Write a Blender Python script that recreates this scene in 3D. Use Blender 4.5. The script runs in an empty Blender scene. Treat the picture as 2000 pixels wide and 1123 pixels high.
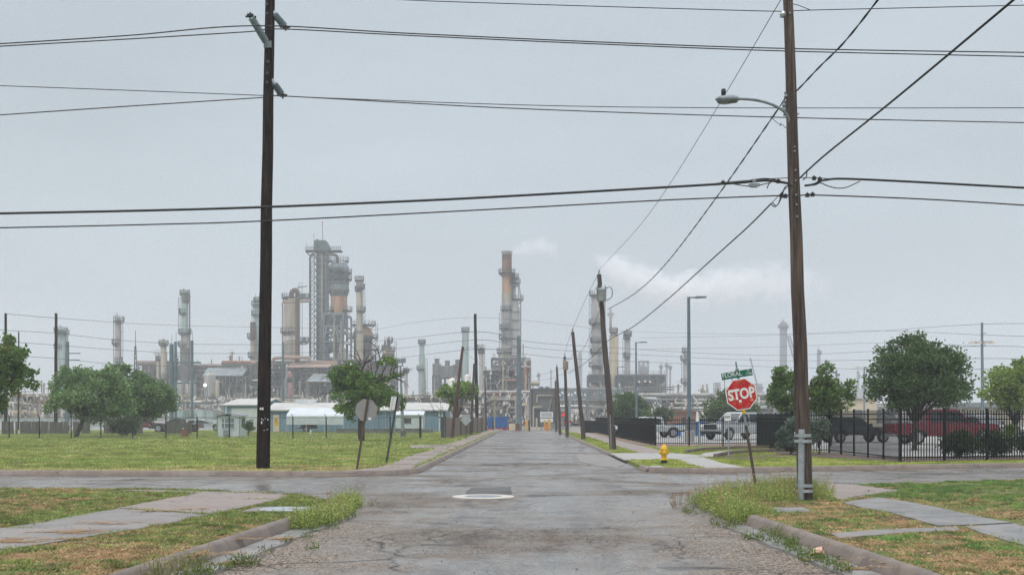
import bpy, math, random
import numpy as np
from mathutils import Vector, Matrix

random.seed(11)
RNG = np.random.default_rng(11)
R = math.radians
SC = bpy.context.scene
COL = SC.collection
# ---- camera geometry: focal length, principal point and eye height measured on the photograph (2000 px wide)
F, CX, HY, EYE = 2300.0, 1030.0, 815.0, 1.7


def at(px, py, Y):
    return Vector(((px - CX) * Y / F, Y, EYE + (HY - py) * Y / F))


def gd(px, py, z=0.0):
    Y = F * (EYE - z) / (py - HY)
    return Vector(((px - CX) * Y / F, Y, z))


def V(*a):
    return Vector(a)


# ------------------------------------------------------------------ mesh builder
class MB:
    def __init__(s):
        s.v = []
        s.f = []

    def add(s, vs, fs):
        o = len(s.v)
        s.v += [tuple(v) for v in vs]
        s.f += [tuple(i + o for i in f) for f in fs]
        return s

    def box(s, a, b, M=None):
        x0, y0, z0 = a
        x1, y1, z1 = b
        vs = [V(x0, y0, z0), V(x1, y0, z0), V(x1, y1, z0), V(x0, y1, z0), V(x0, y0, z1), V(x1, y0, z1), V(x1, y1, z1), V(x0, y1, z1)]
        if M is not None:
            vs = [M @ v for v in vs]
        return s.add(vs, [(3, 2, 1, 0), (4, 5, 6, 7), (0, 1, 5, 4), (1, 2, 6, 5), (2, 3, 7, 6), (3, 0, 4, 7)])

    def cbox(s, c, d, rz=0.0):
        M = Matrix.Translation(Vector(c)) @ Matrix.Rotation(rz, 4, 'Z')
        return s.box((-d[0] / 2, -d[1] / 2, -d[2] / 2), (d[0] / 2, d[1] / 2, d[2] / 2), M)

    def bar(s, p, q, w, h=None):
        p, q = Vector(p), Vector(q)
        h = h or w
        d = (q - p)
        if d.length < 1e-6:
            return s
        d.normalize()
        up = V(0, 0, 1) if abs(d.z) < .95 else V(0, 1, 0)
        a = d.cross(up).normalized() * w / 2
        b = a.cross(d).normalized() * h / 2
        vs = [p - a - b, p + a - b, p + a + b, p - a + b, q - a - b, q + a - b, q + a + b, q - a + b]
        return s.add(vs, [(3, 2, 1, 0), (4, 5, 6, 7), (0, 1, 5, 4), (1, 2, 6, 5), (2, 3, 7, 6), (3, 0, 4, 7)])

    def tube(s, pts, r, n=8, caps=True):
        pts = [Vector(p) for p in pts]
        m = len(pts)
        rs = r if isinstance(r, (list, tuple)) else [r] * m
        o = len(s.v)
        d0 = (pts[1] - pts[0]).normalized()
        a = d0.cross(V(0, 0, 1) if abs(d0.z) < .9 else V(0, 1, 0)).normalized()
        for i, p in enumerate(pts):
            d = ((pts[min(i + 1, m - 1)] - pts[max(i - 1, 0)])).normalized()
            a = (a - d * a.dot(d)).normalized()
            b = d.cross(a)
            for k in range(n):
                t = 2 * math.pi * k / n
                s.v.append(tuple(p + (a * math.cos(t) + b * math.sin(t)) * rs[i]))
        for i in range(m - 1):
            for k in range(n):
                k2 = (k + 1) % n
                s.f.append((o + i * n + k, o + i * n + k2, o + (i + 1) * n + k2, o + (i + 1) * n + k))
        if caps:
            s.f.append(tuple(o + k for k in reversed(range(n))))
            s.f.append(tuple(o + (m - 1) * n + k for k in range(n)))
        return s

    def lathe(s, prof, c=(0, 0, 0), n=20, M=None, a0=0.0, a1=2 * math.pi):
        o = len(s.v)
        full = abs(a1 - a0 - 2 * math.pi) < 1e-6
        nn = n if full else n + 1
        c = Vector(c)
        for r, z in prof:
            for k in range(nn):
                t = a0 + (a1 - a0) * k / n
                p = V(max(r, 1e-4) * math.cos(t), max(r, 1e-4) * math.sin(t), z)
                if M is not None:
                    p = M @ p
                s.v.append(tuple(p + c))
        m = len(prof)
        for i in range(m - 1):
            for k in range(n):
                k2 = (k + 1) % nn
                s.f.append((o + i * nn + k, o + i * nn + k2, o + (i + 1) * nn + k2, o + (i + 1) * nn + k))
        if full:
            s.f.append(tuple(o + k for k in reversed(range(n))))
            s.f.append(tuple(o + (m - 1) * nn + k for k in range(n)))
        return s

    def prism(s, poly, z0, z1):
        n = len(poly)
        ar = sum(poly[i][0] * poly[(i + 1) % n][1] - poly[(i + 1) % n][0] * poly[i][1] for i in range(n))
        if ar < 0:
            poly = poly[::-1]
        vs = [(p[0], p[1], z0) for p in poly] + [(p[0], p[1], z1) for p in poly]
        fs = [tuple(reversed(range(n))), tuple(range(n, 2 * n))] + [(i, (i + 1) % n, n + (i + 1) % n, n + i) for i in range(n)]
        return s.add(vs, fs)

    def sheet(s, poly, z):
        n = len(poly)
        ar = sum(poly[i][0] * poly[(i + 1) % n][1] - poly[(i + 1) % n][0] * poly[i][1] for i in range(n))
        if ar < 0:
            poly = poly[::-1]
        return s.add([(p[0], p[1], z) for p in poly], [tuple(range(n))])

    def extr(s, poly, d, M):
        """2-D outline (x,z) given thickness d along y, centred, placed with matrix M"""
        n = len(poly)
        vs = [M @ V(x, -d / 2, z) for x, z in poly] + [M @ V(x, d / 2, z) for x, z in poly]
        return s.add(vs, [tuple(range(n)), tuple(reversed(range(n, 2 * n)))] + [(i, n + i, n + (i + 1) % n, (i + 1) % n) for i in range(n)])

    def sweep(s, path, prof):
        """path: ground points (x,y); prof: (offset to the right of travel, z)"""
        m = len(path)
        P = [Vector((p[0], p[1], 0)) for p in path]
        o = len(s.v)
        k = len(prof)
        for i in range(m):
            a = (P[i] - P[i - 1]).normalized() if i else (P[1] - P[0]).normalized()
            b = (P[i + 1] - P[i]).normalized() if i < m - 1 else a
            t = (a + b).normalized()
            nrm = V(t.y, -t.x, 0)
            q = 1 / max(.5, nrm.dot(V(a.y, -a.x, 0)))
            for off, z in prof:
                s.v.append(tuple(P[i] + nrm * off * q + V(0, 0, z)))
        for i in range(m - 1):
            for j in range(k - 1):
                s.f.append((o + i * k + j, o + (i + 1) * k + j, o + (i + 1) * k + j + 1, o + i * k + j + 1))
        s.f.append(tuple(o + j for j in range(k)))
        s.f.append(tuple(o + (m - 1) * k + j for j in reversed(range(k))))
        return s

    def build(s, name, mat, parent=None, smooth=False, label=None):
        me = bpy.data.meshes.new(name)
        off = Vector((0, 0, 0))
        if parent is not None:
            off = Vector(parent['_o']) if '_o' in parent else Vector((0, 0, 0))
        vs = [(v[0] - off.x, v[1] - off.y, v[2] - off.z) for v in s.v] if off.length > 0 else s.v
        me.from_pydata(vs, [], s.f)
        me.update()
        if mat is not None:
            me.materials.append(mat if not isinstance(mat, str) else MAT[mat])
        if smooth:
            me.polygons.foreach_set('use_smooth', [True] * len(me.polygons))
            try:
                me.set_sharp_from_angle(angle=R(38))
            except Exception:
                pass
        ob = bpy.data.objects.new(name, me)
        COL.objects.link(ob)
        if parent is not None:
            ob.parent = parent
            ob['_o'] = tuple(off)
        if label:
            ob['label'] = label
        return ob


def tag(o, label, cat, group=None, kind=None):
    if label:
        o['label'] = label
    if cat:
        o['category'] = cat
    if group:
        o['group'] = group
    if kind:
        o['kind'] = kind
    return o


def thing(name, label, cat, loc=(0, 0, 0), group=None, local=False, rot=(0, 0, 0)):
    """an Empty at the thing's base; parts are modelled in world space unless local=True"""
    o = bpy.data.objects.new(name, None)
    o.empty_display_size = .3
    COL.objects.link(o)
    o.location = loc
    o.rotation_euler = rot
    o['_o'] = (0.0, 0.0, 0.0) if local else tuple(float(c) for c in loc)
    return tag(o, label, cat, group)


def struct(name, mb, mat, kind='structure', smooth=False, label=None):
    o = mb.build(name, mat, None, smooth)
    o['kind'] = kind
    if label:
        o['label'] = label
    return o


def single(name, mb, mat, label, cat, group=None, smooth=False):
    return tag(mb.build(name, mat, None, smooth), label, cat, group)


def copy_tree(o, parent=None):
    c = o.copy()
    COL.objects.link(c)
    if parent is not None:
        c.parent = parent
    for ch in list(o.children):
        copy_tree(ch, c)
    return c


# ------------------------------------------------------------------ materials
MAT = {}


def mk(name, col, col2=None, scale=3.0, rough=.75, metal=0.0, bump=0.0, bscale=None, stretch=(1, 1, 1), lo=.4, hi=.62, detail=6, col3=None, scale3=None, lo3=.55, hi3=.7, spec=.4, rough2=None, world=False):
    m = bpy.data.materials.new(name)
    m.use_nodes = True
    nt = m.node_tree
    N, L = nt.nodes, nt.links
    p = N['Principled BSDF']
    p.inputs['Roughness'].default_value = rough
    p.inputs['Metallic'].default_value = metal
    p.inputs['Specular IOR Level'].default_value = spec
    c4 = (*col, 1)
    tc = N.new('ShaderNodeTexCoord')
    mp = N.new('ShaderNodeMapping')
    mp.inputs['Scale'].default_value = stretch
    if world:
        gi = N.new('ShaderNodeNewGeometry')
        L.new(gi.outputs['Position'], mp.inputs['Vector'])
    else:
        L.new(tc.outputs['Object'], mp.inputs['Vector'])

    def noise(sc, a, b, d=detail):
        n = N.new('ShaderNodeTexNoise')
        n.inputs['Scale'].default_value = sc
        n.inputs['Detail'].default_value = d
        n.inputs['Roughness'].default_value = .62
        L.new(mp.outputs[0], n.inputs['Vector'])
        r = N.new('ShaderNodeMapRange')
        r.inputs['From Min'].default_value = a
        r.inputs['From Max'].default_value = b
        L.new(n.outputs['Fac'], r.inputs['Value'])
        return r.outputs[0]

    def mix(f, a, b):
        x = N.new('ShaderNodeMix')
        x.data_type = 'RGBA'
        L.new(f, x.inputs[0])
        for i, q in ((6, a), (7, b)):
            if isinstance(q, tuple):
                x.inputs[i].default_value = q
            else:
                L.new(q, x.inputs[i])
        return x.outputs[2]

    out = c4
    if col2 is None:
        col2 = tuple(c * .78 for c in col)
    f1 = noise(scale, lo, hi)
    out = mix(f1, c4, (*col2, 1))
    if rough2 is not None:
        r = N.new('ShaderNodeMapRange')
        r.inputs['To Min'].default_value = rough
        r.inputs['To Max'].default_value = rough2
        L.new(f1, r.inputs['Value'])
        L.new(r.outputs[0], p.inputs['Roughness'])
    if col3 is not None:
        out = mix(noise(scale3 or scale * .4, lo3, hi3), out, (*col3, 1))
    L.new(out, p.inputs['Base Color'])
    if bump:
        n = N.new('ShaderNodeTexNoise')
        n.inputs['Scale'].default_value = bscale or scale * 6
        n.inputs['Detail'].default_value = 5
        L.new(mp.outputs[0], n.inputs['Vector'])
        b = N.new('ShaderNodeBump')
        b.inputs['Strength'].default_value = bump
        b.inputs['Distance'].default_value = .02
        L.new(n.outputs['Fac'], b.inputs['Height'])
        L.new(b.outputs[0], p.inputs['Normal'])
    MAT[name] = m
    return m


def leafmat(name, rough=.55, trans=.4):
    """leaf colour comes from a per-leaf attribute (each leaf has its own tint)"""
    m = bpy.data.materials.new(name)
    m.use_nodes = True
    nt = m.node_tree
    N, L = nt.nodes, nt.links
    p = N['Principled BSDF']
    p.inputs['Roughness'].default_value = rough
    p.inputs['Specular IOR Level'].default_value = .25
    a = N.new('ShaderNodeAttribute')
    a.attribute_name = 'tint'
    L.new(a.outputs['Color'], p.inputs['Base Color'])
    t = N.new('ShaderNodeBsdfTranslucent')
    L.new(a.outputs['Color'], t.inputs['Color'])
    mx = N.new('ShaderNodeMixShader')
    mx.inputs[0].default_value = trans
    L.new(p.outputs[0], mx.inputs[1])
    L.new(t.outputs[0], mx.inputs[2])
    L.new(mx.outputs[0], N['Material Output'].inputs['Surface'])
    MAT[name] = m
    return m


def emat(name, col, strength):
    m = bpy.data.materials.new(name)
    m.use_nodes = True
    p = m.node_tree.nodes['Principled BSDF']
    p.inputs['Base Color'].default_value = (*col, 1)
    p.inputs['Emission Color'].default_value = (*col, 1)
    p.inputs['Emission Strength'].default_value = strength
    MAT[name] = m
    return m


RUST = (.22, .10, .055)
mk('pole_wood', (.010, .008, .0075), (.040, .027, .022), 2.2, .95, spec=.1, stretch=(9, 9, .5), lo=.42, hi=.66, bump=.5, bscale=14)
mk('pole_wood_worn', (.085, .058, .045), (.03, .023, .02), 2.0, .92, stretch=(11, 11, .45), lo=.42, hi=.6, bump=.7, bscale=16, col3=(.16, .12, .095), scale3=1.6, lo3=.5, hi3=.68)
mk('pole_wood_grey', (.085, .068, .06), (.045, .034, .03), 2, .92, stretch=(8, 8, .4), bump=.4, bscale=14)
mk('galv', (.42, .45, .47), (.30, .33, .35), 9, .45, .55)
mk('galv_dull', (.25, .28, .30), (.17, .19, .21), 7, .6, .3)
mk('steel_pole', (.16, .21, .24), (.11, .15, .175), 1.2, .55, .3)
mk('insulator', (.14, .185, .20), (.11, .145, .16), 8, .35)
mk('black_metal', (.012, .014, .016), (.02, .022, .024), 6, .4, .2)
mk('fence_black', (.006, .0075, .009), (.010, .012, .014), 4, .5, spec=.15)
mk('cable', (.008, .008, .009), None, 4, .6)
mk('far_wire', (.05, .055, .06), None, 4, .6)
mk('hydrant_yellow', (.72, .43, .012), (.60, .34, .012), 6, .42, bump=.1, bscale=30, col3=(.40, .24, .03), scale3=14, lo3=.62, hi3=.72)
mk('sign_red', (.50, .012, .016), (.40, .012, .014), 5, .38, col3=(.62, .24, .13), scale3=9, lo3=.6, hi3=.66)
mk('sign_white', (.74, .74, .72), (.62, .62, .6), 9, .4)
mk('sign_green', (.004, .135, .082), (.005, .105, .065), 6, .4)
mk('sign_back', (.30, .285, .275), (.26, .25, .24), 4, .5, .35)
mk('post_rust', (.10, .065, .045), (.05, .045, .04), 6, .8, col3=(.07, .085, .08), scale3=3)
mk('post_dark', (.035, .05, .05), (.06, .065, .06), 7, .7)
mk('yellow_paint', (.65, .42, .03), None, 8, .5)
mk('bark', (.055, .042, .034), (.09, .072, .06), 5, .95, stretch=(5, 5, .8), bump=.8, bscale=18)
mk('bark_light', (.13, .115, .10), (.08, .07, .06), 5, .95, stretch=(5, 5, .8), bump=.6, bscale=18)
leafmat('leaf')
leafmat('blade', .6, .3)
mk('white_paint', (.62, .64, .65), (.5, .52, .53), 1.5, .5)
mk('roof_white', (.43, .42, .39), (.36, .35, .33), .6, .5)
mk('roof_bright', (.50, .53, .55), (.43, .46, .49), .8, .45)
mk('shed_white', (.50, .55, .565), (.43, .48, .5), 1.1, .6)
mk('door_grey', (.48, .50, .50), (.43, .45, .45), 1, .55)
mk('cream', (.60, .52, .37), (.52, .45, .32), 1, .6)
mk('window_dark', (.03, .035, .04), (.05, .055, .06), 2, .12, spec=.6)
mk('glass_grey', (.16, .18, .2), (.12, .14, .16), 2, .15, spec=.6)
mk('wood_fence', (.115, .105, .098), (.065, .058, .054), 1.2, .95, stretch=(7, 7, .35))
mk('wood_fence_brown', (.22, .18, .15), (.15, .12, .10), 1.2, .95, stretch=(5, 5, .3), col3=(.12, .10, .09), scale3=.6)
mk('truck_white', (.42, .45, .46), (.38, .41, .42), 2, .25, .25, spec=.6)
mk('truck_red', (.13, .006, .016), (.11, .006, .014), 2, .25, spec=.6)
mk('truck_dark', (.02, .022, .026), (.03, .032, .036), 2, .3, spec=.6)
mk('truck_grey', (.16, .16, .18), (.14, .14, .16), 2, .3, spec=.6)
mk('tyre', (.012, .012, .012), (.02, .02, .02), 10, .85)
mk('rim', (.42, .43, .45), (.3, .31, .33), 8, .3, .7)
mk('rusty', (.20, .09, .05), (.12, .06, .04), 3, .9)
mk('blue_tarp', (.012, .11, .32), (.012, .08, .25), 2, .6)
mk('red_paint', (.38, .02, .03), None, 3, .6)
mk('orange', (.62, .2, .05), (.5, .16, .05), 3, .6)
mk('safety_yellow', (.6, .40, .10), (.5, .33, .09), 3, .6)
mk('concrete_block', (.16, .155, .145), (.10, .10, .095), 3, .9)
# refinery paints
mk('ref_grey', (.15, .155, .15), (.095, .095, .09), .35, .8, col3=(.16, .10, .075), scale3=.5, lo3=.56, hi3=.72)
mk('ref_dark', (.05, .06, .062), (.03, .036, .038), .35, .85, col3=(.11, .07, .055), scale3=.6, lo3=.56, hi3=.7)
mk('ref_teal', (.085, .125, .13), (.06, .085, .09), .35, .8)
mk('ref_mint', (.33, .42, .385), (0.218, 0.277, 0.254), .8, .6, stretch=(1, 1, .09), lo=.44, hi=.6, col3=(0.259, 0.249, 0.212), scale3=.55, lo3=.56, hi3=.68)
mk('ref_tan', (.36, .325, .25), (0.238, 0.215, 0.165), .8, .8, stretch=(1, 1, .09), lo=.44, hi=.6, col3=(0.272, 0.207, 0.151), scale3=.55, lo3=.56, hi3=.68)
mk('ref_cream', (.50, .43, .30), (0.33, 0.284, 0.198), .8, .7, stretch=(1, 1, .09), lo=.44, hi=.6, col3=(0.335, 0.254, 0.174), scale3=.55, lo3=.56, hi3=.68)
mk('ref_concrete', (.36, .35, .33), (0.238, 0.231, 0.218), .8, .85, stretch=(1, 1, .09), lo=.44, hi=.6, col3=(0.272, 0.218, 0.187), scale3=.55, lo3=.56, hi3=.68)
mk('ref_rust', (.25, .125, .075), (0.165, 0.083, 0.05), .8, .9, stretch=(1, 1, .09), lo=.44, hi=.6, col3=(0.223, 0.117, 0.072), scale3=.55, lo3=.56, hi3=.68)
mk('ref_brown', (.125, .08, .065), (0.083, 0.053, 0.043), .8, .9, stretch=(1, 1, .09), lo=.44, hi=.6, col3=(0.166, 0.097, 0.068), scale3=.55, lo3=.56, hi3=.68)
mk('ref_orange', (.36, .25, .19), (.25, .19, .155), .35, .85)
mk('ref_bluegrey', (.20, .235, .245), (0.132, 0.155, 0.162), .8, .75, stretch=(1, 1, .09), lo=.44, hi=.6, col3=(0.2, 0.166, 0.149), scale3=.55, lo3=.56, hi3=.68)
mk('ref_dome', (.46, .25, .13), (.26, .16, .11), .35, .8, stretch=(1, 1, .3))
mk('ref_pink', (.26, .135, .12), (.2, .11, .1), .4, .85)
mk('ref_white', (.66, .64, .58), (0.436, 0.422, 0.383), .8, .6, stretch=(1, 1, .09), lo=.44, hi=.6, col3=(0.407, 0.349, 0.299), scale3=.55, lo3=.56, hi3=.68)
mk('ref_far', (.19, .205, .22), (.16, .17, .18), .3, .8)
mk('brick_far', (.30, .16, .11), (.24, .13, .09), 1, .9)
emat('lamp_lit', (1.0, .97, .9), 6.0)
emat('lamp_soft', (.55, .5, .43), .14)
mk('stack_brown', (.24, .125, .085), (0.158, 0.083, 0.056), .8, .9, stretch=(1, 1, .09), lo=.44, hi=.6, col3=(0.218, 0.117, 0.077), scale3=.55, lo3=.56, hi3=.68)
mk('stack_orange', (.42, .25, .145), (0.277, 0.165, 0.096), .8, .85, stretch=(1, 1, .09), lo=.44, hi=.6, col3=(0.299, 0.173, 0.104), scale3=.55, lo3=.56, hi3=.68)
emat('led_red', (.75, .05, .05), .12)
HAZE = .00075
EXPO = 0.0
CL_H, CL_M, CL_U, CL_T = (5.95, 6.6, 7.05), (5.6, 6.3, 6.8), (5.65, 6.45, 7.15), (24, 25, 26.5)
# ================================================================== GROUND
def nodes(name):
    m = bpy.data.materials.new(name)
    m.use_nodes = True
    MAT[name] = m
    nt = m.node_tree
    return m, nt.nodes, nt.links, nt.nodes['Principled BSDF']


class G:
    """small helper for node graphs on world position"""
    def __init__(s, N, L, stretch=(1, 1, 1)):
        s.N, s.L = N, L
        gi = N.new('ShaderNodeNewGeometry')
        s.pos = gi.outputs['Position']

    def map(s, sc=(1, 1, 1), vec=None):
        mp = s.N.new('ShaderNodeMapping')
        mp.inputs['Scale'].default_value = sc
        s.L.new(vec or s.pos, mp.inputs['Vector'])
        return mp.outputs[0]

    def noise(s, scale, vec=None, detail=6, rough=.6, dist=0.):
        n = s.N.new('ShaderNodeTexNoise')
        n.inputs['Scale'].default_value = scale
        n.inputs['Detail'].default_value = detail
        n.inputs['Roughness'].default_value = rough
        n.inputs['Distortion'].default_value = dist
        s.L.new(vec or s.pos, n.inputs['Vector'])
        return n.outputs['Fac']

    def vor(s, scale, vec=None, feat='DISTANCE_TO_EDGE', out='Distance'):
        n = s.N.new('ShaderNodeTexVoronoi')
        n.feature = feat
        n.inputs['Scale'].default_value = scale
        s.L.new(vec or s.pos, n.inputs['Vector'])
        return n.outputs[out]

    def rng(s, x, a, b, c=0., d=1.):
        r = s.N.new('ShaderNodeMapRange')
        for k, v in zip(('From Min', 'From Max', 'To Min', 'To Max'), (a, b, c, d)):
            r.inputs[k].default_value = v
        s.L.new(x, r.inputs['Value'])
        return r.outputs[0]

    def math(s, op, a, b=None):
        m = s.N.new('ShaderNodeMath')
        m.operation = op
        for i, q in enumerate((a, b)):
            if q is None:
                continue
            if isinstance(q, (int, float)):
                m.inputs[i].default_value = q
            else:
                s.L.new(q, m.inputs[i])
        return m.outputs[0]

    def mix(s, f, a, b):
        x = s.N.new('ShaderNodeMix')
        x.data_type = 'RGBA'
        if isinstance(f, (int, float)):
            x.inputs[0].default_value = f
        else:
            s.L.new(f, x.inputs[0])
        for i, q in ((6, a), (7, b)):
            if isinstance(q, tuple):
                x.inputs[i].default_value = (*q, 1)
            else:
                s.L.new(q, x.inputs[i])
        return x.outputs[2]

    def warp(s, vec, amt, scale):
        n = s.N.new('ShaderNodeTexNoise')
        n.inputs['Scale'].default_value = scale
        n.inputs['Detail'].default_value = 3
        s.L.new(s.pos, n.inputs['Vector'])
        ma = s.N.new('ShaderNodeVectorMath')
        ma.operation = 'MULTIPLY_ADD'
        s.L.new(n.outputs['Color'], ma.inputs[0])
        ma.inputs[1].default_value = (amt, amt, 0)
        s.L.new(vec, ma.inputs[2])
        return ma.outputs[0]

    def bump(s, h, strength, dist, p, prev=None):
        b = s.N.new('ShaderNodeBump')
        b.inputs['Strength'].default_value = strength
        b.inputs['Distance'].default_value = dist
        s.L.new(h, b.inputs['Height'])
        if prev is not None:
            s.L.new(prev, b.inputs['Normal'])
        s.L.new(b.outputs[0], p.inputs['Normal'])
        return b.outputs[0]


def asphalt(name, wet=0.0, fresh=False):
    m, N, L, p = nodes(name)
    g = G(N, L)
    big = g.noise(.33, g.map((1, .55, 1)), 5, .6, .6)
    med = g.noise(1.7, g.map((1.0, .5, 1)), 6, .65, .4)
    fine = g.noise(42, None, 2, .6)
    agg = g.vor(46, None, 'F1', 'Color')
    sep = N.new('ShaderNodeSeparateColor')
    L.new(agg, sep.inputs[0])
    stones = g.rng(sep.outputs[0], .1, .95)
    base = g.mix(stones, (.036, .031, .026), (.295, .255, .215))
    base = g.mix(g.rng(fine, .42, .58, 0, .6), base, (.10, .095, .09))
    pale = g.rng(g.noise(.75, g.map((.5, 1.3, 1)), 5, .6, 1.2), .46, .6, 0, .6)
    base = g.mix(pale, base, (.185, .170, .157))
    chips = g.vor(17, g.warp(g.map((1, 1, 1)), .08, 9), 'F1', 'Distance')
    base = g.mix(g.math('MULTIPLY', g.rng(chips, .16, .10), g.rng(med, .4, .6, .2, 1)), base, (.045, .042, .04))
    # brown silt stains, their own patchy shape
    base = g.mix(g.math('MULTIPLY', g.rng(med, .5, .68), g.rng(big, .36, .6, .35, .95)), base, (.115, .08, .06))
    trk = g.noise(1.0, g.map((1.5, .16, 1)), 6, .7, .5)
    base = g.mix(g.math('MULTIPLY', g.rng(trk, .52, .66), g.rng(med, .35, .6, .2, .85)), base, (.05, .038, .031))
    base = g.mix(g.rng(g.noise(.9, g.map((1, .35, 1)), 4, .6, 1.0), .54, .64, 0, .8), base, (.07, .064, .06))
    # alligator cracks where the noise allows, plus long wandering cracks
    wv = g.warp(g.map((1, 1, 1)), .5, 1.3)
    cr = g.vor(1.6, wv)
    c1 = g.math('MULTIPLY', g.rng(cr, .0, .02, 1, 0), g.rng(g.noise(.42, None, 3), .54, .64))
    cr2 = g.vor(.33, g.warp(g.map((1, .8, 1)), 1.2, .8))
    c2 = g.math('MULTIPLY', g.rng(cr2, .0, .010, 1, 0), g.rng(g.noise(.8, None, 3), .40, .5))
    cr3 = g.vor(4.2, g.warp(g.map((1, 1, 1)), .25, 3.0))
    c3 = g.math('MULTIPLY', g.rng(cr3, .0, .05, 1, 0), g.rng(g.noise(.6, g.map((1, .6, 1)), 4, .6), .50, .60))
    crk = g.math('MAXIMUM', g.math('MAXIMUM', c1, c2), c3)
    sx = N.new('ShaderNodeSeparateXYZ')
    L.new(g.pos, sx.inputs[0])
    ax = g.math('ADD', g.math('ABSOLUTE', sx.outputs[0]), g.math('MULTIPLY', g.math('SUBTRACT', med, .5), 4.5))
    edge = g.math('MULTIPLY', g.rng(ax, 1.0, 2.9), g.rng(sx.outputs[1], 26, 17))
    gravel = g.mix(g.rng(sep.outputs[1], .2, .8), (.04, .032, .026), (.31, .255, .205))
    base = g.mix(g.math('MULTIPLY', edge, .9), base, gravel)
    base = g.mix(g.math('MULTIPLY', crk, 1.0), base, (.028, .026, .024))
    if fresh:
        base = g.mix(.75, base, (.035, .034, .034))
    L.new(base, p.inputs['Base Color'])
    # rain film: gloss follows low spots
    film = g.noise(.34, g.map((.6, 1.0, 1)), 6, .62, .8)
    film2 = g.noise(.13, g.map((1, 1, 1)), 3, .5)
    w = g.rng(g.math('ADD', g.math('MULTIPLY', film, .7), g.math('MULTIPLY', film2, .3)), .40, .55)
    w = g.math('MULTIPLY', w, g.math('SUBTRACT', 1.0, g.math('MULTIPLY', edge, .8)))
    ro = g.rng(w, 0, 1, .8, .2)
    L.new(g.rng(w, 0, 1, .05, .58), p.inputs['Specular IOR Level'])
    if fresh:
        ro = g.rng(w, 0, 1, .8, .6)
    L.new(ro, p.inputs['Roughness'])
    b1 = g.bump(g.math('ADD', stones, fine), .42, .006, p)
    g.bump(crk, -.5, .02, p, b1)
    return m


asphalt('asphalt')
asphalt('asphalt_patch', fresh=True)


def concrete(name, c1, c2, stain, jx=None, sc=1.0, rough=(.8, .55)):
    m, N, L, p = nodes(name)
    g = G(N, L)
    b = g.mix(g.rng(g.noise(1.1 * sc, None, 6, .65), .38, .62), c1, c2)
    b = g.mix(g.rng(g.noise(3.2 * sc, None, 6, .7, .5), .55, .75, 0, .7), b, stain)
    b = g.mix(g.rng(g.noise(60, None, 2), .35, .65, 0, .28), b, tuple(c * .5 for c in c1))
    cr = g.rng(g.vor(.5, g.warp(g.map((1, 1, 1)), 1.0, 1.0)), 0, .006, 1, 0)
    b = g.mix(g.math('MULTIPLY', cr, .8), b, (.05, .042, .036))
    L.new(b, p.inputs['Base Color'])
    L.new(g.rng(g.noise(.8, None, 4), .4, .6, *rough), p.inputs['Roughness'])
    g.bump(g.noise(40, None, 4), .25, .008, p)
    return m


concrete('concrete', (.225, .2, .185), (.175, .163, .155), (.135, .115, .10))
concrete('concrete_pink', (.25, .20, .175), (.21, .172, .152), (.16, .122, .102))
concrete('concrete_wet', (.225, .21, .195), (.115, .11, .106), (.26, .22, .19), rough=(.55, .3))
concrete('concrete_new', (.33, .315, .295), (.29, .275, .26), (.25, .225, .21))
concrete('kerb_concrete', (.205, .158, .128), (.135, .108, .092), (.062, .053, .047), sc=1.9)
concrete('gutter_concrete', (.26, .25, .245), (.195, .19, .185), (.16, .135, .12), rough=(.4, .2))
concrete('edge_soil', (.06, .05, .042), (.09, .072, .058), (.13, .10, .075), sc=5)
concrete('collar', (.55, .49, .42), (.48, .43, .37), (.34, .29, .25), rough=(.6, .4))
concrete('lot', (.29, .28, .265), (.24, .235, .225), (.21, .195, .185))
concrete('gravel', (.24, .20, .17), (.16, .13, .11), (.30, .25, .22), sc=6)
concrete('rock_bed', (.26, .17, .125), (.15, .095, .07), (.35, .27, .22), sc=9, rough=(.9, .7))
concrete('mulch', (.10, .062, .045), (.06, .04, .032), (.14, .09, .065), sc=7, rough=(.95, .85))


def turf(name, green, green2, dry, soil, dryness, soilness):
    m, N, L, p = nodes(name)
    g = G(N, L)
    b = g.mix(g.rng(g.noise(2.2, None, 6, .65), .36, .64), green, green2)
    d = g.noise(1.3, None, 7, .66, .6)
    b = g.mix(g.rng(d, .64 - dryness, .78 - dryness, 0, .9), b, dry)
    s = g.noise(.8, None, 7, .65, .4)
    b = g.mix(g.rng(s, .78 - soilness, .86 - soilness), b, soil)
    b = g.mix(g.rng(g.noise(45, None, 3, .7), .35, .65, 0, .5), b, tuple(c * .45 for c in green))
    L.new(b, p.inputs['Base Color'])
    p.inputs['Roughness'].default_value = .95
    p.inputs['Specular IOR Level'].default_value = .15
    g.bump(g.noise(30, None, 5, .7), .8, .03, p)
    return m


turf('turf_near', (.125, .15, .045), (.17, .18, .06), (.26, .18, .105), (.085, .07, .062), .06, .24)
turf('turf_far', (.20, .24, .062), (.26, .29, .08), (.36, .30, .14), (.16, .13, .10), .06, .02)
turf('ground_mat', (.13, .135, .07), (.17, .16, .09), (.22, .19, .15), (.2, .18, .16), .2, .2)


def arc(c, r, a0, a1, n=8):
    return [(c[0] + r * math.cos(R(a0 + (a1 - a0) * i / n)), c[1] + r * math.sin(R(a0 + (a1 - a0) * i / n))) for i in range(n + 1)]


LZ = .12   # lawns stand a kerb's height above the road
# base sheet to the horizon
struct('ground', MB().sheet([(-700, -60), (700, -60), (700, 900), (-700, 900)], -.06), 'ground_mat')

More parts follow.
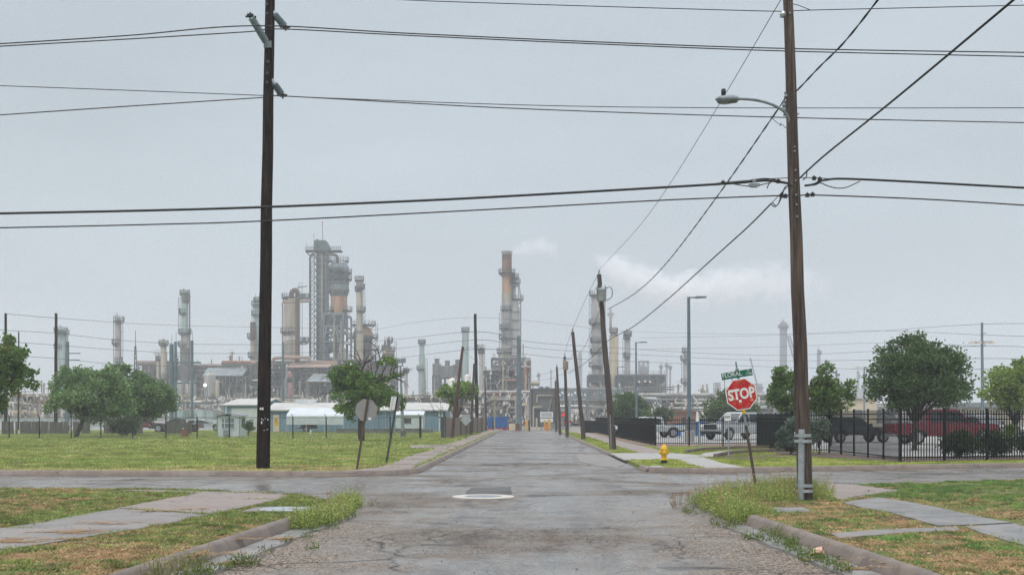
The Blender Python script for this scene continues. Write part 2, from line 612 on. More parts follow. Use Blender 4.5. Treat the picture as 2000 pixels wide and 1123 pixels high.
# road: main street, the cross street (it bends away to the right) and the far junction
rd = MB()
X0, X1 = -5.2, 5.2
rd.sheet([(X0, -10), (X1, -10), (X1, 23), (X0, 23)], 0)
rd.sheet([(-120, 22.5), (X0, 23), (X1, 23), (12, 27), (40, 38), (120, 70), (120, 84), (40, 51), (17, 41.6), (X1, 37), (X0, 36), (-120, 40)], 0)
rd.sheet([(X0, 36), (X1, 37), (X1, 150), (X0, 150)], 0)
rd.sheet([(-60, 150), (X0, 150), (X1, 150), (60, 150), (60, 166), (-60, 166)], 0)
struct('road', rd, 'asphalt')

# corner blocks: lawn edge lines (x,y), kerb in front of them
NL_edge = [(-4.2, -8), (-4.12, 11.8), (-3.68, 19), (-3.6, 20.4), (-3.72, 22.2), (-4.5, 24.0), (-5.8, 25.1), (-8, 25.9), (-12, 26.5), (-40, 27.2), (-120, 28)]
NR_edge = [(4.2, -8), (4.08, 11.8), (3.62, 18.6), (3.6, 20.4), (3.85, 23.2), (4.5, 25.6), (5.6, 27.2), (8, 27.9), (12.7, 30.0), (40, 41), (120, 73)]
FL_edge = [(-120, 38.4), (-40, 35.4), (-15.3, 34.5), (-6.2, 33.9), (-4.7, 34.1), (-3.75, 34.9), (-3.45, 36.2), (-3.45, 60), (-3.4, 120), (-3.4, 149)]
FR_edge = [(3.7, 149), (3.75, 120), (3.75, 60), (3.75, 38.2), (3.95, 36.6), (4.9, 35.9), (8, 36.9), (16.8, 40.2), (40, 49.5), (120, 81.5)]
NL_poly = NL_edge + [(-120, -8)]
NR_poly = NR_edge + [(120, -8)]
FL_poly = FL_edge + [(-120, 149)]
FR_poly = FR_edge + [(120, 149)]
for poly, mt in ((NL_poly, 'turf_near'), (NR_poly, 'turf_near'), (FL_poly, 'turf_far'), (FR_poly, 'turf_far')):
    struct('lawn', MB().prism(poly, -.04, LZ), mt)

KP = [(-.19, LZ - .03), (-.19, LZ + .02), (-.13, LZ + .045), (-.07, LZ + .038), (-.03, LZ + .0), (.0, LZ - .07), (.03, .01), (.03, -.03)]


def kerb(path, flip=False, sink=0.0, gut=True, jit=.0):
    """rounded kerb along a lawn edge; flip when the road lies to the left of travel"""
    path = [Vector((p[0], p[1])) for p in path]
    fine = []
    for a, b in zip(path[:-1], path[1:]):
        n = max(1, int(min(40, (b - a).length / 1.2)))
        fine += [a.lerp(b, i / n) for i in range(n)]
    fine.append(path[-1])
    fine = [(p.x + random.uniform(-jit, jit), p.y + random.uniform(-jit, jit)) for p in fine]
    s = -1 if flip else 1
    k = MB().sweep(fine, [(s * (o + .16), z - sink) for o, z in KP])
    if flip:
        k.f = [f[::-1] for f in k.f]
    struct('kerb', k, 'kerb_concrete', smooth=True)
    if gut:
        gtr = MB().sweep(fine, [(s * .15, -.02), (s * .15, .008), (s * .58, .010), (s * .60, -.02)])
        if flip:
            gtr.f = [f[::-1] for f in gtr.f]
        struct('gutter', gtr, 'gutter_concrete')
        fe = []
        for (xa, ya), (xb, yb) in zip(fine[:-1], fine[1:]):
            for q in range(4):
                fe.append((xa + (xb - xa) * q / 4 + random.uniform(-.07, .07), ya + (yb - ya) * q / 4))
        es = MB().sweep(fe, [(s * .56, -.02), (s * .58, .012), (s * .61, .016), (s * .69, -.02)])
        if flip:
            es.f = [f[::-1] for f in es.f]
        struct('road_edge', es, 'edge_soil')


kerb(NL_edge[:4], False, jit=.008)
kerb([(-4.5, 24.0), (-5.8, 25.1), (-8, 25.9), (-12, 26.5), (-40, 27.2), (-120, 28)], False, .055, gut=False)
kerb(NR_edge[:3], True, jit=.008)
kerb([(8, 27.9), (12.7, 30.0), (40, 41), (120, 73)], True, .06, gut=False)
kerb(FL_edge[:], False, jit=.006, gut=False)
kerb(FR_edge[3:], False, gut=False)
kerb(FR_edge[:2] + [(3.75, 60), (3.75, 52.3)], False, .02, gut=False)


def gp(pts, z=LZ):
    return [tuple(gd(x, y, z)[:2]) for x, y in pts]


SLABS = []    # polygons kept free of grass


def slab(name, poly, mat, z=.012, thick=.05, tilt=0):
    SLABS.append(poly)
    out = []
    for a, b in zip(poly, poly[1:] + poly[:1]):
        a, b = Vector(a), Vector(b)
        k = max(1, min(14, int((b - a).length / .28)))
        for i in range(k):
            q = a.lerp(b, i / k)
            out.append((q.x + random.uniform(-.022, .022), q.y + random.uniform(-.022, .022)) if i else (q.x, q.y))
    poly = out
    return struct(name, MB().prism(poly, LZ + z - thick, LZ + z), mat)


# near-left sidewalk, slabs with open joints
L_l = [(-7.75, 8), (-7.6, 14), (-7.42, 16.7), (-7.1, 20.4), (-6.9, 23.2), (-6.95, 25.2)]
L_r = [(-6.2, 8), (-6.15, 14), (-5.55, 16.4), (-5.1, 19.1), (-4.75, 22.4), (-4.85, 24.0)]
for i in range(5):
    a, b, c, d = [Vector(q) for q in (L_l[i], L_l[i + 1], L_r[i + 1], L_r[i])]
    sh = (b - a).normalized() * .018
    sh2 = (c - d).normalized() * .018
    slab('sidewalk', [tuple(a + sh), tuple(b - sh), tuple(c - sh2), tuple(d + sh2)], 'concrete' if i < 3 else 'concrete_pink', .010 + .012 * (i % 2))
slab('sidewalk', [(-6.95, 25.24), (-8.6, 25.75), (-8.9, 25.2), (-7.3, 24.7), (-6.9, 24.8)], 'concrete_pink', .006)
slab('sidewalk', [(-4.82, 24.03), (-6.9, 25.26), (-6.0, 25.2), (-4.75, 24.2)], 'concrete_pink', .007)
# near-right sidewalk slabs, cracked and heaved
R1 = gp([(1645, 983), (1715, 972), (1790, 984), (1862, 999), (1925, 1013), (1975, 1022), (1900, 1026), (1832, 1028), (1740, 1002), (1690, 994)])
slab('sidewalk', R1, 'concrete_wet', .02)
R2 = gp([(1885, 1029), (1985, 1023), (2060, 1040), (2200, 1075), (2200, 1130), (2060, 1085), (1985, 1061), (1930, 1045)])
slab('sidewalk', R2, 'concrete_wet', .012)
R3 = gp([(1596, 944), (1664, 946), (1762, 958), (1722, 965), (1640, 976), (1606, 968)])
slab('sidewalk', R3, 'concrete_pink', .008)
R4 = gp([(1620, 1042), (1740, 1034), (1868, 1030), (1875, 1036), (1745, 1043), (1640, 1052)])
slab('sidewalk', R4, 'concrete', .014)
R5 = gp([(1508, 992), (1570, 990), (1585, 1000), (1520, 1003)])
slab('sidewalk', R5, 'concrete_wet', .008)
# far-left sidewalk and drive strip
ya = 37.0
k = 0
while ya < 146:
    yb = ya + (1.5 if ya < 60 else 3.0) * 1.6
    slab('sidewalk', [(-4.75 + .1 * math.sin(k), ya + .02), (-3.62, ya + .02), (-3.62, yb - .02), (-4.72 + .1 * math.sin(k + 1), yb - .02)], 'concrete_pink', .008 + .01 * (k % 2))
    ya = yb
    k += 1
slab('sidewalk', [(-5.9, 34.15), (-4.78, 34.3), (-3.9, 35.0), (-3.62, 36.2), (-3.62, 36.96), (-4.8, 36.96), (-5.2, 35.4)], 'concrete_pink', .008)
slab('driveway', gp([(800, 870), (900, 866), (905, 870), (868, 875), (800, 875)]), 'concrete_pink', .006)
# far-right walks: drive apron, diagonal walk, kerbed walk to the gate
FRW = [(4.95, 52.2), (6.35, 52.2), (6.35, 148), (4.95, 148)]
slab('sidewalk', FRW, 'concrete_pink', .010)
slab('driveway', [(3.62, 44.0), (5.25, 44.2), (5.6, 44.6), (6.9, 47.0), (7.35, 48.6), (6.45, 52.15), (4.9, 52.15), (3.62, 51.9)], 'concrete_new', .008)
slab('sidewalk', [(5.62, 44.55), (5.5, 40.0), (5.6, 36.35), (6.9, 36.75), (6.75, 41), (6.98, 47.0)], 'concrete_new', .010)
struct('driveway', MB().prism([(3.6, 43.0), (3.6, 52.6), (2.2, 54.5), (2.0, 45), (2.5, 41), (3.0, 39.5)], -.03, .012), 'concrete')
W1 = [tuple(gd(x, y, LZ)[:2]) for x, y in ((1366, 892), (1405, 893), (1450, 884), (1560, 880), (1560, 876), (1420, 880), (1372, 885))]
slab('sidewalk', W1, 'concrete_new', .012)
kw = MB()
for pts in ([(1397, 894), (1420, 888), (1460, 884.5), (1565, 881)], [(1340, 885), (1372, 880), (1440, 877), (1565, 874.5)]):
    w = [gd(x, y, LZ) for x, y in pts]
    kw.sweep([(p.x, p.y) for p in w], [(-.08, LZ - .02), (-.08, LZ + .16), (.08, LZ + .16), (.08, LZ - .02)])
struct('kerb', kw, 'kerb_concrete')
# behind the right fence: concrete lot, rock bed, mulch
LOT = [(7.2, 66.8), (13.4, 66.8), (13.6, 46.5), (15.4, 45.2), (40, 55.5), (60, 65), (60, 140), (7.2, 140)]
SLABS.append(LOT)
struct('parking_lot', MB().prism(LOT, LZ - .05, LZ + .012), 'lot')
RB = [(6.35, 54), (7.0, 66), (6.9, 69.5), (13.2, 69.5), (13.2, 65.6), (7.4, 64.4), (7.2, 62)]
SLABS.append(RB)
struct('rock_bed', MB().prism(RB, LZ - .05, LZ + .022), 'rock_bed')
rb2 = [(6.38, 66), (7.0, 66.1), (6.9, 120), (6.38, 120)]
SLABS.append(rb2)
struct('rock_bed', MB().prism(rb2, LZ - .05, LZ + .03), 'rock_bed')
MU = [(10.6, 49.5), (13.0, 42.0), (13.4, 41.6), (19.2, 44.2), (45, 55), (45, 57.5), (19.5, 47.2), (13.8, 47.2), (13.3, 52.5), (11.2, 53.5)]
SLABS.append(MU)
struct('mulch_bed', MB().prism(MU, LZ - .05, LZ + .03), 'mulch')
struct('soil_patch', MB().prism(gp([(1380, 893), (1420, 889), (1560, 886), (1570, 889), (1500, 897), (1430, 898)]), LZ - .05, LZ + .016), 'mulch')
# refinery yard behind the far junction
struct('yard', MB().sheet([(-300, 168), (300, 168), (300, 700), (-300, 700)], -.02), 'gravel')
struct('dirt_lane', MB().sheet([(-60, 118), (-24.5, 118), (-24.5, 128), (-60, 128)], LZ + .006), 'gravel')
struct('puddle', MB().sheet(gp([(205, 855.2), (232, 852.6), (262, 853.2), (285, 854.6), (250, 856.8)]), LZ + .008), 'window_dark')

# manhole in its pale concrete collar, and the square patch behind it
mh = gd(944, 969.5, 0)
t = thing('manhole_cover', 'round manhole cover in a pale concrete ring in the middle of the road', 'manhole', mh)
col = MB().lathe([(.30, .003), (.67, .003), (.685, -.02)], mh, 40)
col.f = [f for f in col.f if len(f) == 4]
ring = MB().lathe([(.40, -.02), (.40, .011), (.66, .011), (.68, -.02)], mh, 44)
ring.f = [f for f in ring.f if len(f) == 4]
ring.build('concrete_collar', 'collar', t)
MB().lathe([(.01, .013), (.33, .013), (.335, .006), (.345, .006), (.35, .013), (.395, .013), (.40, .0)], mh, 40).build('lid', 'galv_dull', t)
struct('road_patch', MB().prism(gp([(922, 951.5), (998, 950.6), (1000, 966), (912, 966), (910, 960)], 0), -.02, .004), 'asphalt_patch')
# concrete pad with an oval utility cover beside the left kerb
uc = gd(556, 996, LZ)
UP = [(uc.x - .62, uc.y - .5), (uc.x + .5, uc.y - .42), (uc.x + .46, uc.y + .62), (uc.x - .6, uc.y + .6)]
SLABS.append(UP)
t = thing('utility_cover', 'round grey utility lid set in a small concrete pad behind the kerb', 'utility cover', uc)
MB().prism(UP, LZ - .05, LZ + .02).build('pad', 'concrete', t)
MB().lathe([(.01, .032), (.40, .032), (.43, .018)], uc, 32).build('lid', 'galv', t)
mp_ = gd(1530, 0 + 997, LZ)
# small meter pad in the hydrant triangle
MPAD = gp([(1262, 911), (1290, 909.6), (1297, 912.6), (1262, 914.4)])
SLABS.append(MPAD)
tag(MB().prism(MPAD, LZ - .05, LZ + .02).build('meter_pad', MAT['concrete_new']), 'flat concrete meter pad in the grass beside the yellow hydrant', 'pad')

# crumpled pale paper cup in the right gutter
cp = gd(1598, 1083, 0.01)
t = MB()
Mx = Matrix.Rotation(R(82), 4, 'Y') @ Matrix.Rotation(R(25), 4, 'X')
pr = [(.03, -.06), (.034, -.05), (.045, .05), (.05, .06), (.044, .062), (.03, -.045), (.001, -.045)]
t.lathe(pr, cp + V(0, 0, .05), 14, Mx)
t.v = [(x + random.uniform(-.008, .008), y + random.uniform(-.008, .008), z + random.uniform(-.006, .006)) for x, y, z in t.v]
for q in range(3):
    t.lathe([(.001, 0), (.03, .004), (.045, .02), (.03, .036), (.001, .04)], cp + V(-.075 + .03 * q, random.uniform(-.02, .02), .002 + .008 * q), 9)
mk('paper', (.62, .40, .30), (.55, .36, .27), 20, .8)
single('paper_cup', t, 'paper', 'crumpled pinkish paper cup lying in the gutter by the kerb', 'litter')


# ------------------------------------------------------------------ grass, weeds, clippings
def vnoise(x, y, sc, seed=0):
    x = x * sc + seed * 17.3
    y = y * sc + seed * 9.1
    xi, yi = np.floor(x).astype(int), np.floor(y).astype(int)
    fx, fy = x - xi, y - yi
    fx = fx * fx * (3 - 2 * fx)
    fy = fy * fy * (3 - 2 * fy)

    def h(a, b):
        n = (a * 374761393 + b * 668265263 + seed * 974634) & 0x7fffffff
        n = ((n ^ (n >> 13)) * 1274126177) & 0x7fffffff
        return ((n ^ (n >> 16)) & 0xffff) / 65535.
    return (h(xi, yi) * (1 - fx) + h(xi + 1, yi) * fx) * (1 - fy) + (h(xi, yi + 1) * (1 - fx) + h(xi + 1, yi + 1) * fx) * fy


def fbm(x, y, sc, seed=0):
    return (vnoise(x, y, sc, seed) + .5 * vnoise(x, y, sc * 2.1, seed + 1) + .25 * vnoise(x, y, sc * 4.3, seed + 2)) / 1.75


def inside(x, y, poly):
    r = np.zeros(len(x), bool)
    n = len(poly)
    for i in range(n):
        x1, y1 = poly[i][:2]
        x2, y2 = poly[(i + 1) % n][:2]
        c = ((y1 > y) != (y2 > y)) & (x < (x2 - x1) * (y - y1) / (y2 - y1 + 1e-12) + x1)
        r ^= c
    return r


def cards(name, P, D, U, col, mat, quad=False):
    """leaf or blade mesh from arrays: P base points, D half-width vectors, U length vectors; triangles, or diamond quads"""
    n = len(P)
    if quad:
        vs = np.stack([P, P + U * .5 + D, P + U, P + U * .5 - D], 1).reshape(-1, 3)
        k = 4
    else:
        vs = np.stack([P - D, P + D, P + U], 1).reshape(-1, 3)
        k = 3
    me = bpy.data.meshes.new(name)
    me.vertices.add(len(vs))
    me.vertices.foreach_set('co', vs.astype(np.float32).ravel())
    me.loops.add(n * k)
    me.loops.foreach_set('vertex_index', np.arange(n * k, dtype=np.int32))
    me.polygons.add(n)
    me.polygons.foreach_set('loop_start', np.arange(0, n * k, k, dtype=np.int32))
    me.update()
    a = me.color_attributes.new('tint', 'FLOAT_COLOR', 'POINT')
    c = np.ones((n, k, 4), np.float32)
    c[:, :, :3] = col[:, None, :]
    a.data.foreach_set('color', c.ravel())
    me.materials.append(MAT[mat])
    o = bpy.data.objects.new(name, me)
    COL.objects.link(o)
    return o


def lerp3(a, b, t):
    return np.asarray(a)[None] * (1 - t[:, None]) + np.asarray(b)[None] * t[:, None]


def grass(poly, box, dens, hmin, hmax, w, z, green, green2, dry, dryness, soilness, seed, label, lean=.7, clump=0.35, dry_at=None, tone=2.0, fine=2.6, broad=0.0):
    x0, x1, y0, y1 = box
    n = int((x1 - x0) * (y1 - y0) * dens)
    x = RNG.uniform(x0, x1, n)
    y = RNG.uniform(y0, y1, n)
    ok = inside(x, y, poly)
    for s in SLABS:
        sx = [p[0] for p in s]
        sy = [p[1] for p in s]
        if max(sx) < x0 or min(sx) > x1 or max(sy) < y0 or min(sy) > y1:
            continue
        ok &= ~inside(x + RNG.normal(0, .09, n), y + RNG.normal(0, .09, n), s)
    # keep what the camera could see
    ok &= np.abs(x + .013 * y) < y * .47 + 1.5
    soil = fbm(x, y, .8, seed + 5) + .25 * fbm(x, y, 5, seed + 8)
    ok &= soil > soilness + RNG.uniform(-.05, .05, n)
    cl = fbm(x, y, 4.2, seed + 20)
    ok &= cl > clump + RNG.uniform(-.15, .1, n)
    x, y, cl = x[ok], y[ok], cl[ok]
    n = len(x)
    d = fbm(x, y, .7, seed + 3) * .5 + fbm(x, y, fine, seed + 4) * .6
    if dry_at is not None:
        dryness = dryness + dry_at(x, y)
    t = np.clip((d - (.62 - dryness)) / .14 + RNG.normal(0, .28, n), 0, 1)
    col = lerp3(green, green2, np.clip(fbm(x, y, 1.4, seed + 9) * 1.6 - .3 + RNG.normal(0, .2, n), 0, 1))
    col = col * (1 - t[:, None]) + np.asarray(dry)[None] * t[:, None]
    col *= RNG.uniform(.72, 1.25, (n, 1)) * (.5 + 1.0 * vnoise(x, y, tone, seed + 31))[:, None]
    h = RNG.uniform(hmin, hmax, n) * (.55 + cl) * (1 - .45 * t)
    a = RNG.uniform(0, 2 * np.pi, n)
    b = RNG.uniform(0, 2 * np.pi, n)
    ln = RNG.uniform(.1, 1, n) * lean * (1 + .8 * t)
    P = np.stack([x, y, np.full(n, z)], 1)
    wd = w * RNG.uniform(.6, 1.3, n)
    bl = RNG.uniform(0, 1, n) < broad
    wd = np.where(bl, wd * 2.4, wd)
    h = np.where(bl, h * .7, h)
    ln = np.where(bl, ln + .9, ln)
    D = np.stack([np.cos(a), np.sin(a), np.zeros(n)], 1) * wd[:, None]
    U = np.stack([np.cos(b) * ln, np.sin(b) * ln, np.ones(n)], 1) * h[:, None]
    o = cards('grass', P, D, U, col, 'blade')
    o['kind'] = 'stuff'
    o['label'] = label
    return o


GN, GN2, DRY = (.15, .21, .055), (.27, .31, .10), (.42, .285, .15)
GR1, GR2 = (.11, .21, .055), (.19, .29, .075)
grass(NL_poly, (-13, -3.5, 11, 28), 2600, .025, .07, .007, LZ - .005, GN, GN2, DRY, .09, .40, 1, 'short patchy grass on the near left verge, half of it dried brown', clump=.44, tone=7.0, fine=5.0, broad=.45, lean=1.1, dry_at=lambda x, y: .10 * np.clip((x + 7) / 1.5, 0, 1) * np.clip((20 - y) / 3, 0, 1) + .0)
grass(NR_poly, (3.5, 15, 11, 31.5), 2600, .025, .07, .007, LZ - .005, GR1, GR2, DRY, .10, .44, 2, 'short patchy grass on the near right verge with bare soil', clump=.44, tone=7.0, fine=5.0, broad=.45, lean=1.1, dry_at=lambda x, y: .14 * np.clip((9.5 - x) / 2, 0, 1) * np.clip((25 - y) / 3, 0, 1) - .02)
GF, GF2, DF = (.21, .28, .075), (.33, .37, .12), (.50, .40, .20)
grass(FL_poly, (-26, -3.5, 33, 60), 170, .05, .10, .014, LZ - .005, GF, GF2, DF, .03, .2, 3, 'mown yellow-green grass of the wide left lot', clump=.25, dry_at=lambda x, y: .4 * np.clip((37.2 - y) / 1.6, 0, 1) * np.clip((x + 19) / 5, 0, 1) + .06 * np.sin(y * .9 + x * .15))
grass(FL_poly, (-48, -3.5, 60, 128), 45, .06, .12, .03, LZ - .005, GF, GF2, DF, .03, .2, 4, 'mown grass at the far end of the left lot', clump=.25, dry_at=lambda x, y: .07 * np.sin(y * .45 + x * .1))
grass(FR_poly, (3.8, 20, 35, 62), 260, .03, .07, .012, LZ - .005, (.23, .30, .055), (.34, .38, .08), DF, .03, .2, 5, 'bright mown grass along the black fence on the right', clump=.2)
grass(FR_poly, (3.8, 5, 62, 120), 90, .04, .08, .025, LZ - .005, (.23, .30, .055), (.34, .38, .08), DF, .05, .2, 6, 'strip of grass between street and right sidewalk', clump=.2)


def weeds(spots, label, seed, cols, tall=(.25, .5), per=900, seedheads=.0):
    """clumps of fine branching weeds: many thin stems with tiny leaves"""
    rg = np.random.default_rng(seed)
    P, D, U, C = [], [], [], []
    for (x, y, r, hf) in spots:
        n = int(per * r * r * 6)
        rr = np.sqrt(rg.uniform(0, 1, n)) * r
        a = rg.uniform(0, 6.283, n)
        bx, by = x + rr * np.cos(a), y + rr * np.sin(a)
        hh = rg.uniform(*tall, n) * hf * (1.15 - .75 * (rr / r) ** 2)
        z0 = rg.uniform(0, 1, n) ** .8
        sp = np.stack([np.cos(a), np.sin(a)], 1) * (rg.uniform(-.1, .45, n) * hh * z0)[:, None]
        base = np.stack([bx + sp[:, 0], by + sp[:, 1], z0 * hh], 1)
        th = rg.uniform(0, 6.283, n)
        el = rg.uniform(-.2, 1.3, n)
        ln = rg.uniform(.025, .075, n)
        u = np.stack([np.cos(th) * np.cos(el), np.sin(th) * np.cos(el), np.sin(el)], 1) * ln[:, None]
        d = np.cross(u, rg.normal(0, 1, (n, 3)))
        d /= np.linalg.norm(d, axis=1)[:, None] + 1e-9
        d *= rg.uniform(.004, .009, n)[:, None]
        k = np.clip(z0 * 1.1 + rg.normal(0, .25, n), 0, 1)
        c = lerp3(cols[0], cols[1], k) * rg.uniform(.75, 1.25, (n, 1))
        P.append(base); D.append(d); U.append(u); C.append(c)
        # stems
        m = n // 9
        a = rg.uniform(0, 6.283, m)
        rr = np.sqrt(rg.uniform(0, 1, m)) * r * .9
        b = np.stack([x + rr * np.cos(a), y + rr * np.sin(a), np.zeros(m)], 1)
        hs = rg.uniform(*tall, m) * hf * (1.15 - .7 * (rr / r) ** 2) * 1.12
        u = np.stack([np.cos(a) * .35, np.sin(a) * .35, np.ones(m)], 1) * hs[:, None] + rg.normal(0, .03, (m, 3))
        d = np.stack([np.ones(m), np.zeros(m), np.zeros(m)], 1) * .0035
        P.append(b); D.append(d); U.append(u); C.append(lerp3(cols[0], cols[2], rg.uniform(0, 1, m)))
        if seedheads > 0:
            q = int(seedheads * 60 * r)
            a = rg.uniform(0, 6.283, q)
            rr = np.sqrt(rg.uniform(0, 1, q)) * r
            b = np.stack([x + rr * np.cos(a), y + rr * np.sin(a), np.zeros(q)], 1)
            u = np.stack([np.cos(a) * .25, np.sin(a) * .25, np.ones(q)], 1) * (rg.uniform(.8, 1.35, q) * tall[1] * hf)[:, None]
            P.append(b); D.append(np.stack([np.ones(q), np.zeros(q), np.zeros(q)], 1) * .003); U.append(u); C.append(lerp3((.30, .22, .10), (.36, .20, .13), rg.uniform(0, 1, q)))
            for j in range(9):
                bb = b + u * (.78 + .025 * j)
                uu = rg.normal(0, .028, (q, 3))
                dd = rg.normal(0, .006, (q, 3))
                P.append(bb); D.append(dd); U.append(uu); C.append(lerp3((.33, .20, .12), (.40, .27, .16), rg.uniform(0, 1, q)))
    o = cards('weeds', np.concatenate(P), np.concatenate(D), np.concatenate(U), np.concatenate(C), 'blade', quad=True)
    o['kind'] = 'stuff'
    o['label'] = label
    return o


YG = ((.13, .20, .045), (.38, .43, .13), (.30, .32, .12))


def along(pts, n, jit, r, hf=(.7, 1.1), z=0.):
    out = []
    for i in range(n):
        t = i / max(1, n - 1) * (len(pts) - 1)
        j = min(int(t), len(pts) - 2)
        p = Vector(pts[j]).lerp(Vector(pts[j + 1]), t - j)
        out.append((p.x + random.uniform(-jit, jit), p.y + random.uniform(-jit, jit), random.uniform(*r), random.uniform(*hf)))
    return out


g2 = lambda x, y: tuple(gd(x, y, 0)[:2])
weeds(along([g2(585, 1032), g2(625, 1022), g2(665, 1000), g2(690, 985)], 17, .16, (.2, .34), (.4, .8)), 'tall yellow-green weeds growing over the left kerb corner', 21, YG, per=1500, seedheads=.12)
weeds(along([g2(330, 1135), g2(370, 1112)], 4, .12, (.14, .2), (.5, .7)), 'sparse weed clump against the near left kerb', 22, ((.12, .13, .04), (.27, .26, .10), (.2, .2, .07)), per=800)
weeds(along([g2(1392, 985), g2(1415, 1000), g2(1455, 1022)], 12, .25, (.25, .4), (.6, 1.0)) + along([g2(1440, 985), g2(1500, 990), g2(1550, 985)], 12, .3, (.3, .45), (.7, 1.15)) + along([g2(1592, 985), g2(1608, 988)], 3, .1, (.2, .3), (.7, .95)) + along([g2(1480, 972), g2(1530, 970), g2(1590, 972)], 7, .3, (.3, .45), (.9, 1.2)), 'tall yellow-green weeds around the right pole and the stop sign', 23, YG, per=1500, seedheads=.22, tall=(.22, .46))
weeds([(*g2(1326, 995), .16, .6)], 'lone tuft of seeding grass at the road edge', 24, ((.16, .14, .05), (.26, .2, .09), (.25, .17, .1)), per=700, seedheads=1.4)
lowg = ((.07, .11, .025), (.14, .19, .04), (.12, .14, .04))
weeds(along([g2(480, 1105), g2(420, 1118), g2(380, 1128)], 7, .06, (.08, .16), (.25, .4)) + [(*g2(x, y), .09, .25) for x, y in ((560, 1061), (600, 1054), (614, 1038), (520, 1080), (650, 1033), (690, 1012), (610, 1074), (640, 1022), (730, 988))], 'low weeds in the cracks of the left road edge', 25, lowg, per=900)
weeds([(*g2(x, y), random.uniform(.08, .17), .28) for x, y in ((1400, 1028), (1425, 1032), (1470, 1055), (1510, 1058), (1545, 1068), (1552, 1078), (1575, 1086), (1590, 1095), (1600, 1098), (1620, 1103), (1635, 1110), (1650, 1118), (1530, 1065), (1500, 1045), (1570, 1100), (1440, 1026), (1518, 1050), (1350, 1005), (1340, 1000))], 'low weeds in the cracks of the right road edge', 26, lowg, per=1000)
weeds([(*g2(1515, 1048), .12, .55)], 'single pale weed growing from the right gutter', 27, ((.1, .13, .04), (.26, .28, .12), (.2, .22, .09)), per=900)
weeds(along([g2(850, 893), g2(875, 884), g2(900, 876)], 8, .3, (.25, .4), (.35, .6)), 'weeds spilling over the far left kerb', 28, ((.13, .13, .03), (.24, .22, .07), (.2, .17, .07)), per=300)
weeds([(*gd(x, y, LZ)[:2], .7, .9) for x, y in ((838, 873), (850, 871), (862, 871), (872, 868), (905, 861), (925, 856))], 'taller grass by the far left sidewalk', 29, ((.09, .14, .02), (.19, .25, .05), (.15, .2, .05)), tall=(.15, .32), per=110)
weeds([(*gd(x, y, LZ)[:2], .8, .8) for x, y in ((0, 878), (12, 876), (20, 877))], 'darker grass clump at the far left of the lot', 30, ((.06, .09, .02), (.11, .15, .03), (.1, .12, .03)), tall=(.15, .3), per=110)
weeds([(*gd(x, y, LZ)[:2], r, .7) for x, y, r in ((1560, 1043, .2), (1612, 1040, .14), (1700, 960, .25), (1620, 976, .25), (1660, 973, .2), (1860, 980, .5), (1900, 985, .45))], 'leafy green weeds on the right verge', 31, ((.05, .11, .03), (.10, .19, .05), (.1, .15, .04)), tall=(.1, .2), per=700)


def clippings(spots, label, seed):
    rg = np.random.default_rng(seed)
    P, D, U, C = [], [], [], []
    for (x, y, rx, ry, z) in spots:
        n = int(2600 * rx * ry * 3.2) + 60
        px = rg.normal(0, .6, n) * rx
        py = rg.normal(0, .45, n) * ry
        keep = fbm(x + px, y + py, 5.5, 77) > .47
        px, py = px[keep], py[keep]
        n = len(px)
        a = rg.normal(0, 1.2, n)
        ln = rg.uniform(.04, .12, n)
        u = np.stack([np.cos(a), np.sin(a), rg.uniform(0, .08, n)], 1) * ln[:, None]
        P.append(np.stack([x + px, y + py, z + rg.uniform(0.003, .009, n)], 1))
        U.append(u)
        D.append(np.stack([-np.sin(a), np.cos(a), np.zeros(n)], 1) * .006)
        C.append(lerp3((.34, .20, .10), (.58, .38, .20), rg.uniform(0, 1, n)))
    o = cards('dry_clippings', np.concatenate(P), np.concatenate(D), np.concatenate(U), np.concatenate(C), 'blade', quad=True)
    o['kind'] = 'stuff'
    o['label'] = label


gl = lambda x, y: tuple(gd(x, y, LZ)[:2])
clippings([(*gl(110, 1043), .5, .22, LZ + .02), (*gl(20, 1061), .35, .2, LZ + .02), (*gl(75, 1055), .45, .18, LZ + .02), (*gl(215, 1022), .45, .25, LZ + .02), (*gl(250, 1026), .4, .2, LZ + .02), (*gl(150, 1040), .3, .2, LZ + .02), (*gl(380, 996), .3, .3, LZ + .03), (*gl(300, 1000), .25, .15, LZ + .02), (*gl(10, 1085), .5, .25, LZ), (*gl(60, 1090), .3, .2, LZ)], 'swept lines of dry brown clippings on the left sidewalk', 41)
clippings([(*g2(548, 1054), .16, .3, .012), (*g2(446, 1102), .16, .3, .012), (*g2(1672, 1114), .2, .22, .012), (*g2(1695, 1120), .15, .15, .012)], 'heaps of dry brown clippings in the gutters', 42)
clippings([(*gl(1600, 1010), .5, .4, LZ), (*gl(1680, 1008), .7, .4, LZ), (*gl(1740, 1018), .6, .35, LZ), (*gl(1860, 1100), .9, .45, LZ), (*gl(1950, 1090), .8, .5, LZ), (*gl(1800, 1062), .8, .3, LZ), (*gl(300, 1080), .9, .4, LZ), (*gl(180, 1090), .7, .4, LZ), (*gl(420, 1050), .6, .3, LZ), (*gl(150, 1105), .6, .3, LZ), (*gl(650, 915), 1.2, .5, LZ), (*gl(560, 913), 1.5, .5, LZ), (*gl(450, 914), 1.2, .4, LZ), (*gl(715, 908), 1., .5, LZ)], 'dead brown grass lying on the verges', 43)
# tiny stones and grit on the road
gb = MB()
for i in range(260):
    x, y = random.uniform(-3.4, 3.4), random.uniform(12, 26)
    if random.random() < .5:
        x = random.choice((-1, 1)) * random.uniform(2.6, 3.7)
    r = random.uniform(.006, .018)
    gb.lathe([(.001, 0), (r, r * .3), (r * .7, r * .9), (.001, r * 1.1)], (x, y, .001), 5)
struct('road_grit', gb, 'gravel', 'stuff', label='loose grit along the edges of the road')
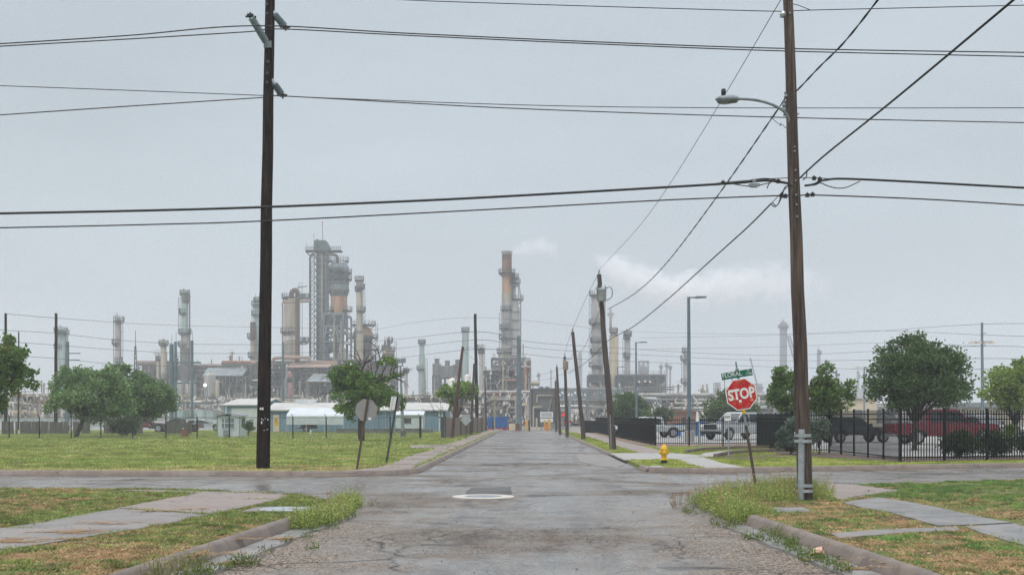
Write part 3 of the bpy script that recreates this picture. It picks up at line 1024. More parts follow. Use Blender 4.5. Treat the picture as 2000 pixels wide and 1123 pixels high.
# ================================================================== POLES, WIRES, SIGNS
def smooth_pts(pts, n=10):
    pts = [Vector(p) for p in pts]
    out = []
    m = len(pts)
    for i in range(m - 1):
        p0, p1, p2, p3 = pts[max(i - 1, 0)], pts[i], pts[i + 1], pts[min(i + 2, m - 1)]
        for k in range(n):
            t = k / n
            out.append(.5 * (2 * p1 + (p2 - p0) * t + (2 * p0 - 5 * p1 + 4 * p2 - p3) * t * t + (3 * p1 - p0 - 3 * p2 + p3) * t ** 3))
    out.append(pts[-1])
    return out


def wire(label, pts, r, mat='cable', name='overhead_wire', cat='cable', twist=0, n=10, group=None):
    P = smooth_pts([at(*p) for p in pts], n)
    m = MB()
    if twist:
        # three strands wound round each other
        Q = []
        for a, b in zip(P[:-1], P[1:]):
            for k in range(6):
                Q.append(a.lerp(b, k / 6))
        Q.append(P[-1])
        L = 0
        for s in range(2):
            pt = []
            L = 0
            for i, q in enumerate(Q):
                if i:
                    L += (q - Q[i - 1]).length
                t = L / twist * 6.283 + s * 3.1416
                pt.append(q + V(math.cos(t), 0, math.sin(t)) * r * .75)
            m.tube(pt, r, 5)
    else:
        m.tube(P, r, 6)
    return single(name, m, mat, label, cat, group, smooth=True)


def pole(name, label, base, top, Y, r0, r1, mat='pole_wood', cat='utility pole', n=14, group=None, cap=False, z0=LZ):
    b = at(base, HY + F * (EYE - z0) / Y, Y)
    tp = at(top[0], top[1], Y)
    t = thing(name, label, cat, b, group)
    k = 10
    P = [b.lerp(tp, i / k) + V(0, 0, -.15 if i == 0 else 0) for i in range(k + 1)]
    P = [p + V(random.uniform(-.012, .012), 0, 0) * (0 < i < k) for i, p in enumerate(P)]
    s = MB().tube(P, [r0 + (r1 - r0) * i / k for i in range(k + 1)], n).build('shaft', mat, t, True)
    return t, b, tp


# --- heavy transmission pole on the left
YL = F * (EYE - LZ) / (914.5 - HY)
t, b, tp = pole('utility_pole', 'tall dark wooden pole with three grey post insulators on the left lot', 513.5, (528.5, -110), YL, .212, .138, n=20)


def insulator(t, a, e, Y, dy0=-.15, dy1=-.35, bracket=True):
    p, q = at(a[0], a[1], Y) + V(0, dy0, 0), at(e[0], e[1], Y) + V(0, dy1, 0)
    pts, rs = [], []
    for i in range(25):
        u = i / 24
        pts.append(p.lerp(q, u))
        rs.append((.10 + .02 * (i % 2)) * (1.0 if u < .97 else .75))
    ins = MB().tube(pts, rs, 14).build('insulator', 'insulator', t, True)
    d = (q - p).normalized()
    MB().tube([p - d * .16, p + d * .02], .075, 10).build('mounting', 'galv', ins)
    cl = MB().box(q - V(.09, .05, .03) + d * .05, q + V(.09, .05, .05) + d * .05)
    cl.bar(q + d * .02 - V(.16, 0, 0), q + d * .02 + V(.16, 0, -.01), .05)
    cl.bar(q + d * .05 - V(0, 0, .1), q + d * .05 + V(0, 0, .1), .04)
    cl.build('clamp', 'black_metal', ins)
    return q


insulator(t, (522, 86), (499.5, 47), YL, -.2, -.6)
br = MB().box(at(519, 97, YL) + V(-.02, -.2, 0), at(527, 84, YL) + V(.08, -.05, 0))
br.build('bracket', 'galv_dull', t)
insulator(t, (536, 29), (554.5, 50), YL, 0, .1)
insulator(t, (536, 165), (549, 183), YL, 0, .1)
for px, py in ((523, 12), (524, 30), (526, 124), (524, 146), (524, 164)):
    p = at(px, py, YL) + V(0, -.155, 0)
    MB().lathe([(.001, -.03), (.055, -.03), (.045, .03), (.001, .03)], p, 10, Matrix.Rotation(R(90), 4, 'X')).build('bolt_head', 'post_dark', t)
st = MB()
for px, py, w, h in ((512, 798, .05, .07), (516, 798, .05, .08), (514, 818, .03, .04), (517, 820, .03, .03), (514, 825, .04, .08), (526, 819, .03, .05), (525, 838, .03, .03), (521, 817, .02, .03), (519, 840, .025, .02)):
    p = at(px, py, YL) + V(0, -.214, 0)
    st.box(p - V(w / 2, .004, h / 2), p + V(w / 2, .004, h / 2))
st.build('paper_scraps', 'white_paint', t, label='torn white paper scraps stapled low on the pole')['kind'] = 'stuff'

# --- near right pole with conduit
YR = F * (EYE - .06) / (983 - HY)
t, b, tp = pole('utility_pole', 'nearest wooden pole with a grey conduit strapped to its foot on the right', 1573, (1536, -60), YR, .148, .088, 'pole_wood_worn', n=20, z0=.06)
NP = t
cd = MB()
c0, c1 = at(1567, 985, YR) + V(-.06, -.125, 0), at(1565, 838, YR) + V(-.02, -.12, 0)
cd.tube([c0 + V(0, 0, -.1), c1], .062, 14)
cd.build('conduit', 'galv', t, True)
for py in (850, 861, 947, 957.5):
    p = at(1573 - (985 - py) * .0354, py, YR)
    w = MB().lathe([(.158, -.03), (.161, -.03), (.161, .03), (.158, .03)], p + V(-.012, -.03, 0), 22, Matrix.Diagonal((1, 1.15, 1, 1)))
    w.f = [f for f in w.f if len(f) == 4]
    w.build('strap', 'galv', t, True)
hw = MB()
for px, py, d in ((1537, 186, 1), (1533, 203, 1), (1534, 212, 1), (1535, 222, 1), (1556, 183, -1), (1561, 223, -1)):
    p = at(px, py, YR)
    if d > 0:
        hw.lathe([(.03, -.05), (.045, -.04), (.03, -.012), (.03, .012), (.045, .04), (.03, .05)], p + V(-.02, -.02, 0), 10)
    hw.bar(p, p + V(.16 * d, 0, 0), .022)
    hw.build('spool_insulator' if d > 0 else 'pole_step', 'galv_dull', t)
    hw = MB()
for py in (30, 290, 298, 335, 355, 383, 402, 425):
    p = at(1536 + (py + 60) * .0345, py, YR) + V(.01, -.115, 0)
    MB().lathe([(.001, -.02), (.02, -.02), (.02, .02), (.001, .02)], p, 8, Matrix.Rotation(R(90), 4, 'X')).build('bolt_head', 'galv_dull', t)
MB().lathe([(.001, 0), (.06, .01), (.075, .06), (.05, .11), (.001, .12)], at(1530, 35, YR), 12).build('line_insulator', 'galv', t)

# street lamp bolted to the near pole
lamp = at(1541, 245, YR)
t = thing('street_lamp', 'cobra-head street lamp on a curved arm bolted to the nearest pole', 'street lamp', lamp)
arm = [at(1541, 247, YR), at(1538, 233, YR), at(1525, 219, YR), at(1500, 208, YR), at(1470, 202, YR), at(1436, 201, YR)]
arm = [p + V(0, -.03 - .05 * i, 0) for i, p in enumerate(arm)]
MB().tube(smooth_pts(arm, 6), .026, 8).build('arm', 'galv_dull', t, True)
h = arm[-1]
hd = MB()
pr = [(.02, 0), (.105, .05), (.125, .16), (.12, .28), (.08, .40), (.02, .455)]
hd.lathe([(r, z) for r, z in pr], h + V(.03, 0, -.01), 14, Matrix.Rotation(R(-90), 4, 'Y') @ Matrix.Diagonal((.62, 1, 1, 1)))
head = hd.build('lamp_head', 'galv_dull', t, True)
MB().lathe([(.001, -.035), (.075, -.03), (.10, 0), (.1, .012), (.001, .012)], h + V(-.25, 0, -.062), 14, Matrix.Diagonal((1.5, 1, 1, 1))).build('lens', 'glass_grey', head, True)
MB().lathe([(.001, 0), (.04, 0), (.045, .03), (.045, .10), (.03, .12), (.001, .12)], h + V(-.27, 0, .065), 12).build('photocell', 'black_metal', head, True)
jw = MB().tube(smooth_pts([at(1505, 227, YR), at(1515, 238, YR), at(1523, 243, YR), at(1526, 240, YR), at(1523, 246, YR), at(1528, 244, YR), at(1535, 250, YR), at(1541, 246, YR)], 6), .006, 5)
jw.build('lead_wire', 'cable', t)

# --- row of leaning poles along the right kerb
Y1 = 57.7
t, b, tp = pole('utility_pole', 'leaning wooden pole with a grey transformer, first down the right kerb', 1198, (1170, 536), Y1, .17, .105, 'pole_wood_grey')
tr = at(1176.5, 587, Y1) + V(-.05, -.32, 0)
can = MB().lathe([(.18, -.03), (.21, 0), (.225, .05), (.225, .50), (.24, .52), (.24, .56), (.12, .62), (.001, .63)], tr - V(0, 0, .05), 18).build('transformer', 'galv', t, True)
bs = MB()
for dx in (-.22, .0, .16):
    bs.lathe([(.03, 0), (.05, .03), (.03, .06), (.05, .09), (.03, .12), (.02, .22)], tr + V(dx, -.03, .5), 8)
bs.bar(tr + V(-.32, 0, .56), tr + V(.3, 0, .58), .04)
bs.build('bushing', 'galv_dull', can)
MB().tube(smooth_pts([tr + V(.2, .1, .62), tr + V(.42, .1, .64), tr + V(.52, .1, .45), tr + V(.48, .1, .15), tr + V(.25, .15, 0)], 5), .03, 8).build('riser', 'galv', t, True)
MB().tube(smooth_pts([tr + V(-.22, -.1, .5), tr + V(-.24, -.1, .1), tr + V(-.1, .1, -.35)], 5), .012, 6).build('lead_wire', 'cable', t)
MB().tube([at(1193.5, 878, Y1) + V(0, -.17, 0), at(1191, 810, Y1) + V(0, -.17, 0)], .03, 6).build('ground_conduit', 'galv_dull', t)
MB().lathe([(.02, 0), (.02, .07), (.045, .09), (.05, .13), (.035, .16), (.04, .19), (.001, .22)], tp, 10).build('top_insulator', 'galv_dull', t, True)
for bx, tpx, Y, lab, r in ((1140, (1118.5, 648), 84.5, 'bare wooden pole leaning left, second down the right kerb', .165), (1108, (1103, 696), 103.8, 'upright pole with a small rusty transformer, third down the right kerb', .165),
                           (1094, (1087.5, 716), 118, 'thin leaning wooden pole, fourth down the right kerb', .15), (1086.5, (1085, 744), 142, 'farthest wooden pole at the end of the right kerb', .16)):
    t, b, tp = pole('utility_pole', lab, bx, tpx, Y, r, r * .68, 'pole_wood_grey', n=10)
    MB().lathe([(.02, 0), (.02, .1), (.06, .12), (.06, .2), (.001, .28)], tp, 8).build('top_insulator', 'galv_dull', t)
    if Y == 103.8:
        q = at(1104.5, 716, Y) + V(0, -.3, -.3)
        MB().lathe([(.2, 0), (.24, .06), (.24, .75), (.001, .85)], q, 12).build('transformer', 'ref_orange', t, True)
        MB().bar(q + V(-.3, 0, .9), q + V(.45, 0, 1.0), .05).build('bracket', 'galv_dull', t)
# left kerb row
mk('pole_red', (.10, .045, .038), (.06, .034, .03), 2, .92, stretch=(8, 8, .4))
for bx, tpx, Y, lab, r, m in ((882, (904, 677), 88.6, 'slim reddish wooden pole leaning right by the brown board fence', .13, 'pole_red'), (919, (926, 710), 107, 'short slim wooden pole leaning against the far end of the board fence', .12, 'pole_wood_grey'),
                              (932, (928, 613), 128, 'tall dark pole rising behind the brown board fence', .2, 'pole_wood'), (950, (947, 738), 141, 'thin pole at the end of the left kerb by the blue container', .12, 'pole_wood_grey')):
    t, b, tp = pole('utility_pole', lab, bx, tpx, Y, r, r * .75, m, n=10)
    MB().bar(tp + V(-.12, 0, -.25), tp + V(.2, 0, -.25), .06).build('bracket', 'galv_dull', t)
# far poles on the left and steel ones
for bx, tpx, Y, lab, r, m, cat in ((109, (109.5, 612), 130, 'tall brown pole in front of the mint column at far left', .21, 'pole_wood', 'utility pole'), (11, (11, 612), 130, 'tall brown pole standing above the leafy tree at the left edge', .19, 'pole_wood', 'utility pole'),
                                   (36, (36.5, 648), 150, 'short thin pole above the tree at the left edge', .12, 'pole_wood', 'utility pole'), (131, (131.5, 667), 140, 'thick blue-grey steel pole beside the mint column at far left', .3, 'steel_pole', 'steel pole'),
                                   (1014, (1013, 656), 150, 'blue-grey steel pole at the refinery gate, in front of the main stack', .34, 'steel_pole', 'steel pole'), (553, (552.5, 668), 150, 'slim steel pole just right of the big left pole', .2, 'steel_pole', 'steel pole'),
                                   (1919, (1918, 630), 138, '', .2, 'steel_pole', 'light pole')):
    if not lab:
        lab = 'tall steel pole with a crossbar of lit lamps at far right'
    t, b, tp = pole('steel_pole' if 'steel' in cat else 'light_pole' if 'light' in cat else 'utility_pole', lab, bx, tpx, Y, r, r * .7, m, cat, n=10)
    if bx == 1919:
        MB().bar(at(1897, 668, Y), at(1939, 667, Y), .14).build('crossbar', 'galv_dull', t)
        for px in (1898, 1911, 1926, 1937):
            MB().box(at(px - 4, 670, Y) - V(0, .4, .05), at(px + 4, 667.6, Y) + V(0, .4, 0)).build('lamp', 'lamp_soft', t)
        for py in (652, 676):
            MB().bar(at(1919, py, Y), at(1925, py - 2, Y), .1).build('insulator', 'galv_dull', t)
    if bx == 131:
        for py in (690, 703):
            MB().bar(at(131, py, Y), at(157 if py == 690 else 155, py, Y), .12).build('arm', 'steel_pole', t)
    if bx == 553:
        MB().bar(at(500, 708, Y), at(569, 707, Y), .2).build('crossbar', 'steel_pole', t)
# gantry of the substation
t = thing('power_gantry', 'blue-grey steel gantry of three masts with crossbars right of the dark trees', 'gantry', at(355, 840, 150))
for px, py, w in ((335, 672, .55), (343, 667, .36), (375, 665, .38)):
    MB().tube([at(px, 841, 150), at(px, py, 150)], w / 2, 8).build('mast', 'steel_pole', t)
    MB().tube([at(px + (1 if px > 340 else 0), py, 150), at(px + 1, py - 18, 150)], .03, 4).build('rod', 'galv_dull', t)
for py, a, c in ((708, 326, 392), (748, 341, 385), (787, 345, 420)):
    MB().bar(at(a, py, 150), at(c, py, 150), .22).build('crossbar', 'steel_pole', t)

# ---- the wires
wire('upper transmission wire of the top pair', [(-260, 100, 36.4), (0, 86, 36.2), (250, 70, 36), (498, 51, 35.7), (800, 66, 36.2), (1200, 84, 36.4), (1540, 95.5, 36.5), (2000, 103, 36.5), (2260, 105, 36.5)], .019, name='transmission_wire')
wire('lower transmission wire of the top pair', [(-260, 106, 36.4), (0, 91, 36.4), (250, 77, 36.4), (480, 63, 36.4), (553, 57.5, 36.4), (800, 70, 36.5), (1200, 88, 36.5), (1540, 100.5, 36.5), (2000, 111, 36.5), (2260, 116, 36.5)], .018, name='transmission_wire')
wire('transmission wire running nearly level below the top pair', [(-260, 160, 36.6), (0, 168, 36.6), (250, 177, 36.6), (513, 187, 36.6), (1000, 205, 36.6), (1400, 211, 36.6), (2000, 211, 36.6), (2260, 209, 36.6)], .013, name='transmission_wire')
wire('transmission wire falling to the right from the lowest grey insulator', [(-260, 243, 36.4), (0, 225, 36.4), (250, 208, 36.4), (513, 191, 36.4), (549, 188, 36.4), (1000, 212, 36.4), (1500, 229, 36.4), (2000, 240, 36.4), (2260, 245, 36.4)], .017, name='transmission_wire')
wire('thin wire crossing the very top of the photo', [(600, -10, YR), (800, 1, YR), (1000, 8, YR), (1300, 17, YR), (1530, 23, YR), (1585, 20.5, YR), (2000, 11, YR), (2260, 5, YR)], .0085)
wire('short jumper wire at the top of the nearest pole', [(1535, 2, YR), (1548, 8, YR), (1562, 12, YR), (1583, 20.5, YR)], .007)
wire('thick communication cable from the nearest pole past the big left pole', [(-260, 421, YR), (0, 417, YR), (300, 411, YR), (520, 404.5, YR), (800, 393, YR), (1000, 383, YR), (1300, 366, YR), (1440, 357.5, YR), (1500, 353, YR), (1552, 361, YR)], .024, name='communication_cable')
wire('thick communication cable leaving the nearest pole to the right', [(1572, 363, YR), (1590, 360, YR), (1612, 352, YR), (1680, 350.5, YR), (2000, 367, YR), (2260, 381, YR)], .022, name='communication_cable')
wire('messenger strand above the thick communication cable', [(1400, 358, YR), (1470, 352, YR), (1545, 347.5, YR), (1590, 348, YR), (1650, 351, YR)], .008, name='communication_cable')
wire('thinner cable below the thick communication cable', [(-260, 449, YR), (0, 445, YR), (300, 438.5, YR), (520, 431.5, YR), (1000, 407, YR), (1300, 391, YR), (1520, 382.5, YR), (1560, 382, YR), (1600, 381.5, YR), (1800, 389, YR), (2000, 401, YR), (2260, 418, YR)], .0135, name='communication_cable')
wire('twisted service cable dropping from the upper right corner to the lamp', [(1795, -110, 15.2), (1715, 0, 17.3), (1650, 82, 19.3), (1600, 132, 21), (1558, 176, 22.7), (1537, 193, 23)], .0105, name='service_cable', twist=1.5)
wire('twisted service cable sagging from the lamp to the transformer pole', [(1535, 190, 23), (1505, 235, 23.8), (1400, 385, 29.5), (1300, 516, 37.5), (1240, 573, 45), (1187, 604, 57.5)], .0105, name='service_cable', twist=1.5)
wire('thick cable dropping from the upper right corner to the middle of the nearest pole', [(2095, -100, 12.2), (1980, 0, 13.8), (1750, 192, 17.6), (1620, 296, 20.8), (1580, 331, 22.2), (1552, 358, 22.9)], .016, name='service_cable')
wire('thick cable sagging from the nearest pole down the street', [(1506, 398, 24), (1460, 444, 26.4), (1400, 498, 30.3), (1300, 588, 38.5), (1235, 639, 47), (1188, 665, 57.6), (1160, 694, 68), (1133, 716, 84), (1110, 730, 103)], .016, name='service_cable')
wire('thin guy strand from that cable up to the nearest pole', [(1506, 398, 24), (1530, 373, 23.4), (1552, 353, 22.9)], .007, name='service_cable')
for k, pts in enumerate(([(1506, 398), (1512, 404), (1520, 398), (1530, 372), (1538, 362)], [(1509, 396), (1517, 402), (1527, 385), (1533, 366), (1545, 362)], [(1430, 359), (1465, 364), (1500, 358), (1512, 352)], [(1498, 368), (1503, 358), (1512, 354)], [(1571, 362), (1590, 362), (1602, 357)], [(1600, 356), (1625, 366), (1650, 367), (1680, 354)], [(1576, 332), (1575, 345), (1568, 352)], [(1440, 357), (1500, 349), (1550, 364)])):
    wire(['loose loop of cable left of the nearest pole, below the thick cable', 'second loose cable loop tight beside the nearest pole', 'drooping cable loop under the splice box', 'short loose cable end left of the nearest pole', 'cable tail just right of the nearest pole', 'drooping cable loop right of the nearest pole', 'short cable drop above the right cable tail', 'slack cable bridging the splice box and the nearest pole'][k], [(x, y, YR - .1) for x, y in pts], .010, name='cable_loop', cat='cable loop', n=8)
sb = MB().box(at(1466, 366, YR - .1) - V(0, .05, 0), at(1479, 359, YR - .1) + V(0, .05, 0))
sb.box(at(1470, 356, YR - .1) - V(0, .04, 0), at(1476, 350.5, YR - .1) + V(0, .04, 0))
sb.bar(at(1462, 362.5, YR - .1), at(1484, 361.5, YR - .1), .05)
single('splice_box', sb, 'galv_dull', 'small grey splice box hanging from the thick cable near the pole', 'splice box')
for i, (px, py) in enumerate(((1412, 358), (1520, 355), (1590, 349), (1601, 351), (1577, 382), (1587, 381), (1526, 383), (1534, 384))):
    b_ = at(px, py, YR - .05)
    single('cable_clamp', MB().box(b_ - V(.035, .03, .03), b_ + V(.035, .03, .035)).bar(b_, b_ + V(0, 0, .06), .02), 'black_metal', 'small dark clamp on the ' + ['thick cable, left of the splice box', 'thick cable between splice box and pole', 'thick cable just right of the pole', 'thick cable, second to the right of the pole', 'lower thin cable just right of the pole', 'lower thin cable, second to the right of the pole', 'lower thin cable, second to the left of the pole', 'lower thin cable just left of the pole'][i], 'clamp')
wire('thin primary wire sloping down from the top of the nearest pole', [(1552, -45, 22.5), (1524, 2, 23), (1400, 212, 30.5), (1300, 372, 37.5), (1240, 452, 44.4), (1170, 527, 57.6)], .0075)
for k, (pts, lab) in enumerate((([(1171, 529, 57.7), (1140, 592, 69), (1118.5, 642, 84.5)], 'hair-thin top wire between the first and second right kerb poles'), ([(1118.5, 642, 84.5), (1108, 672, 95), (1103, 691, 103.8)], 'hair-thin top wire between the second and third right kerb poles'),
                                ([(1171, 607, 57.7), (1150, 660, 68), (1136, 684, 78), (1120, 689, 84.5), (1112, 704, 95), (1090, 722, 118), (1030, 738, 140)], 'service wire looping from the transformer pole down the street'),
                                ([(1127, 718, 84.5), (1095, 732, 105), (1060, 742, 130), (1010, 746, 150)], 'low cable bundle between the far right kerb poles'),
                                ([(904, 683, 88.6), (918, 678, 100), (930, 680, 128)], 'short wire between the reddish pole and the tall dark pole'),
                                ([(904, 684, 88.6), (930, 705, 105), (947, 718, 120), (1013, 738, 150)], 'slack wire from the reddish pole towards the steel pole'))):
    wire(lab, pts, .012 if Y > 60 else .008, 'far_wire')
far = [
    ([(11, 613, 130), (60, 617, 135), (109, 621, 130), (330, 635, 180), (610, 641, 220)], 'uppermost far wire over the left half'),
    ([(-30, 641, 130), (11, 645, 130), (109, 651, 130), (240, 665, 150), (375, 672, 150), (552, 673, 150)], 'second far wire over the left half'),
    ([(-30, 664, 130), (109, 674, 130), (240, 684, 150), (375, 690, 150), (552, 690, 150)], 'third far wire over the left half'),
    ([(-30, 692, 130), (109, 700, 130), (230, 712, 150), (335, 715, 150)], 'lowest far wire over the left half'),
    ([(552, 673, 150), (760, 664, 170), (928, 648, 128), (1013, 664, 150), (1130, 675, 170), (1500, 694, 200), (1919, 676, 138), (2100, 690, 138)], 'far wire passing the top of the main stack base'),
    ([(552, 690, 150), (760, 682, 170), (928, 664, 128), (1013, 676, 150), (1130, 686, 170), (1500, 704, 200), (1919, 700, 138), (2100, 706, 138)], 'far wire just under the stack base wire'),
    ([(552, 708, 150), (760, 700, 170), (928, 682, 128), (1013, 690, 150), (1150, 702, 170), (1500, 716, 200), (1800, 722, 160), (2100, 716, 138)], 'lowest long far wire'),
    ([(700, 650, 220), (928, 620, 220), (1250, 648, 250), (1600, 652, 250), (1919, 633, 138), (2100, 640, 138)], 'topmost far wire over the right half'),
    ([(1250, 660, 250), (1500, 655, 230), (1700, 646, 200), (1919, 654, 138), (2100, 660, 138)], 'far wire above the faint right columns'),
    ([(1250, 682, 250), (1500, 678, 230), (1700, 670, 200), (1919, 676, 138)], 'far wire level with the right crossbar lamps'),
]
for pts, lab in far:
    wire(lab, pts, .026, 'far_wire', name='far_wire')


# ---- signs
FONT = None


def lettering(txt, size, loc, parent, mat, name='lettering', sx=1.0, bold=.0, align='CENTER', rx=90):
    c = bpy.data.curves.new(name, 'FONT')
    c.body = txt
    c.size = size
    c.align_x = align
    c.align_y = 'CENTER'
    c.offset = bold
    c.extrude = .0015
    c.materials.append(MAT[mat])
    tmp = bpy.data.objects.new(name, c)
    COL.objects.link(tmp)
    me = bpy.data.meshes.new_from_object(tmp.evaluated_get(bpy.context.evaluated_depsgraph_get()))
    bpy.data.objects.remove(tmp)
    o = bpy.data.objects.new(name, me)
    COL.objects.link(o)
    o.parent = parent
    o.location = loc
    o.rotation_euler = (R(rx), 0, 0)
    o.scale = (sx, 1, 1)
    return o


def octagon(r):
    return [(r * math.cos(R(22.5 + 45 * k)), r * math.sin(R(22.5 + 45 * k))) for k in range(8)]


sb_ = gd(1476, 948, .06)
S = sb_.y / F      # metres per px at the stop sign
t = thing('stop_sign', 'weathered red stop sign leaning left under a green street name blade', 'stop sign', sb_, local=True, rot=(0, R(-9.3), R(4)))
L_ = (948 - 770) * S / math.cos(R(9.3))
MB().box((-.03, -.02, -.25), (.03, .025, L_ * .66)).build('post', 'post_rust', t)
MB().box((-.026, -.016, L_ * .66), (.026, .02, L_ + .62)).build('upper_post', 'galv_dull', t)
MB().lathe([(.04, -.05), (.045, 0), (.04, .05)], (0, 0, L_ - .43), 10).build('collar', 'yellow_paint', t)
oc = MB().extr(octagon(.405), .004, Matrix.Translation((0, -.030, L_)))
fc = oc.build('border', 'sign_white', t)
MB().extr(octagon(.378), .004, Matrix.Translation((0, -.0345, L_))).build('face', 'sign_red', fc)
lettering('STOP', .345, (0, -.038, L_ + .0), t, 'sign_white', sx=.79, bold=.013)
sk = MB().box((-.085, -.0395, L_ - .19), (-.02, -.037, L_ - .125))
sk.build('sticker', 'sign_white', t)
scr = MB()
for k in range(70):
    x, z = random.uniform(-.33, .33), random.choice((random.uniform(.14, .33), random.uniform(-.33, -.14), random.uniform(-.33, .33)))
    if abs(x) + abs(z) > .45:
        continue
    a = random.uniform(0, 3.14)
    l = random.uniform(.01, .05)
    scr.bar((x - l * math.cos(a), -.0372, L_ + z - l * math.sin(a)), (x + l * math.cos(a), -.0372, L_ + z + l * math.sin(a)), .0012, random.uniform(.003, .009))
mk('scratch', (.55, .28, .16), (.5, .2, .12), 20, .7)
scr.build('scratches', 'scratch', t)
zf = L_ + .49
bl = MB().box((-.41, -.034, zf - .082), (.35, -.030, zf + .082)).build('street_blade', 'sign_green', t)
lettering('FLORAL', .158, (-.395, -.037, zf + .010), bl, 'sign_white', align='LEFT', sx=.86, bold=.001)
lettering('ST', .078, (.30, -.037, zf + .046), bl, 'sign_white', align='RIGHT', sx=.95)
lettering('1700', .08, (.335, -.037, zf - .026), bl, 'sign_white', align='RIGHT', sx=1.0)
MB().box((-.03, -.06, zf + .082), (.03, .06, zf + .13)).build('blade_clamp', 'galv_dull', t)
bl2 = MB().cbox((0, 0, zf + .22), (.36, .005, .17), R(70))
bl2.build('cross_blade', 'sign_green', t, label='small green street blade seen nearly edge-on')
# two signs seen from behind at the far left corner
bx = gd(697, 917, LZ)
t = thing('stop_sign', 'grey back of an octagonal sign leaning right by the left corner', 'stop sign', bx, local=True, rot=(0, R(9), R(-4)))
Lb = (917 - 801) * bx.y / F / math.cos(R(9))
MB().box((-.03, -.03, -.2), (.03, .02, Lb + .33)).build('post', 'post_rust', t)
MB().extr(octagon(.355), .004, Matrix.Translation((0, .024, Lb))).build('face', 'sign_back', t)
MB().box((.10, .019, Lb - .27), (.19, .0215, Lb - .2)).build('sticker', 'sign_white', t)
bx = gd(754.5, 905, LZ)
t = thing('traffic_sign', 'narrow white sign seen edge-on atop a leaning dark post', 'road sign', bx, local=True, rot=(0, R(9.7), 0))
Lb = (905 - 775) * bx.y / F / math.cos(R(9.7))
MB().box((-.035, -.03, -.2), (.035, .02, Lb - .42)).build('post', 'post_dark', t)
MB().box((-.025, -.03, Lb - .42), (.025, .02, Lb)).build('upper_post', 'black_metal', t)
MB().cbox((-.02, .05, Lb - .24), (.30, .006, .50), R(36)).build('face', 'sign_back', t)
MB().cbox((-.12, -.03, Lb - .24), (.18, .004, .46), R(10)).build('rear_face', 'sign_white', t)
bx = at(910, 857, 86.5)
t = thing('warning_sign', 'grey back of a diamond sign on a thin post by the board fence', 'road sign', bx)
MB().box(bx + V(-.03, -.03, -.2), bx + V(.03, .03, 1.75)).build('post', 'post_dark', t)
d_ = .42
MB().extr([(0, -d_), (d_, 0), (0, d_), (-d_, 0)], .01, Matrix.Translation(at(910, 820, 86.5) + V(0, -.05, 0))).build('face', 'galv', t)
bx = gd(1423, 892, LZ)
t = thing('exit_sign', 'small white EXIT sign on a thin grey post before the black fence', 'sign', bx)
MB().box(bx + V(-.022, -.02, -.1), bx + V(.022, .02, 1.72)).build('post', 'galv', t)
fx = at(1421, 814.5, bx.y) + V(0, -.03, 0)
MB().box(fx - V(.125, .003, .135), fx + V(.125, .003, .135)).build('face', 'sign_white', t)
lettering('EXIT', .125, fx - bx + V(0, -.006, .0), t, 'black_metal', sx=.8, bold=.003)
bx = gd(1366, 877, LZ)
t = thing('sign_post', 'grey post with a narrow white plate left of the EXIT sign', 'sign', bx)
MB().box(bx + V(-.035, -.03, -.1), bx + V(.035, .03, 1.3)).build('post', 'galv', t)
MB().extr([(-.07, 0), (.08, 0), (.06, .42), (0, .52), (-.05, .46)], .03, Matrix.Translation(at(1362, 823, bx.y))).build('plate', 'sign_white', t)

# ---- fire hydrant
hb = gd(1297, 904.5, LZ)
hs = 40.5 * hb.y / F / .78
t = thing('fire_hydrant', 'yellow fire hydrant with a black foot on the corner grass', 'hydrant', hb, local=True, rot=(0, 0, R(20)))
t.scale = (hs, hs, hs)
MB().lathe([(.13, -.05), (.125, .10), (.10, .11), (.10, .14)], (0, 0, 0), 20).build('foot', 'black_metal', t, True)
br_ = MB().lathe([(.15, .125), (.15, .155), (.105, .165), (.10, .5), (.115, .51), (.155, .515), (.155, .545), (.125, .555), (.12, .58), (.105, .63), (.075, .67), (.035, .69), (.035, .70), (.028, .70), (.026, .745), (.001, .75)], (0, 0, 0), 24)
bd = br_.build('barrel', 'hydrant_yellow', t, True)
for ang, r, l in ((180, .055, .19), (0, .055, .17), (-110, .075, .19)):
    M_ = Matrix.Rotation(R(ang), 4, 'Z') @ Matrix.Rotation(R(90), 4, 'Y')
    MB().lathe([(r * 1.05, .05), (r, .06), (r, l - .06), (r * 1.25, l - .055), (r * 1.25, l - .01), (r * .9, l), (r * .45, l), (r * .45, l + .035), (.001, l + .035)], (0, 0, .41), 14, M_).build('outlet_cap', 'hydrant_yellow', bd, True)
bt = MB()
for k in range(8):
    a = k * math.pi / 4
    bt.lathe([(.012, -.01), (.012, .05), (.001, .052)], (.137 * math.cos(a), .137 * math.sin(a), .51), 6)
bt.build('flange_bolts', 'hydrant_yellow', bd)


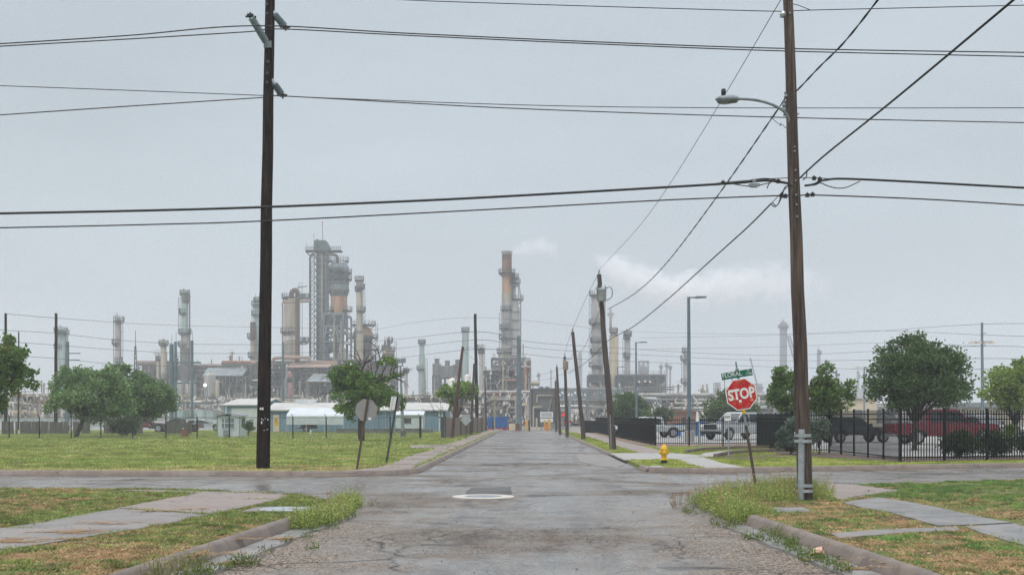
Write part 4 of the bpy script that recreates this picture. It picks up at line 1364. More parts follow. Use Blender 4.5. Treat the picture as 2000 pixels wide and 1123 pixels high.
# ================================================================== FENCES
def picket_fence(label, pts, Hh, post_sp=1.83, pick=.125, posts=True, z0=LZ, w=.027, spear=.12, steps=None):
    base = V(pts[0][0], pts[0][1], z0)
    t = thing('picket_fence', label, 'fence', base)
    pk = MB()
    for (a, b) in zip(pts[:-1], pts[1:]):
        a, b = V(a[0], a[1], z0), V(b[0], b[1], z0)
        L = (b - a).length
        d = (b - a).normalized()
        n = int(L / pick)
        rot = math.atan2(d.y, d.x)
        for i in range(n):
            p = a + d * (pick * (i + .5))
            pk.cbox(p + V(0, 0, .06 + (Hh - .06) / 2), (w, w, Hh - .06), rot)
            pk.lathe([(w * .7, 0), (.001, .05)], p + V(0, 0, Hh), 4)
        for hz in (Hh - spear, Hh - spear - .19, .16):
            pk.bar(a + V(0, 0, hz), b + V(0, 0, hz), .034, .04)
        m = max(1, round(L / post_sp))
        if posts:
            for i in range(m + 1):
                p = a + d * (L * i / m)
                q = MB().cbox(p + V(0, 0, (Hh + .06) / 2 - .05), (.068, .068, Hh + .16), rot)
                q.cbox(p + V(0, 0, Hh + .07), (.08, .08, .025), rot)
                q.build('post', 'fence_black', t)
    pk.build('picket_panel', 'fence_black', t)
    return t


picket_fence('long black picket fence running down the street beside the right sidewalk', [(7.05, 64.9), (6.95, 80), (6.9, 118)], 1.5, 2.4, .11)
picket_fence('black picket fence facing the cross street in front of the white pickup', [(7.05, 64.9), (12.6, 64.6)], 1.55, 1.83, .115)
picket_fence('dark edge-on run of black picket fence between the white pickup and the shrub', [(12.6, 64.6), (11.75, 52.2)], 1.72, 1.83, .10)
picket_fence('short black fence section hidden behind the blue-green shrub', [(11.75, 52.2), (13.22, 51.6)], 1.8, 1.6, .11)
picket_fence('receding black picket fence between the shrub and the oak', [(13.22, 51.6), (13.2, 41.7)], 1.83, 1.88, .125, w=.017)
picket_fence('near black picket fence before the red pickup and clipped hedge', [(13.2, 41.7), (18.7, 44.0), (26, 47.2), (40, 53.5)], 1.83, 1.83, .125)
t = thing('picket_fence', 'short dark solid fence end piece at the far end of the street', 'fence', (7.0, 120, LZ))
MB().box((5.7, 122, LZ), (7.2, 122.1, LZ + 1.25)).build('panel', 'fence_black', t)
MB().box((5.6, 121.9, LZ), (5.72, 122.2, LZ + 1.35)).build('post', 'fence_black', t)

# chain-link fence across the left lot
m, N, L, p = nodes('chainlink')
p.inputs['Base Color'].default_value = (.10, .11, .11, 1)
p.inputs['Roughness'].default_value = .5
g = G(N, L)
tc = N.new('ShaderNodeTexCoord')
w1 = N.new('ShaderNodeTexWave'); w1.wave_type = 'BANDS'; w1.bands_direction = 'X'
w2 = N.new('ShaderNodeTexWave'); w2.wave_type = 'BANDS'; w2.bands_direction = 'X'
for w, ang in ((w1, 45), (w2, -45)):
    mpn = N.new('ShaderNodeMapping')
    mpn.inputs['Rotation'].default_value = (0, R(ang), 0)
    L.new(tc.outputs['Object'], mpn.inputs['Vector'])
    w.inputs['Scale'].default_value = 3.4
    L.new(mpn.outputs[0], w.inputs['Vector'])
mx_ = g.math('MAXIMUM', g.rng(w1.outputs['Fac'], .985, .992), g.rng(w2.outputs['Fac'], .985, .992))
tr_ = N.new('ShaderNodeBsdfTransparent')
ms = N.new('ShaderNodeMixShader')
L.new(mx_, ms.inputs[0]); L.new(tr_.outputs[0], ms.inputs[1]); L.new(p.outputs[0], ms.inputs[2])
L.new(ms.outputs[0], N['Material Output'].inputs['Surface'])
YF = 86.5
t = thing('chain_link_fence', 'long chain-link fence with dark posts crossing the left lot', 'fence', at(400, 857, YF))
for k, px in enumerate((-105, -44, 18, 77, 139, 197, 259, 324, 385, 448, 510, 572, 637, 700, 762, 820)):
    p_ = at(px, 857, YF)
    q = MB().tube([p_ + V(0, 0, -.1), p_ + V(0, 0, 1.62)], .045, 8)
    q.bar(p_ + V(0, 0, 1.6), p_ + V(-.12, .02, 1.85), .035)
    q.lathe([(.28, -.02), (.26, .05), (.001, .06)], p_ + V(0, 0, -.01), 10)
    q.build('post', 'black_metal', t)
MB().tube([at(-140, 815.3, YF), at(822, 815.3, YF)], .021, 6).build('top_rail', 'post_dark', t)
a_, b_ = at(-140, 856, YF), at(822, 856, YF)
MB().add([a_, b_, at(822, 816, YF), at(-140, 816, YF)], [(0, 1, 2, 3)]).build('mesh', 'chainlink', t)
t = thing('chain_link_gate', 'open chain-link gate section between the small white shed and the board fence', 'gate', at(842, 852, 92))
for px in (822, 866):
    MB().tube([at(px, 856, 90), at(px, 812, 90)], .045, 8).build('post', 'black_metal', t)
for py in (816, 821, 838):
    MB().tube([at(822, py, 90), at(868, py, 90)], .022, 6).build('rail', 'galv_dull', t)
# board fence at the left kerb
t = thing('board_fence', 'weathered brown board fence along the far left sidewalk', 'fence', (-6.8, 92, LZ))
bf = MB()
a_, b_ = V(-6.28, 89.5, LZ), V(-4.9, 138, LZ)
n = 150
for i in range(n):
    p_, q_ = a_.lerp(b_, i / n), a_.lerp(b_, (i + .94) / n)
    h_ = 1.55 + random.uniform(-.05, .05)
    o_ = random.uniform(-.015, .015)
    bf.add([p_ + V(o_, 0, 0), q_ + V(o_, 0, 0), q_ + V(o_, 0, h_), p_ + V(o_, 0, h_), p_ + V(o_ - .03, 0, 0), q_ + V(o_ - .03, 0, 0), q_ + V(o_ - .03, 0, h_), p_ + V(o_ - .03, 0, h_)], [(0, 1, 2, 3), (7, 6, 5, 4), (3, 2, 6, 7), (0, 3, 7, 4), (1, 5, 6, 2)])
bf.build('boards', 'wood_fence_brown', t)
MB().box((-6.55, 89.3, LZ), (-6.34, 89.4, LZ + 1.62)).build('end_panel', 'post_dark', t, label='dark metal end post')
for k in range(8):
    p_ = a_.lerp(b_, k / 7)
    MB().cbox(p_ + V(.06, 0, .8), (.1, .1, 1.7)).build('post', 'wood_fence', t)
# old plank screens at the back of the left lot
YW = 112
for i, (x0, x1, hh, tilt) in enumerate(((3, 27, 822, 0), (30, 34.5, 822, 0), (39, 95, 822, 0), (96, 134, 823, .02), (142, 153, 822, .02), (160, 176, 821, 0), (203, 250, 819, 0), (251, 279, 820, -.02), (322, 356, 822, .03), (358, 374, 824, .04))):
    lab = ['leftmost plank screen', 'single plank standing in a gap', 'widest dark plank screen', 'leaning plank screen left of the tree trunk', 'narrow plank screen touching the tree trunk', 'narrow plank screen right of the tree trunk', 'plank screen behind the low dark foliage', 'grey plank screen beside the maroon car', 'grey plank screen beside the dark jeep', 'short slanted plank screen right of the jeep'][i]
    p_ = at((x0 + x1) / 2, HY + F * (EYE - LZ) / YW, YW)
    t = thing('plank_screen', lab + ' at the back of the left lot', 'fence', p_)
    mb = MB()
    k = max(1, int((x1 - x0) / 2.2))
    for j in range(k):
        xa = x0 + (x1 - x0) * j / k
        xb = x0 + (x1 - x0) * (j + .93) / k
        A, B = at(xa, 0, YW).x, at(xb, 0, YW).x
        h_ = (at(0, hh, YW).z - LZ) * random.uniform(.95, 1.02)
        s_ = tilt * h_ + random.uniform(-.02, .02)
        mb.add([(A, YW, LZ), (B, YW, LZ), (B + s_, YW, LZ + h_), (A + s_, YW, LZ + h_), (A, YW + .03, LZ), (B, YW + .03, LZ), (B + s_, YW + .03, LZ + h_), (A + s_, YW + .03, LZ + h_)], [(0, 1, 2, 3), (7, 6, 5, 4), (3, 2, 6, 7), (0, 3, 7, 4), (1, 5, 6, 2)])
    mb.build('planks', 'wood_fence', t)
    if k > 1:
        MB().bar(at(x0, 838, YW + .06), at(x1, 838, YW + .06), .08).build('rail', 'wood_fence', t)
# ================================================================== TREES
def tree(name, label, base, crown, n, size, cols, trunk_r=.16, seed=1, nsub=34, sub=.34, bark='bark', cat='tree', fork=.35, dead=None, upright=.2, limbs=9, flat=1.0, lean=(0, 0), group=None, droop=0.0):
    """crown: list of ellipsoids (cx,cy,cz,rx,ry,rz) in world space; each gets sub-clumps of leaf-sized faces"""
    rg = np.random.default_rng(seed)
    base = Vector(base)
    t = thing(name, label, cat, base, group)
    tot = sum(c[3] * c[4] * c[5] for c in crown)
    P, U, D, C, heads = [], [], [], [], []
    for (cx, cy, cz, rx, ry, rz) in crown:
        ns = max(5, int(nsub * (rx * ry * rz / tot) ** .8))
        v = rg.normal(0, 1, (ns, 3))
        v /= np.linalg.norm(v, axis=1)[:, None]
        v[:, 2] = np.where(v[:, 2] < -.55, -v[:, 2], v[:, 2])
        rad = rg.uniform(.35, 1, ns) ** .55
        cc = np.array([cx, cy, cz]) + v * rad[:, None] * np.array([rx, ry, rz]) * (1 - sub * .55)
        sr = rg.uniform(.6, 1.25, ns) * sub * (rx * ry * rz) ** (1 / 3)
        heads += [(Vector(c), r) for c, r in zip(cc, sr)]
        m = int(n * rx * ry * rz / tot)
        w = sr ** 2.2
        idx = rg.choice(ns, m, p=w / w.sum())
        q = rg.normal(0, 1, (m, 3))
        q /= np.linalg.norm(q, axis=1)[:, None]
        rr = rg.uniform(.15, 1, m) ** .5 * (1 + .35 * rg.normal(0, 1, m) * (rg.uniform(0, 1, m) < .3))
        pos = cc[idx] + q * (rr * sr[idx])[:, None] * np.array([1.1, 1.1, .8 * flat])
        u = q * .7 + rg.normal(0, .55, (m, 3)) + np.array([0, 0, upright - droop])
        u /= np.linalg.norm(u, axis=1)[:, None]
        ln = size * rg.uniform(.6, 1.4, m)
        d = np.cross(u, rg.normal(0, 1, (m, 3)))
        d /= np.linalg.norm(d, axis=1)[:, None] + 1e-9
        tone = rg.uniform(0, 1, ns)[idx]
        k = np.clip(tone * .75 + rg.normal(.12, .22, m), 0, 1)
        c = lerp3(cols[0], cols[1], k) * rg.uniform(.78, 1.22, (m, 1))
        if len(cols) > 2:
            z = rg.uniform(0, 1, m) < .05
            c[z] = np.asarray(cols[2]) * rg.uniform(.7, 1.2, (z.sum(), 1))
        P.append(pos); U.append(u * ln[:, None]); D.append(d * (ln * .32)[:, None]); C.append(c)
    P = np.concatenate(P) - np.array(base)
    o = cards('crown', P, np.concatenate(D), np.concatenate(U), np.concatenate(C), 'leaf', quad=True)
    o.parent = t
    o['_o'] = (0, 0, 0)
    # trunk, limbs and a few twigs
    top = max(c[2] for c in crown)
    mb = MB()
    cx = sum(c[0] for c in crown) / len(crown)
    cy = sum(c[1] for c in crown) / len(crown)
    fk = base + V(lean[0], lean[1], (top - base.z) * fork)
    mb.tube(smooth_pts([base + V(0, 0, -.1), base + V(0, 0, .12), base.lerp(fk, .5) + V(.03, 0, 0), fk], 4), [trunk_r * (1.5 - .65 * min(1, i / 4)) * (1 - .25 * i / 12) for i in range(13)], 10)
    rnd = random.Random(seed)
    hs = sorted(heads, key=lambda h: -h[1])[:limbs * 3]
    for i, (hp, r) in enumerate(hs):
        big = i < limbs
        e = hp
        mid = fk.lerp(e, .45) + V(rnd.uniform(-.1, .1), rnd.uniform(-.1, .1), .08) * (e - fk).length
        r0 = trunk_r * (.5 if big else .25)
        mb.tube(smooth_pts([fk + V(0, 0, -.1), mid, e], 4), [r0 * (1 - .85 * j / 8) for j in range(9)], 6)
    mb.build('trunk', bark, t, True)
    if dead:
        db = MB()
        for (a, b, r) in dead:
            a, b = Vector(a), Vector(b)
            L = (b - a).length

            def br(a, b, r, dep):
                mid = a.lerp(b, .5) + V(rnd.uniform(-.13, .13), rnd.uniform(-.1, .1), rnd.uniform(-.02, .16)) * (b - a).length
                db.tube(smooth_pts([a, mid, b], 3), [r * (1 - .75 * j / 6) for j in range(7)], 5)
                if dep:
                    for _ in range(3):
                        s = rnd.uniform(.4, .95)
                        q = a.lerp(mid, s * 2) if s < .5 else mid.lerp(b, s * 2 - 1)
                        dr = (b - a) * rnd.uniform(.28, .5)
                        dr.rotate(Matrix.Rotation(rnd.choice((-1, 1)) * rnd.uniform(.3, .9), 3, 'Y'))
                        dr.rotate(Matrix.Rotation(rnd.uniform(-.5, .5), 3, 'X'))
                        br(q, q + dr, r * .5, dep - 1)
            br(a, b, r, 2)
        db.build('bare_branches', 'bark', t)
    return t


def ell(px, py, Y, wx, wy, dy=0, ry=None):
    """ellipsoid from a pixel box centre and half sizes at depth Y"""
    c = at(px, py, Y + dy)
    rx, rz = wx * Y / F, wy * Y / F
    return (c.x, c.y, c.z, rx, ry or rx, rz)


OAK = ((.042, .085, .032), (.115, .185, .062), (.18, .16, .08))
MESQ = ((.085, .165, .065), (.23, .34, .13), (.26, .28, .12))
LIME = ((.09, .16, .032), (.24, .32, .075), (.30, .28, .09))
GREEN = ((.05, .10, .03), (.13, .20, .055), (.2, .18, .07))
Yo = 56.5
tree('oak_tree', 'big dark round oak behind the black fence, in front of the red pickup', at(1786, 879, Yo), [ell(1793, 748, Yo, 110, 76), ell(1770, 690, Yo, 66, 38), ell(1840, 710, Yo, 52, 44), ell(1735, 765, Yo, 50, 42), ell(1855, 765, Yo, 46, 38), ell(1790, 785, Yo, 85, 32)], 26000, .14, OAK, .17, 5, nsub=150, sub=.24, fork=.30, limbs=12)
Ym = 62
tree('young_tree', 'slender ragged tree just left of the nearest pole, behind the dark fence', at(1540, 880, Ym), [ell(1537, 768, Ym, 38, 44), ell(1530, 738, Ym, 26, 26), ell(1552, 795, Ym, 34, 26), ell(1520, 775, Ym, 20, 30), ell(1565, 770, Ym, 16, 20)], 4800, .16, ((.06, .13, .032), (.16, .25, .06), (.2, .18, .06)), .09, 6, nsub=75, sub=.25)
tree('young_tree', 'ragged young tree just right of the nearest pole', at(1622, 878, Ym + 3), [ell(1622, 778, Ym, 42, 40), ell(1614, 738, Ym, 24, 28), ell(1645, 768, Ym, 26, 30), ell(1615, 800, Ym, 40, 28), ell(1600, 765, Ym, 26, 34), ell(1612, 715, Ym, 10, 14), ell(1660, 750, Ym, 10, 14)], 6000, .16, ((.06, .125, .032), (.16, .24, .06), (.2, .18, .06)), .1, 7, nsub=95, sub=.24)
tree('lime_tree', 'light green tree cut by the right edge of the photo', at(1985, 885, 70), [ell(1985, 755, 70, 72, 42), ell(1945, 765, 70, 36, 26), ell(2005, 725, 70, 40, 22), ell(1960, 790, 70, 44, 18)], 7500, .19, LIME, .14, 8, nsub=60, sub=.3)
Yr = 135
tree('round_tree', 'dense round dark-green tree behind the black fence and the transformer pole', at(1232, 842, Yr), [ell(1230, 800, Yr, 42, 32), ell(1250, 810, Yr, 38, 24), ell(1212, 808, Yr, 26, 24)], 5200, .34, ((.045, .09, .03), (.11, .17, .058)), .25, 9, nsub=46, sub=.33)
tree('round_shrub', 'low bushy shrub at the right foot of the round tree behind the fence', at(1297, 842, Yr), [ell(1296, 812, Yr, 24, 14)], 1300, .3, ((.05, .075, .03), (.10, .13, .05)), .1, 10, nsub=16)
tree('broad_tree', 'broad dark-green tree behind the stop sign', at(1420, 842, 120), [ell(1420, 795, 120, 48, 32), ell(1445, 808, 120, 50, 22), ell(1395, 810, 120, 32, 24)], 5200, .3, ((.045, .09, .03), (.115, .175, .058), (.16, .12, .07)), .22, 11, nsub=50, sub=.32)
# left side
Yt = 93
tree('mesquite_tree', 'wide feathery tree with a dark leaning trunk behind the chain-link fence', at(148, 856, Yt), [ell(180, 768, Yt, 78, 44), ell(130, 762, Yt, 42, 40), ell(215, 735, Yt, 34, 22), ell(150, 735, Yt, 44, 20), ell(222, 800, Yt, 42, 34), ell(122, 795, Yt, 36, 26), ell(190, 810, Yt, 50, 22)], 24000, .2, MESQ, .26, 12, nsub=150, sub=.24, lean=(.6, 0), droop=.3)
tree('mesquite_tree', 'darker feathery tree behind and right of the wide one', at(262, 852, 104), [ell(290, 778, 104, 56, 44), ell(270, 748, 104, 38, 24), ell(310, 795, 104, 36, 30), ell(240, 730, 104, 36, 18), ell(275, 812, 104, 46, 18)], 17000, .21, ((.07, .14, .055), (.18, .28, .105), (.22, .22, .1)), .25, 13, nsub=110, sub=.25, droop=.3)
tree('thicket', 'low dark thicket in front of the plank screens below the feathery trees', at(248, 850, 98), [ell(245, 835, 98, 36, 18), ell(225, 842, 98, 20, 12)], 2600, .2, ((.03, .05, .022), (.065, .09, .035)), .05, 14, nsub=22, cat='bush', fork=.2)
Ye = 62
tree('leafy_tree', 'leafy green tree cut by the left edge of the photo', at(-45, 880, Ye), [ell(-20, 745, Ye, 66, 64), ell(20, 715, Ye, 40, 48), ell(50, 745, Ye, 34, 26), ell(5, 675, Ye, 26, 28), ell(-30, 790, Ye, 50, 32)], 8500, .19, ((.055, .125, .026), (.17, .25, .06), (.24, .2, .06)), .2, 15, nsub=60, sub=.3)
Yd = 77
A = lambda x, y, d=0: at(x, y, Yd + d)
tree('storm_torn_tree', 'bushy tree with a bare dead crown left of the octagonal sign back', at(706, 863, Yd), [ell(690, 765, Yd, 54, 38), ell(735, 777, Yd, 54, 32), ell(672, 735, Yd, 34, 24), ell(756, 788, Yd, 38, 20), ell(700, 798, Yd, 50, 18), ell(752, 708, Yd, 24, 17), ell(712, 745, Yd, 44, 22), ell(772, 738, Yd, 18, 12), ell(688, 716, Yd, 16, 12), ell(690, 822, Yd, 13, 16)], 18000, .16, ((.07, .155, .034), (.21, .31, .075), (.28, .25, .09)), .27, 16, nsub=95, sub=.27, fork=.36,
     dead=[(A(708, 780), A(722, 690), .11), (A(706, 770), A(705, 700), .08), (A(712, 770), A(695, 705), .07), (A(720, 760), A(775, 728), .12), (A(730, 740), A(786, 735), .07), (A(740, 745), A(790, 745), .06), (A(712, 780), A(748, 692), .1), (A(665, 750), A(634, 735), .05), (A(660, 760), A(636, 770), .04), (A(705, 760), A(730, 695), .07), (A(745, 735), A(770, 705), .06)])
Ys = 108
tree('small_tree', 'small two-stemmed tree behind the board fence by the street', at(890, 849, Ys), [ell(868, 768, Ys, 17, 17), ell(905, 765, Ys, 26, 17), ell(918, 760, Ys, 14, 12), ell(880, 790, Ys, 12, 8)], 2600, .26, ((.09, .18, .035), (.24, .34, .08)), .13, 17, nsub=32, sub=.34, bark='bark', fork=.3, limbs=6,
     dead=[(at(885, 840, Ys), at(850, 790, Ys), .06), (at(882, 835, Ys), at(845, 800, Ys), .05), (at(885, 835, Ys), at(852, 812, Ys), .05)])
# shrubs on the right
Yb = 49.5
tree('conifer_shrub', 'dense blue-green shrub left of the nearest pole by the fence', at(1545, 888, Yb), [ell(1545, 868, Yb, 30, 22), ell(1536, 845, Yb, 20, 18), ell(1560, 835, Yb, 28, 24), ell(1572, 860, Yb, 26, 22)], 11000, .085, ((.06, .10, .075), (.17, .225, .17)), .05, 18, nsub=40, sub=.36, cat='shrub', fork=.2, upright=.4)
tree('conifer_shrub', 'thin open blue-green shrub right of the nearest pole', at(1600, 889, Yb), [ell(1598, 850, Yb, 24, 30), ell(1606, 832, Yb, 16, 18)], 3600, .085, ((.085, .12, .085), (.19, .235, .175)), .05, 19, nsub=24, sub=.34, cat='shrub', fork=.3, upright=.4)
HED = ((.014, .032, .012), (.05, .085, .028))
for i, (px, Yh, w) in enumerate(((1873, 45.6, 38), (1942, 46.4, 37), (2014, 47.4, 37))):
    tree('clipped_bush', ['left clipped round bush behind the near fence', 'middle clipped round bush behind the near fence', 'clipped round bush at the right edge behind the near fence'][i], at(px, 897, Yh), [ell(px, 871, Yh, w, 28)], 6500, .075, HED, .05, 20 + i, nsub=44, sub=.42, cat='bush', fork=.2, group='clipped bushes')
tree('young_shrub', 'light green shrub standing beside the dark parked car', at(1975, 880, 52), [ell(1972, 842, 52, 14, 16)], 1500, .1, LIME, .04, 24, nsub=14, cat='shrub')
tree('young_shrub', 'slim green shrub at the right side of the guard hut', at(485, 852, 93), [ell(486, 835, 93, 8, 15)], 700, .16, GREEN, .04, 25, nsub=12, cat='shrub')


# ================================================================== VEHICLES
def wheel(root, x, y, r, w=.24, side=1):
    q = MB().lathe([(r * .62, -w / 2), (r * .93, -w / 2), (r, -w / 2 + .04), (r, w / 2 - .04), (r * .93, w / 2), (r * .62, w / 2)], (x, y, r), 20, Matrix.Rotation(R(90), 4, 'X'))
    q.f = q.f[:-2]
    wh = q.build('wheel', 'tyre', root, True)
    rm = MB()
    s = side
    for k in range(6):
        a = k * math.pi / 3
        rm.bar((x + .05 * math.cos(a), y + s * w * .42, r + .05 * math.sin(a)), (x + r * .62 * math.cos(a), y + s * w * .40, r + r * .62 * math.sin(a)), .07, .05)
    rm.lathe([(r * .56, -.04), (r * .64, -.04), (r * .64, .04), (r * .56, .04)], (x, y + s * w * .42, r), 18, Matrix.Rotation(R(90), 4, 'X'))
    rm.lathe([(.001, -.03), (.08, -.03), (.08, .03), (.001, .03)], (x, y + s * w * .44, r), 10, Matrix.Rotation(R(90), 4, 'X'))
    rm.build('rim', 'rim', wh)


def loft(mb, rows):
    """rows of (x, z, halfwidth) outlines swept side to side: builds a symmetric shell from a side profile"""
    n = len(rows)
    o = len(mb.v)
    for x, z, w in rows:
        mb.v.append((x, -w, z))
    for x, z, w in rows:
        mb.v.append((x, w, z))
    mb.f.append(tuple(o + i for i in range(n)))
    mb.f.append(tuple(o + n + i for i in reversed(range(n))))
    for i in range(n):
        j = (i + 1) % n
        mb.f.append((o + i, o + n + i, o + n + j, o + j))


def arch(cx, r, z0, n=8):
    return [(cx + r * math.cos(R(180 - 180 * i / n)), z0 + r * math.sin(R(180 - 180 * i / n)) * .95) for i in range(n + 1)]


def pickup(label, loc, rz, paint, L=5.8, Hh=1.95, wb=3.7, r=.40, grille='black_metal', hw=.98, bed=True, name='pickup_truck', cat='pickup truck', group=None):
    t = thing(name, label, cat, loc, group, local=True, rot=(0, 0, rz))
    xf = L / 2 - .95
    xr = xf - wb
    xe, xb = L / 2, -L / 2
    sill, belt = .48, Hh * .60
    hood = Hh * .585
    low = [(xb, sill + .12)] + [(xb, belt)] + [(xb + (1.75 if bed else .2), belt)]
    prof = [(xb, .62), (xr - .52, .55)] + arch(xr, r + .11, .42) + [(xr + .55, sill), (xf - .55, sill)] + arch(xf, r + .11, .42) + [(xf + .52, .5), (xe - .05, .48), (xe, .62), (xe, hood - .22), (xe - .10, hood - .05), (xe - .35, hood), (xf - .55, hood + .05), (xf - .75, belt), (xb + .02, belt), (xb, belt - .05)]
    mb = MB()
    loft(mb, [(x, z, hw * (1.0 if z < belt - .12 else .965)) for x, z in prof])
    body = mb.build('body', paint, t)
    # cab with sloping glass
    ca, cb = (xb + 1.78 if bed else xb + .15), xf - .62
    cab = [(ca, belt - .02), (ca + .08, Hh - .08), (ca + .25, Hh), (cb - 1.05, Hh), (cb - .85, Hh - .06), (cb, belt - .02)]
    mb = MB()
    loft(mb, [(x, z, hw * (.95 if z < belt + .1 else .80)) for x, z in cab])
    cabo = mb.build('cab', paint, t)
    wz0, wz1 = belt + .05, Hh - .14
    for s in (-1, 1):
        for xa, xc, xa1, xc1 in ((ca + .22, ca + 1.02, ca + .27, ca + 1.02), (ca + 1.12, cb - .22, ca + 1.12, cb - .86)):
            y0, y1 = s * (hw * .938 + .006), s * (hw * .825 + .006)
            q = MB().add([(xa, y0, wz0), (xc, y0, wz0), (xc1, y1, wz1), (xa1, y1, wz1)], [(0, 1, 2, 3), (3, 2, 1, 0)])
            q.build('side_window', 'window_dark', cabo)
        mi = MB().cbox((cb - .3, s * (hw + .14), belt + .14), (.1, .22, .2))
        mi.build('mirror', 'black_metal', t)
        hl = MB().box((xe - .09, min(s * .62, s * .95), hood - .25), (xe + .015, max(s * .62, s * .95), hood - .08))
        hl.build('headlight', 'sign_white', t)
        tl = MB().box((xb - .012, min(s * .82, s * .96), belt - .42), (xb + .05, max(s * .82, s * .96), belt - .05))
        tl.build('tail_light', 'sign_red', t)
        hd_ = MB().box((ca + .18, min(s * hw * 1.0, s * hw * 1.02), belt - .14), (ca + .36, max(s * hw * 1.0, s * hw * 1.02), belt - .1))
        hd_.box((ca + 1.2, min(s * hw * 1.0, s * hw * 1.02), belt - .14), (ca + 1.38, max(s * hw * 1.0, s * hw * 1.02), belt - .1))
        hd_.build('door_handle', 'black_metal', t)
        wheel(t, xf, s * (hw - .11), r, side=s)
        wheel(t, xr, s * (hw - .11), r, side=s)
    ws = MB().add([(cb - .03, -hw * .86, belt + .03), (cb - .03, hw * .86, belt + .03), (cb - .82, hw * .72, Hh - .1), (cb - .82, -hw * .72, Hh - .1)], [(0, 1, 2, 3)])
    ws.v = [(x + .02, y, z + .012) for x, y, z in ws.v]
    ws.build('windscreen', 'window_dark', cabo)
    MB().box((xe - .03, -.6, hood - .40), (xe + .02, .6, hood - .06)).build('grille', grille, t)
    bm = MB().box((xe - .12, -hw, .40), (xe + .07, hw, .62))
    bm.build('front_bumper', 'black_metal' if paint != 'truck_red' else 'galv', t)
    MB().box((xb - .1, -hw * .95, .46), (xb + .1, hw * .95, .62)).build('rear_bumper', 'galv_dull', t)
    if bed:
        MB().box((xb + .08, -hw * .9, belt + .004), (ca - .05, hw * .9, belt + .012)).build('bed_cover', 'black_metal', t)
    return t


GZ = LZ + .012
p_ = at(1443, 858, 84)
pickup('white pickup facing left behind the black fence, behind the stop sign post', (p_.x, 84, GZ), R(180 + 38), 'truck_white', L=5.9)
p_ = at(1270, 855, 90)
pickup('white pickup partly hidden behind the street fence corner', (at(1264, 0, 92).x, 92, GZ), R(180 + 16), 'truck_white', L=5.7, Hh=1.62, r=.38)
p_ = at(1838, 870, 69)
pickup('red pickup parked side-on behind the big oak', (p_.x, 69, GZ), R(4), 'truck_red', L=6.2, Hh=2.05, wb=3.95, r=.43, hw=1.0)
p_ = at(1922, 870, 80)
pickup('dark grey car parked nose-on beyond the red pickup', (p_.x, 80, GZ), R(-62), 'truck_grey', L=4.9, Hh=1.75, wb=2.9, r=.37, bed=False, name='parked_car', cat='car')
p_ = at(1668, 866, 74)
pickup('dark car standing behind the receding black fence', (p_.x, 74, GZ), R(12), 'truck_dark', L=4.9, Hh=1.6, wb=2.9, r=.36, bed=False, name='parked_car', cat='car')
p_ = at(286, 845, 128)
pickup('maroon car parked between the plank screens', (p_.x, 128, LZ), R(8), 'truck_red', L=4.8, Hh=1.6, wb=2.8, r=.36, bed=False, name='parked_car', cat='car')
p_ = at(345, 845, 125)
pickup('dark pickup with its front wheel showing left of a plank screen', (p_.x, 125, LZ), R(180), 'truck_dark', L=5.2, Hh=1.5, wb=3.3, r=.42, bed=True)
p_ = at(402, 842, 138)
pickup('white van parked at the back, left of the guard hut', (p_.x, 138, LZ), R(5), 'truck_white', L=4.6, Hh=1.4, wb=2.8, r=.36, bed=False, name='parked_van', cat='van')
p_ = at(182, 845, 140)
pickup('white pickup glimpsed between planks behind the feathery tree', (p_.x, 140, LZ), R(10), 'truck_white', L=5.4, Hh=1.8, wb=3.3, r=.4)


# ================================================================== BUILDINGS ON THE LEFT
def wallbox(mb, a, b, depth, z0, z1):
    """box standing on ground line a-b (left to right seen from the street), going back by depth"""
    a, b = V(a[0], a[1], 0), V(b[0], b[1], 0)
    d = (b - a).normalized()
    nrm = V(-d.y, d.x, 0)
    c, e = b + nrm * depth, a + nrm * depth
    mb.prism([(q.x, q.y) for q in (a, b, c, e)], z0, z1)
    return d, nrm


def face_panel(a, b, u0, u1, z0, z1, proud=.04):
    """flat panel on the wall line a-b between fractions u0..u1"""
    a, b = V(a[0], a[1], 0), V(b[0], b[1], 0)
    d = (b - a).normalized()
    nrm = V(d.y, -d.x, 0)
    p, q = a.lerp(b, u0), a.lerp(b, u1)
    vs = [p - nrm * .02, q - nrm * .02, q + nrm * proud, p + nrm * proud]
    return MB().prism([(v.x, v.y) for v in vs], z0, z1)


m, N, L, p = nodes('blue_siding')
g = G(N, L)
tc = N.new('ShaderNodeTexCoord')
wv_ = N.new('ShaderNodeTexWave')
wv_.wave_type = 'BANDS'; wv_.bands_direction = 'X'
wv_.inputs['Scale'].default_value = .9
L.new(tc.outputs['Object'], wv_.inputs['Vector'])
b_ = g.mix(g.rng(g.noise(.8, None, 5), .35, .65), (.13, .22, .29), (.165, .26, .325))
b_ = g.mix(g.rng(wv_.outputs['Fac'], .0, .18, .55, 0), b_, (.07, .14, .20))
L.new(b_, p.inputs['Base Color'])
p.inputs['Roughness'].default_value = .55
g.bump(wv_.outputs['Fac'], .5, .04, p)

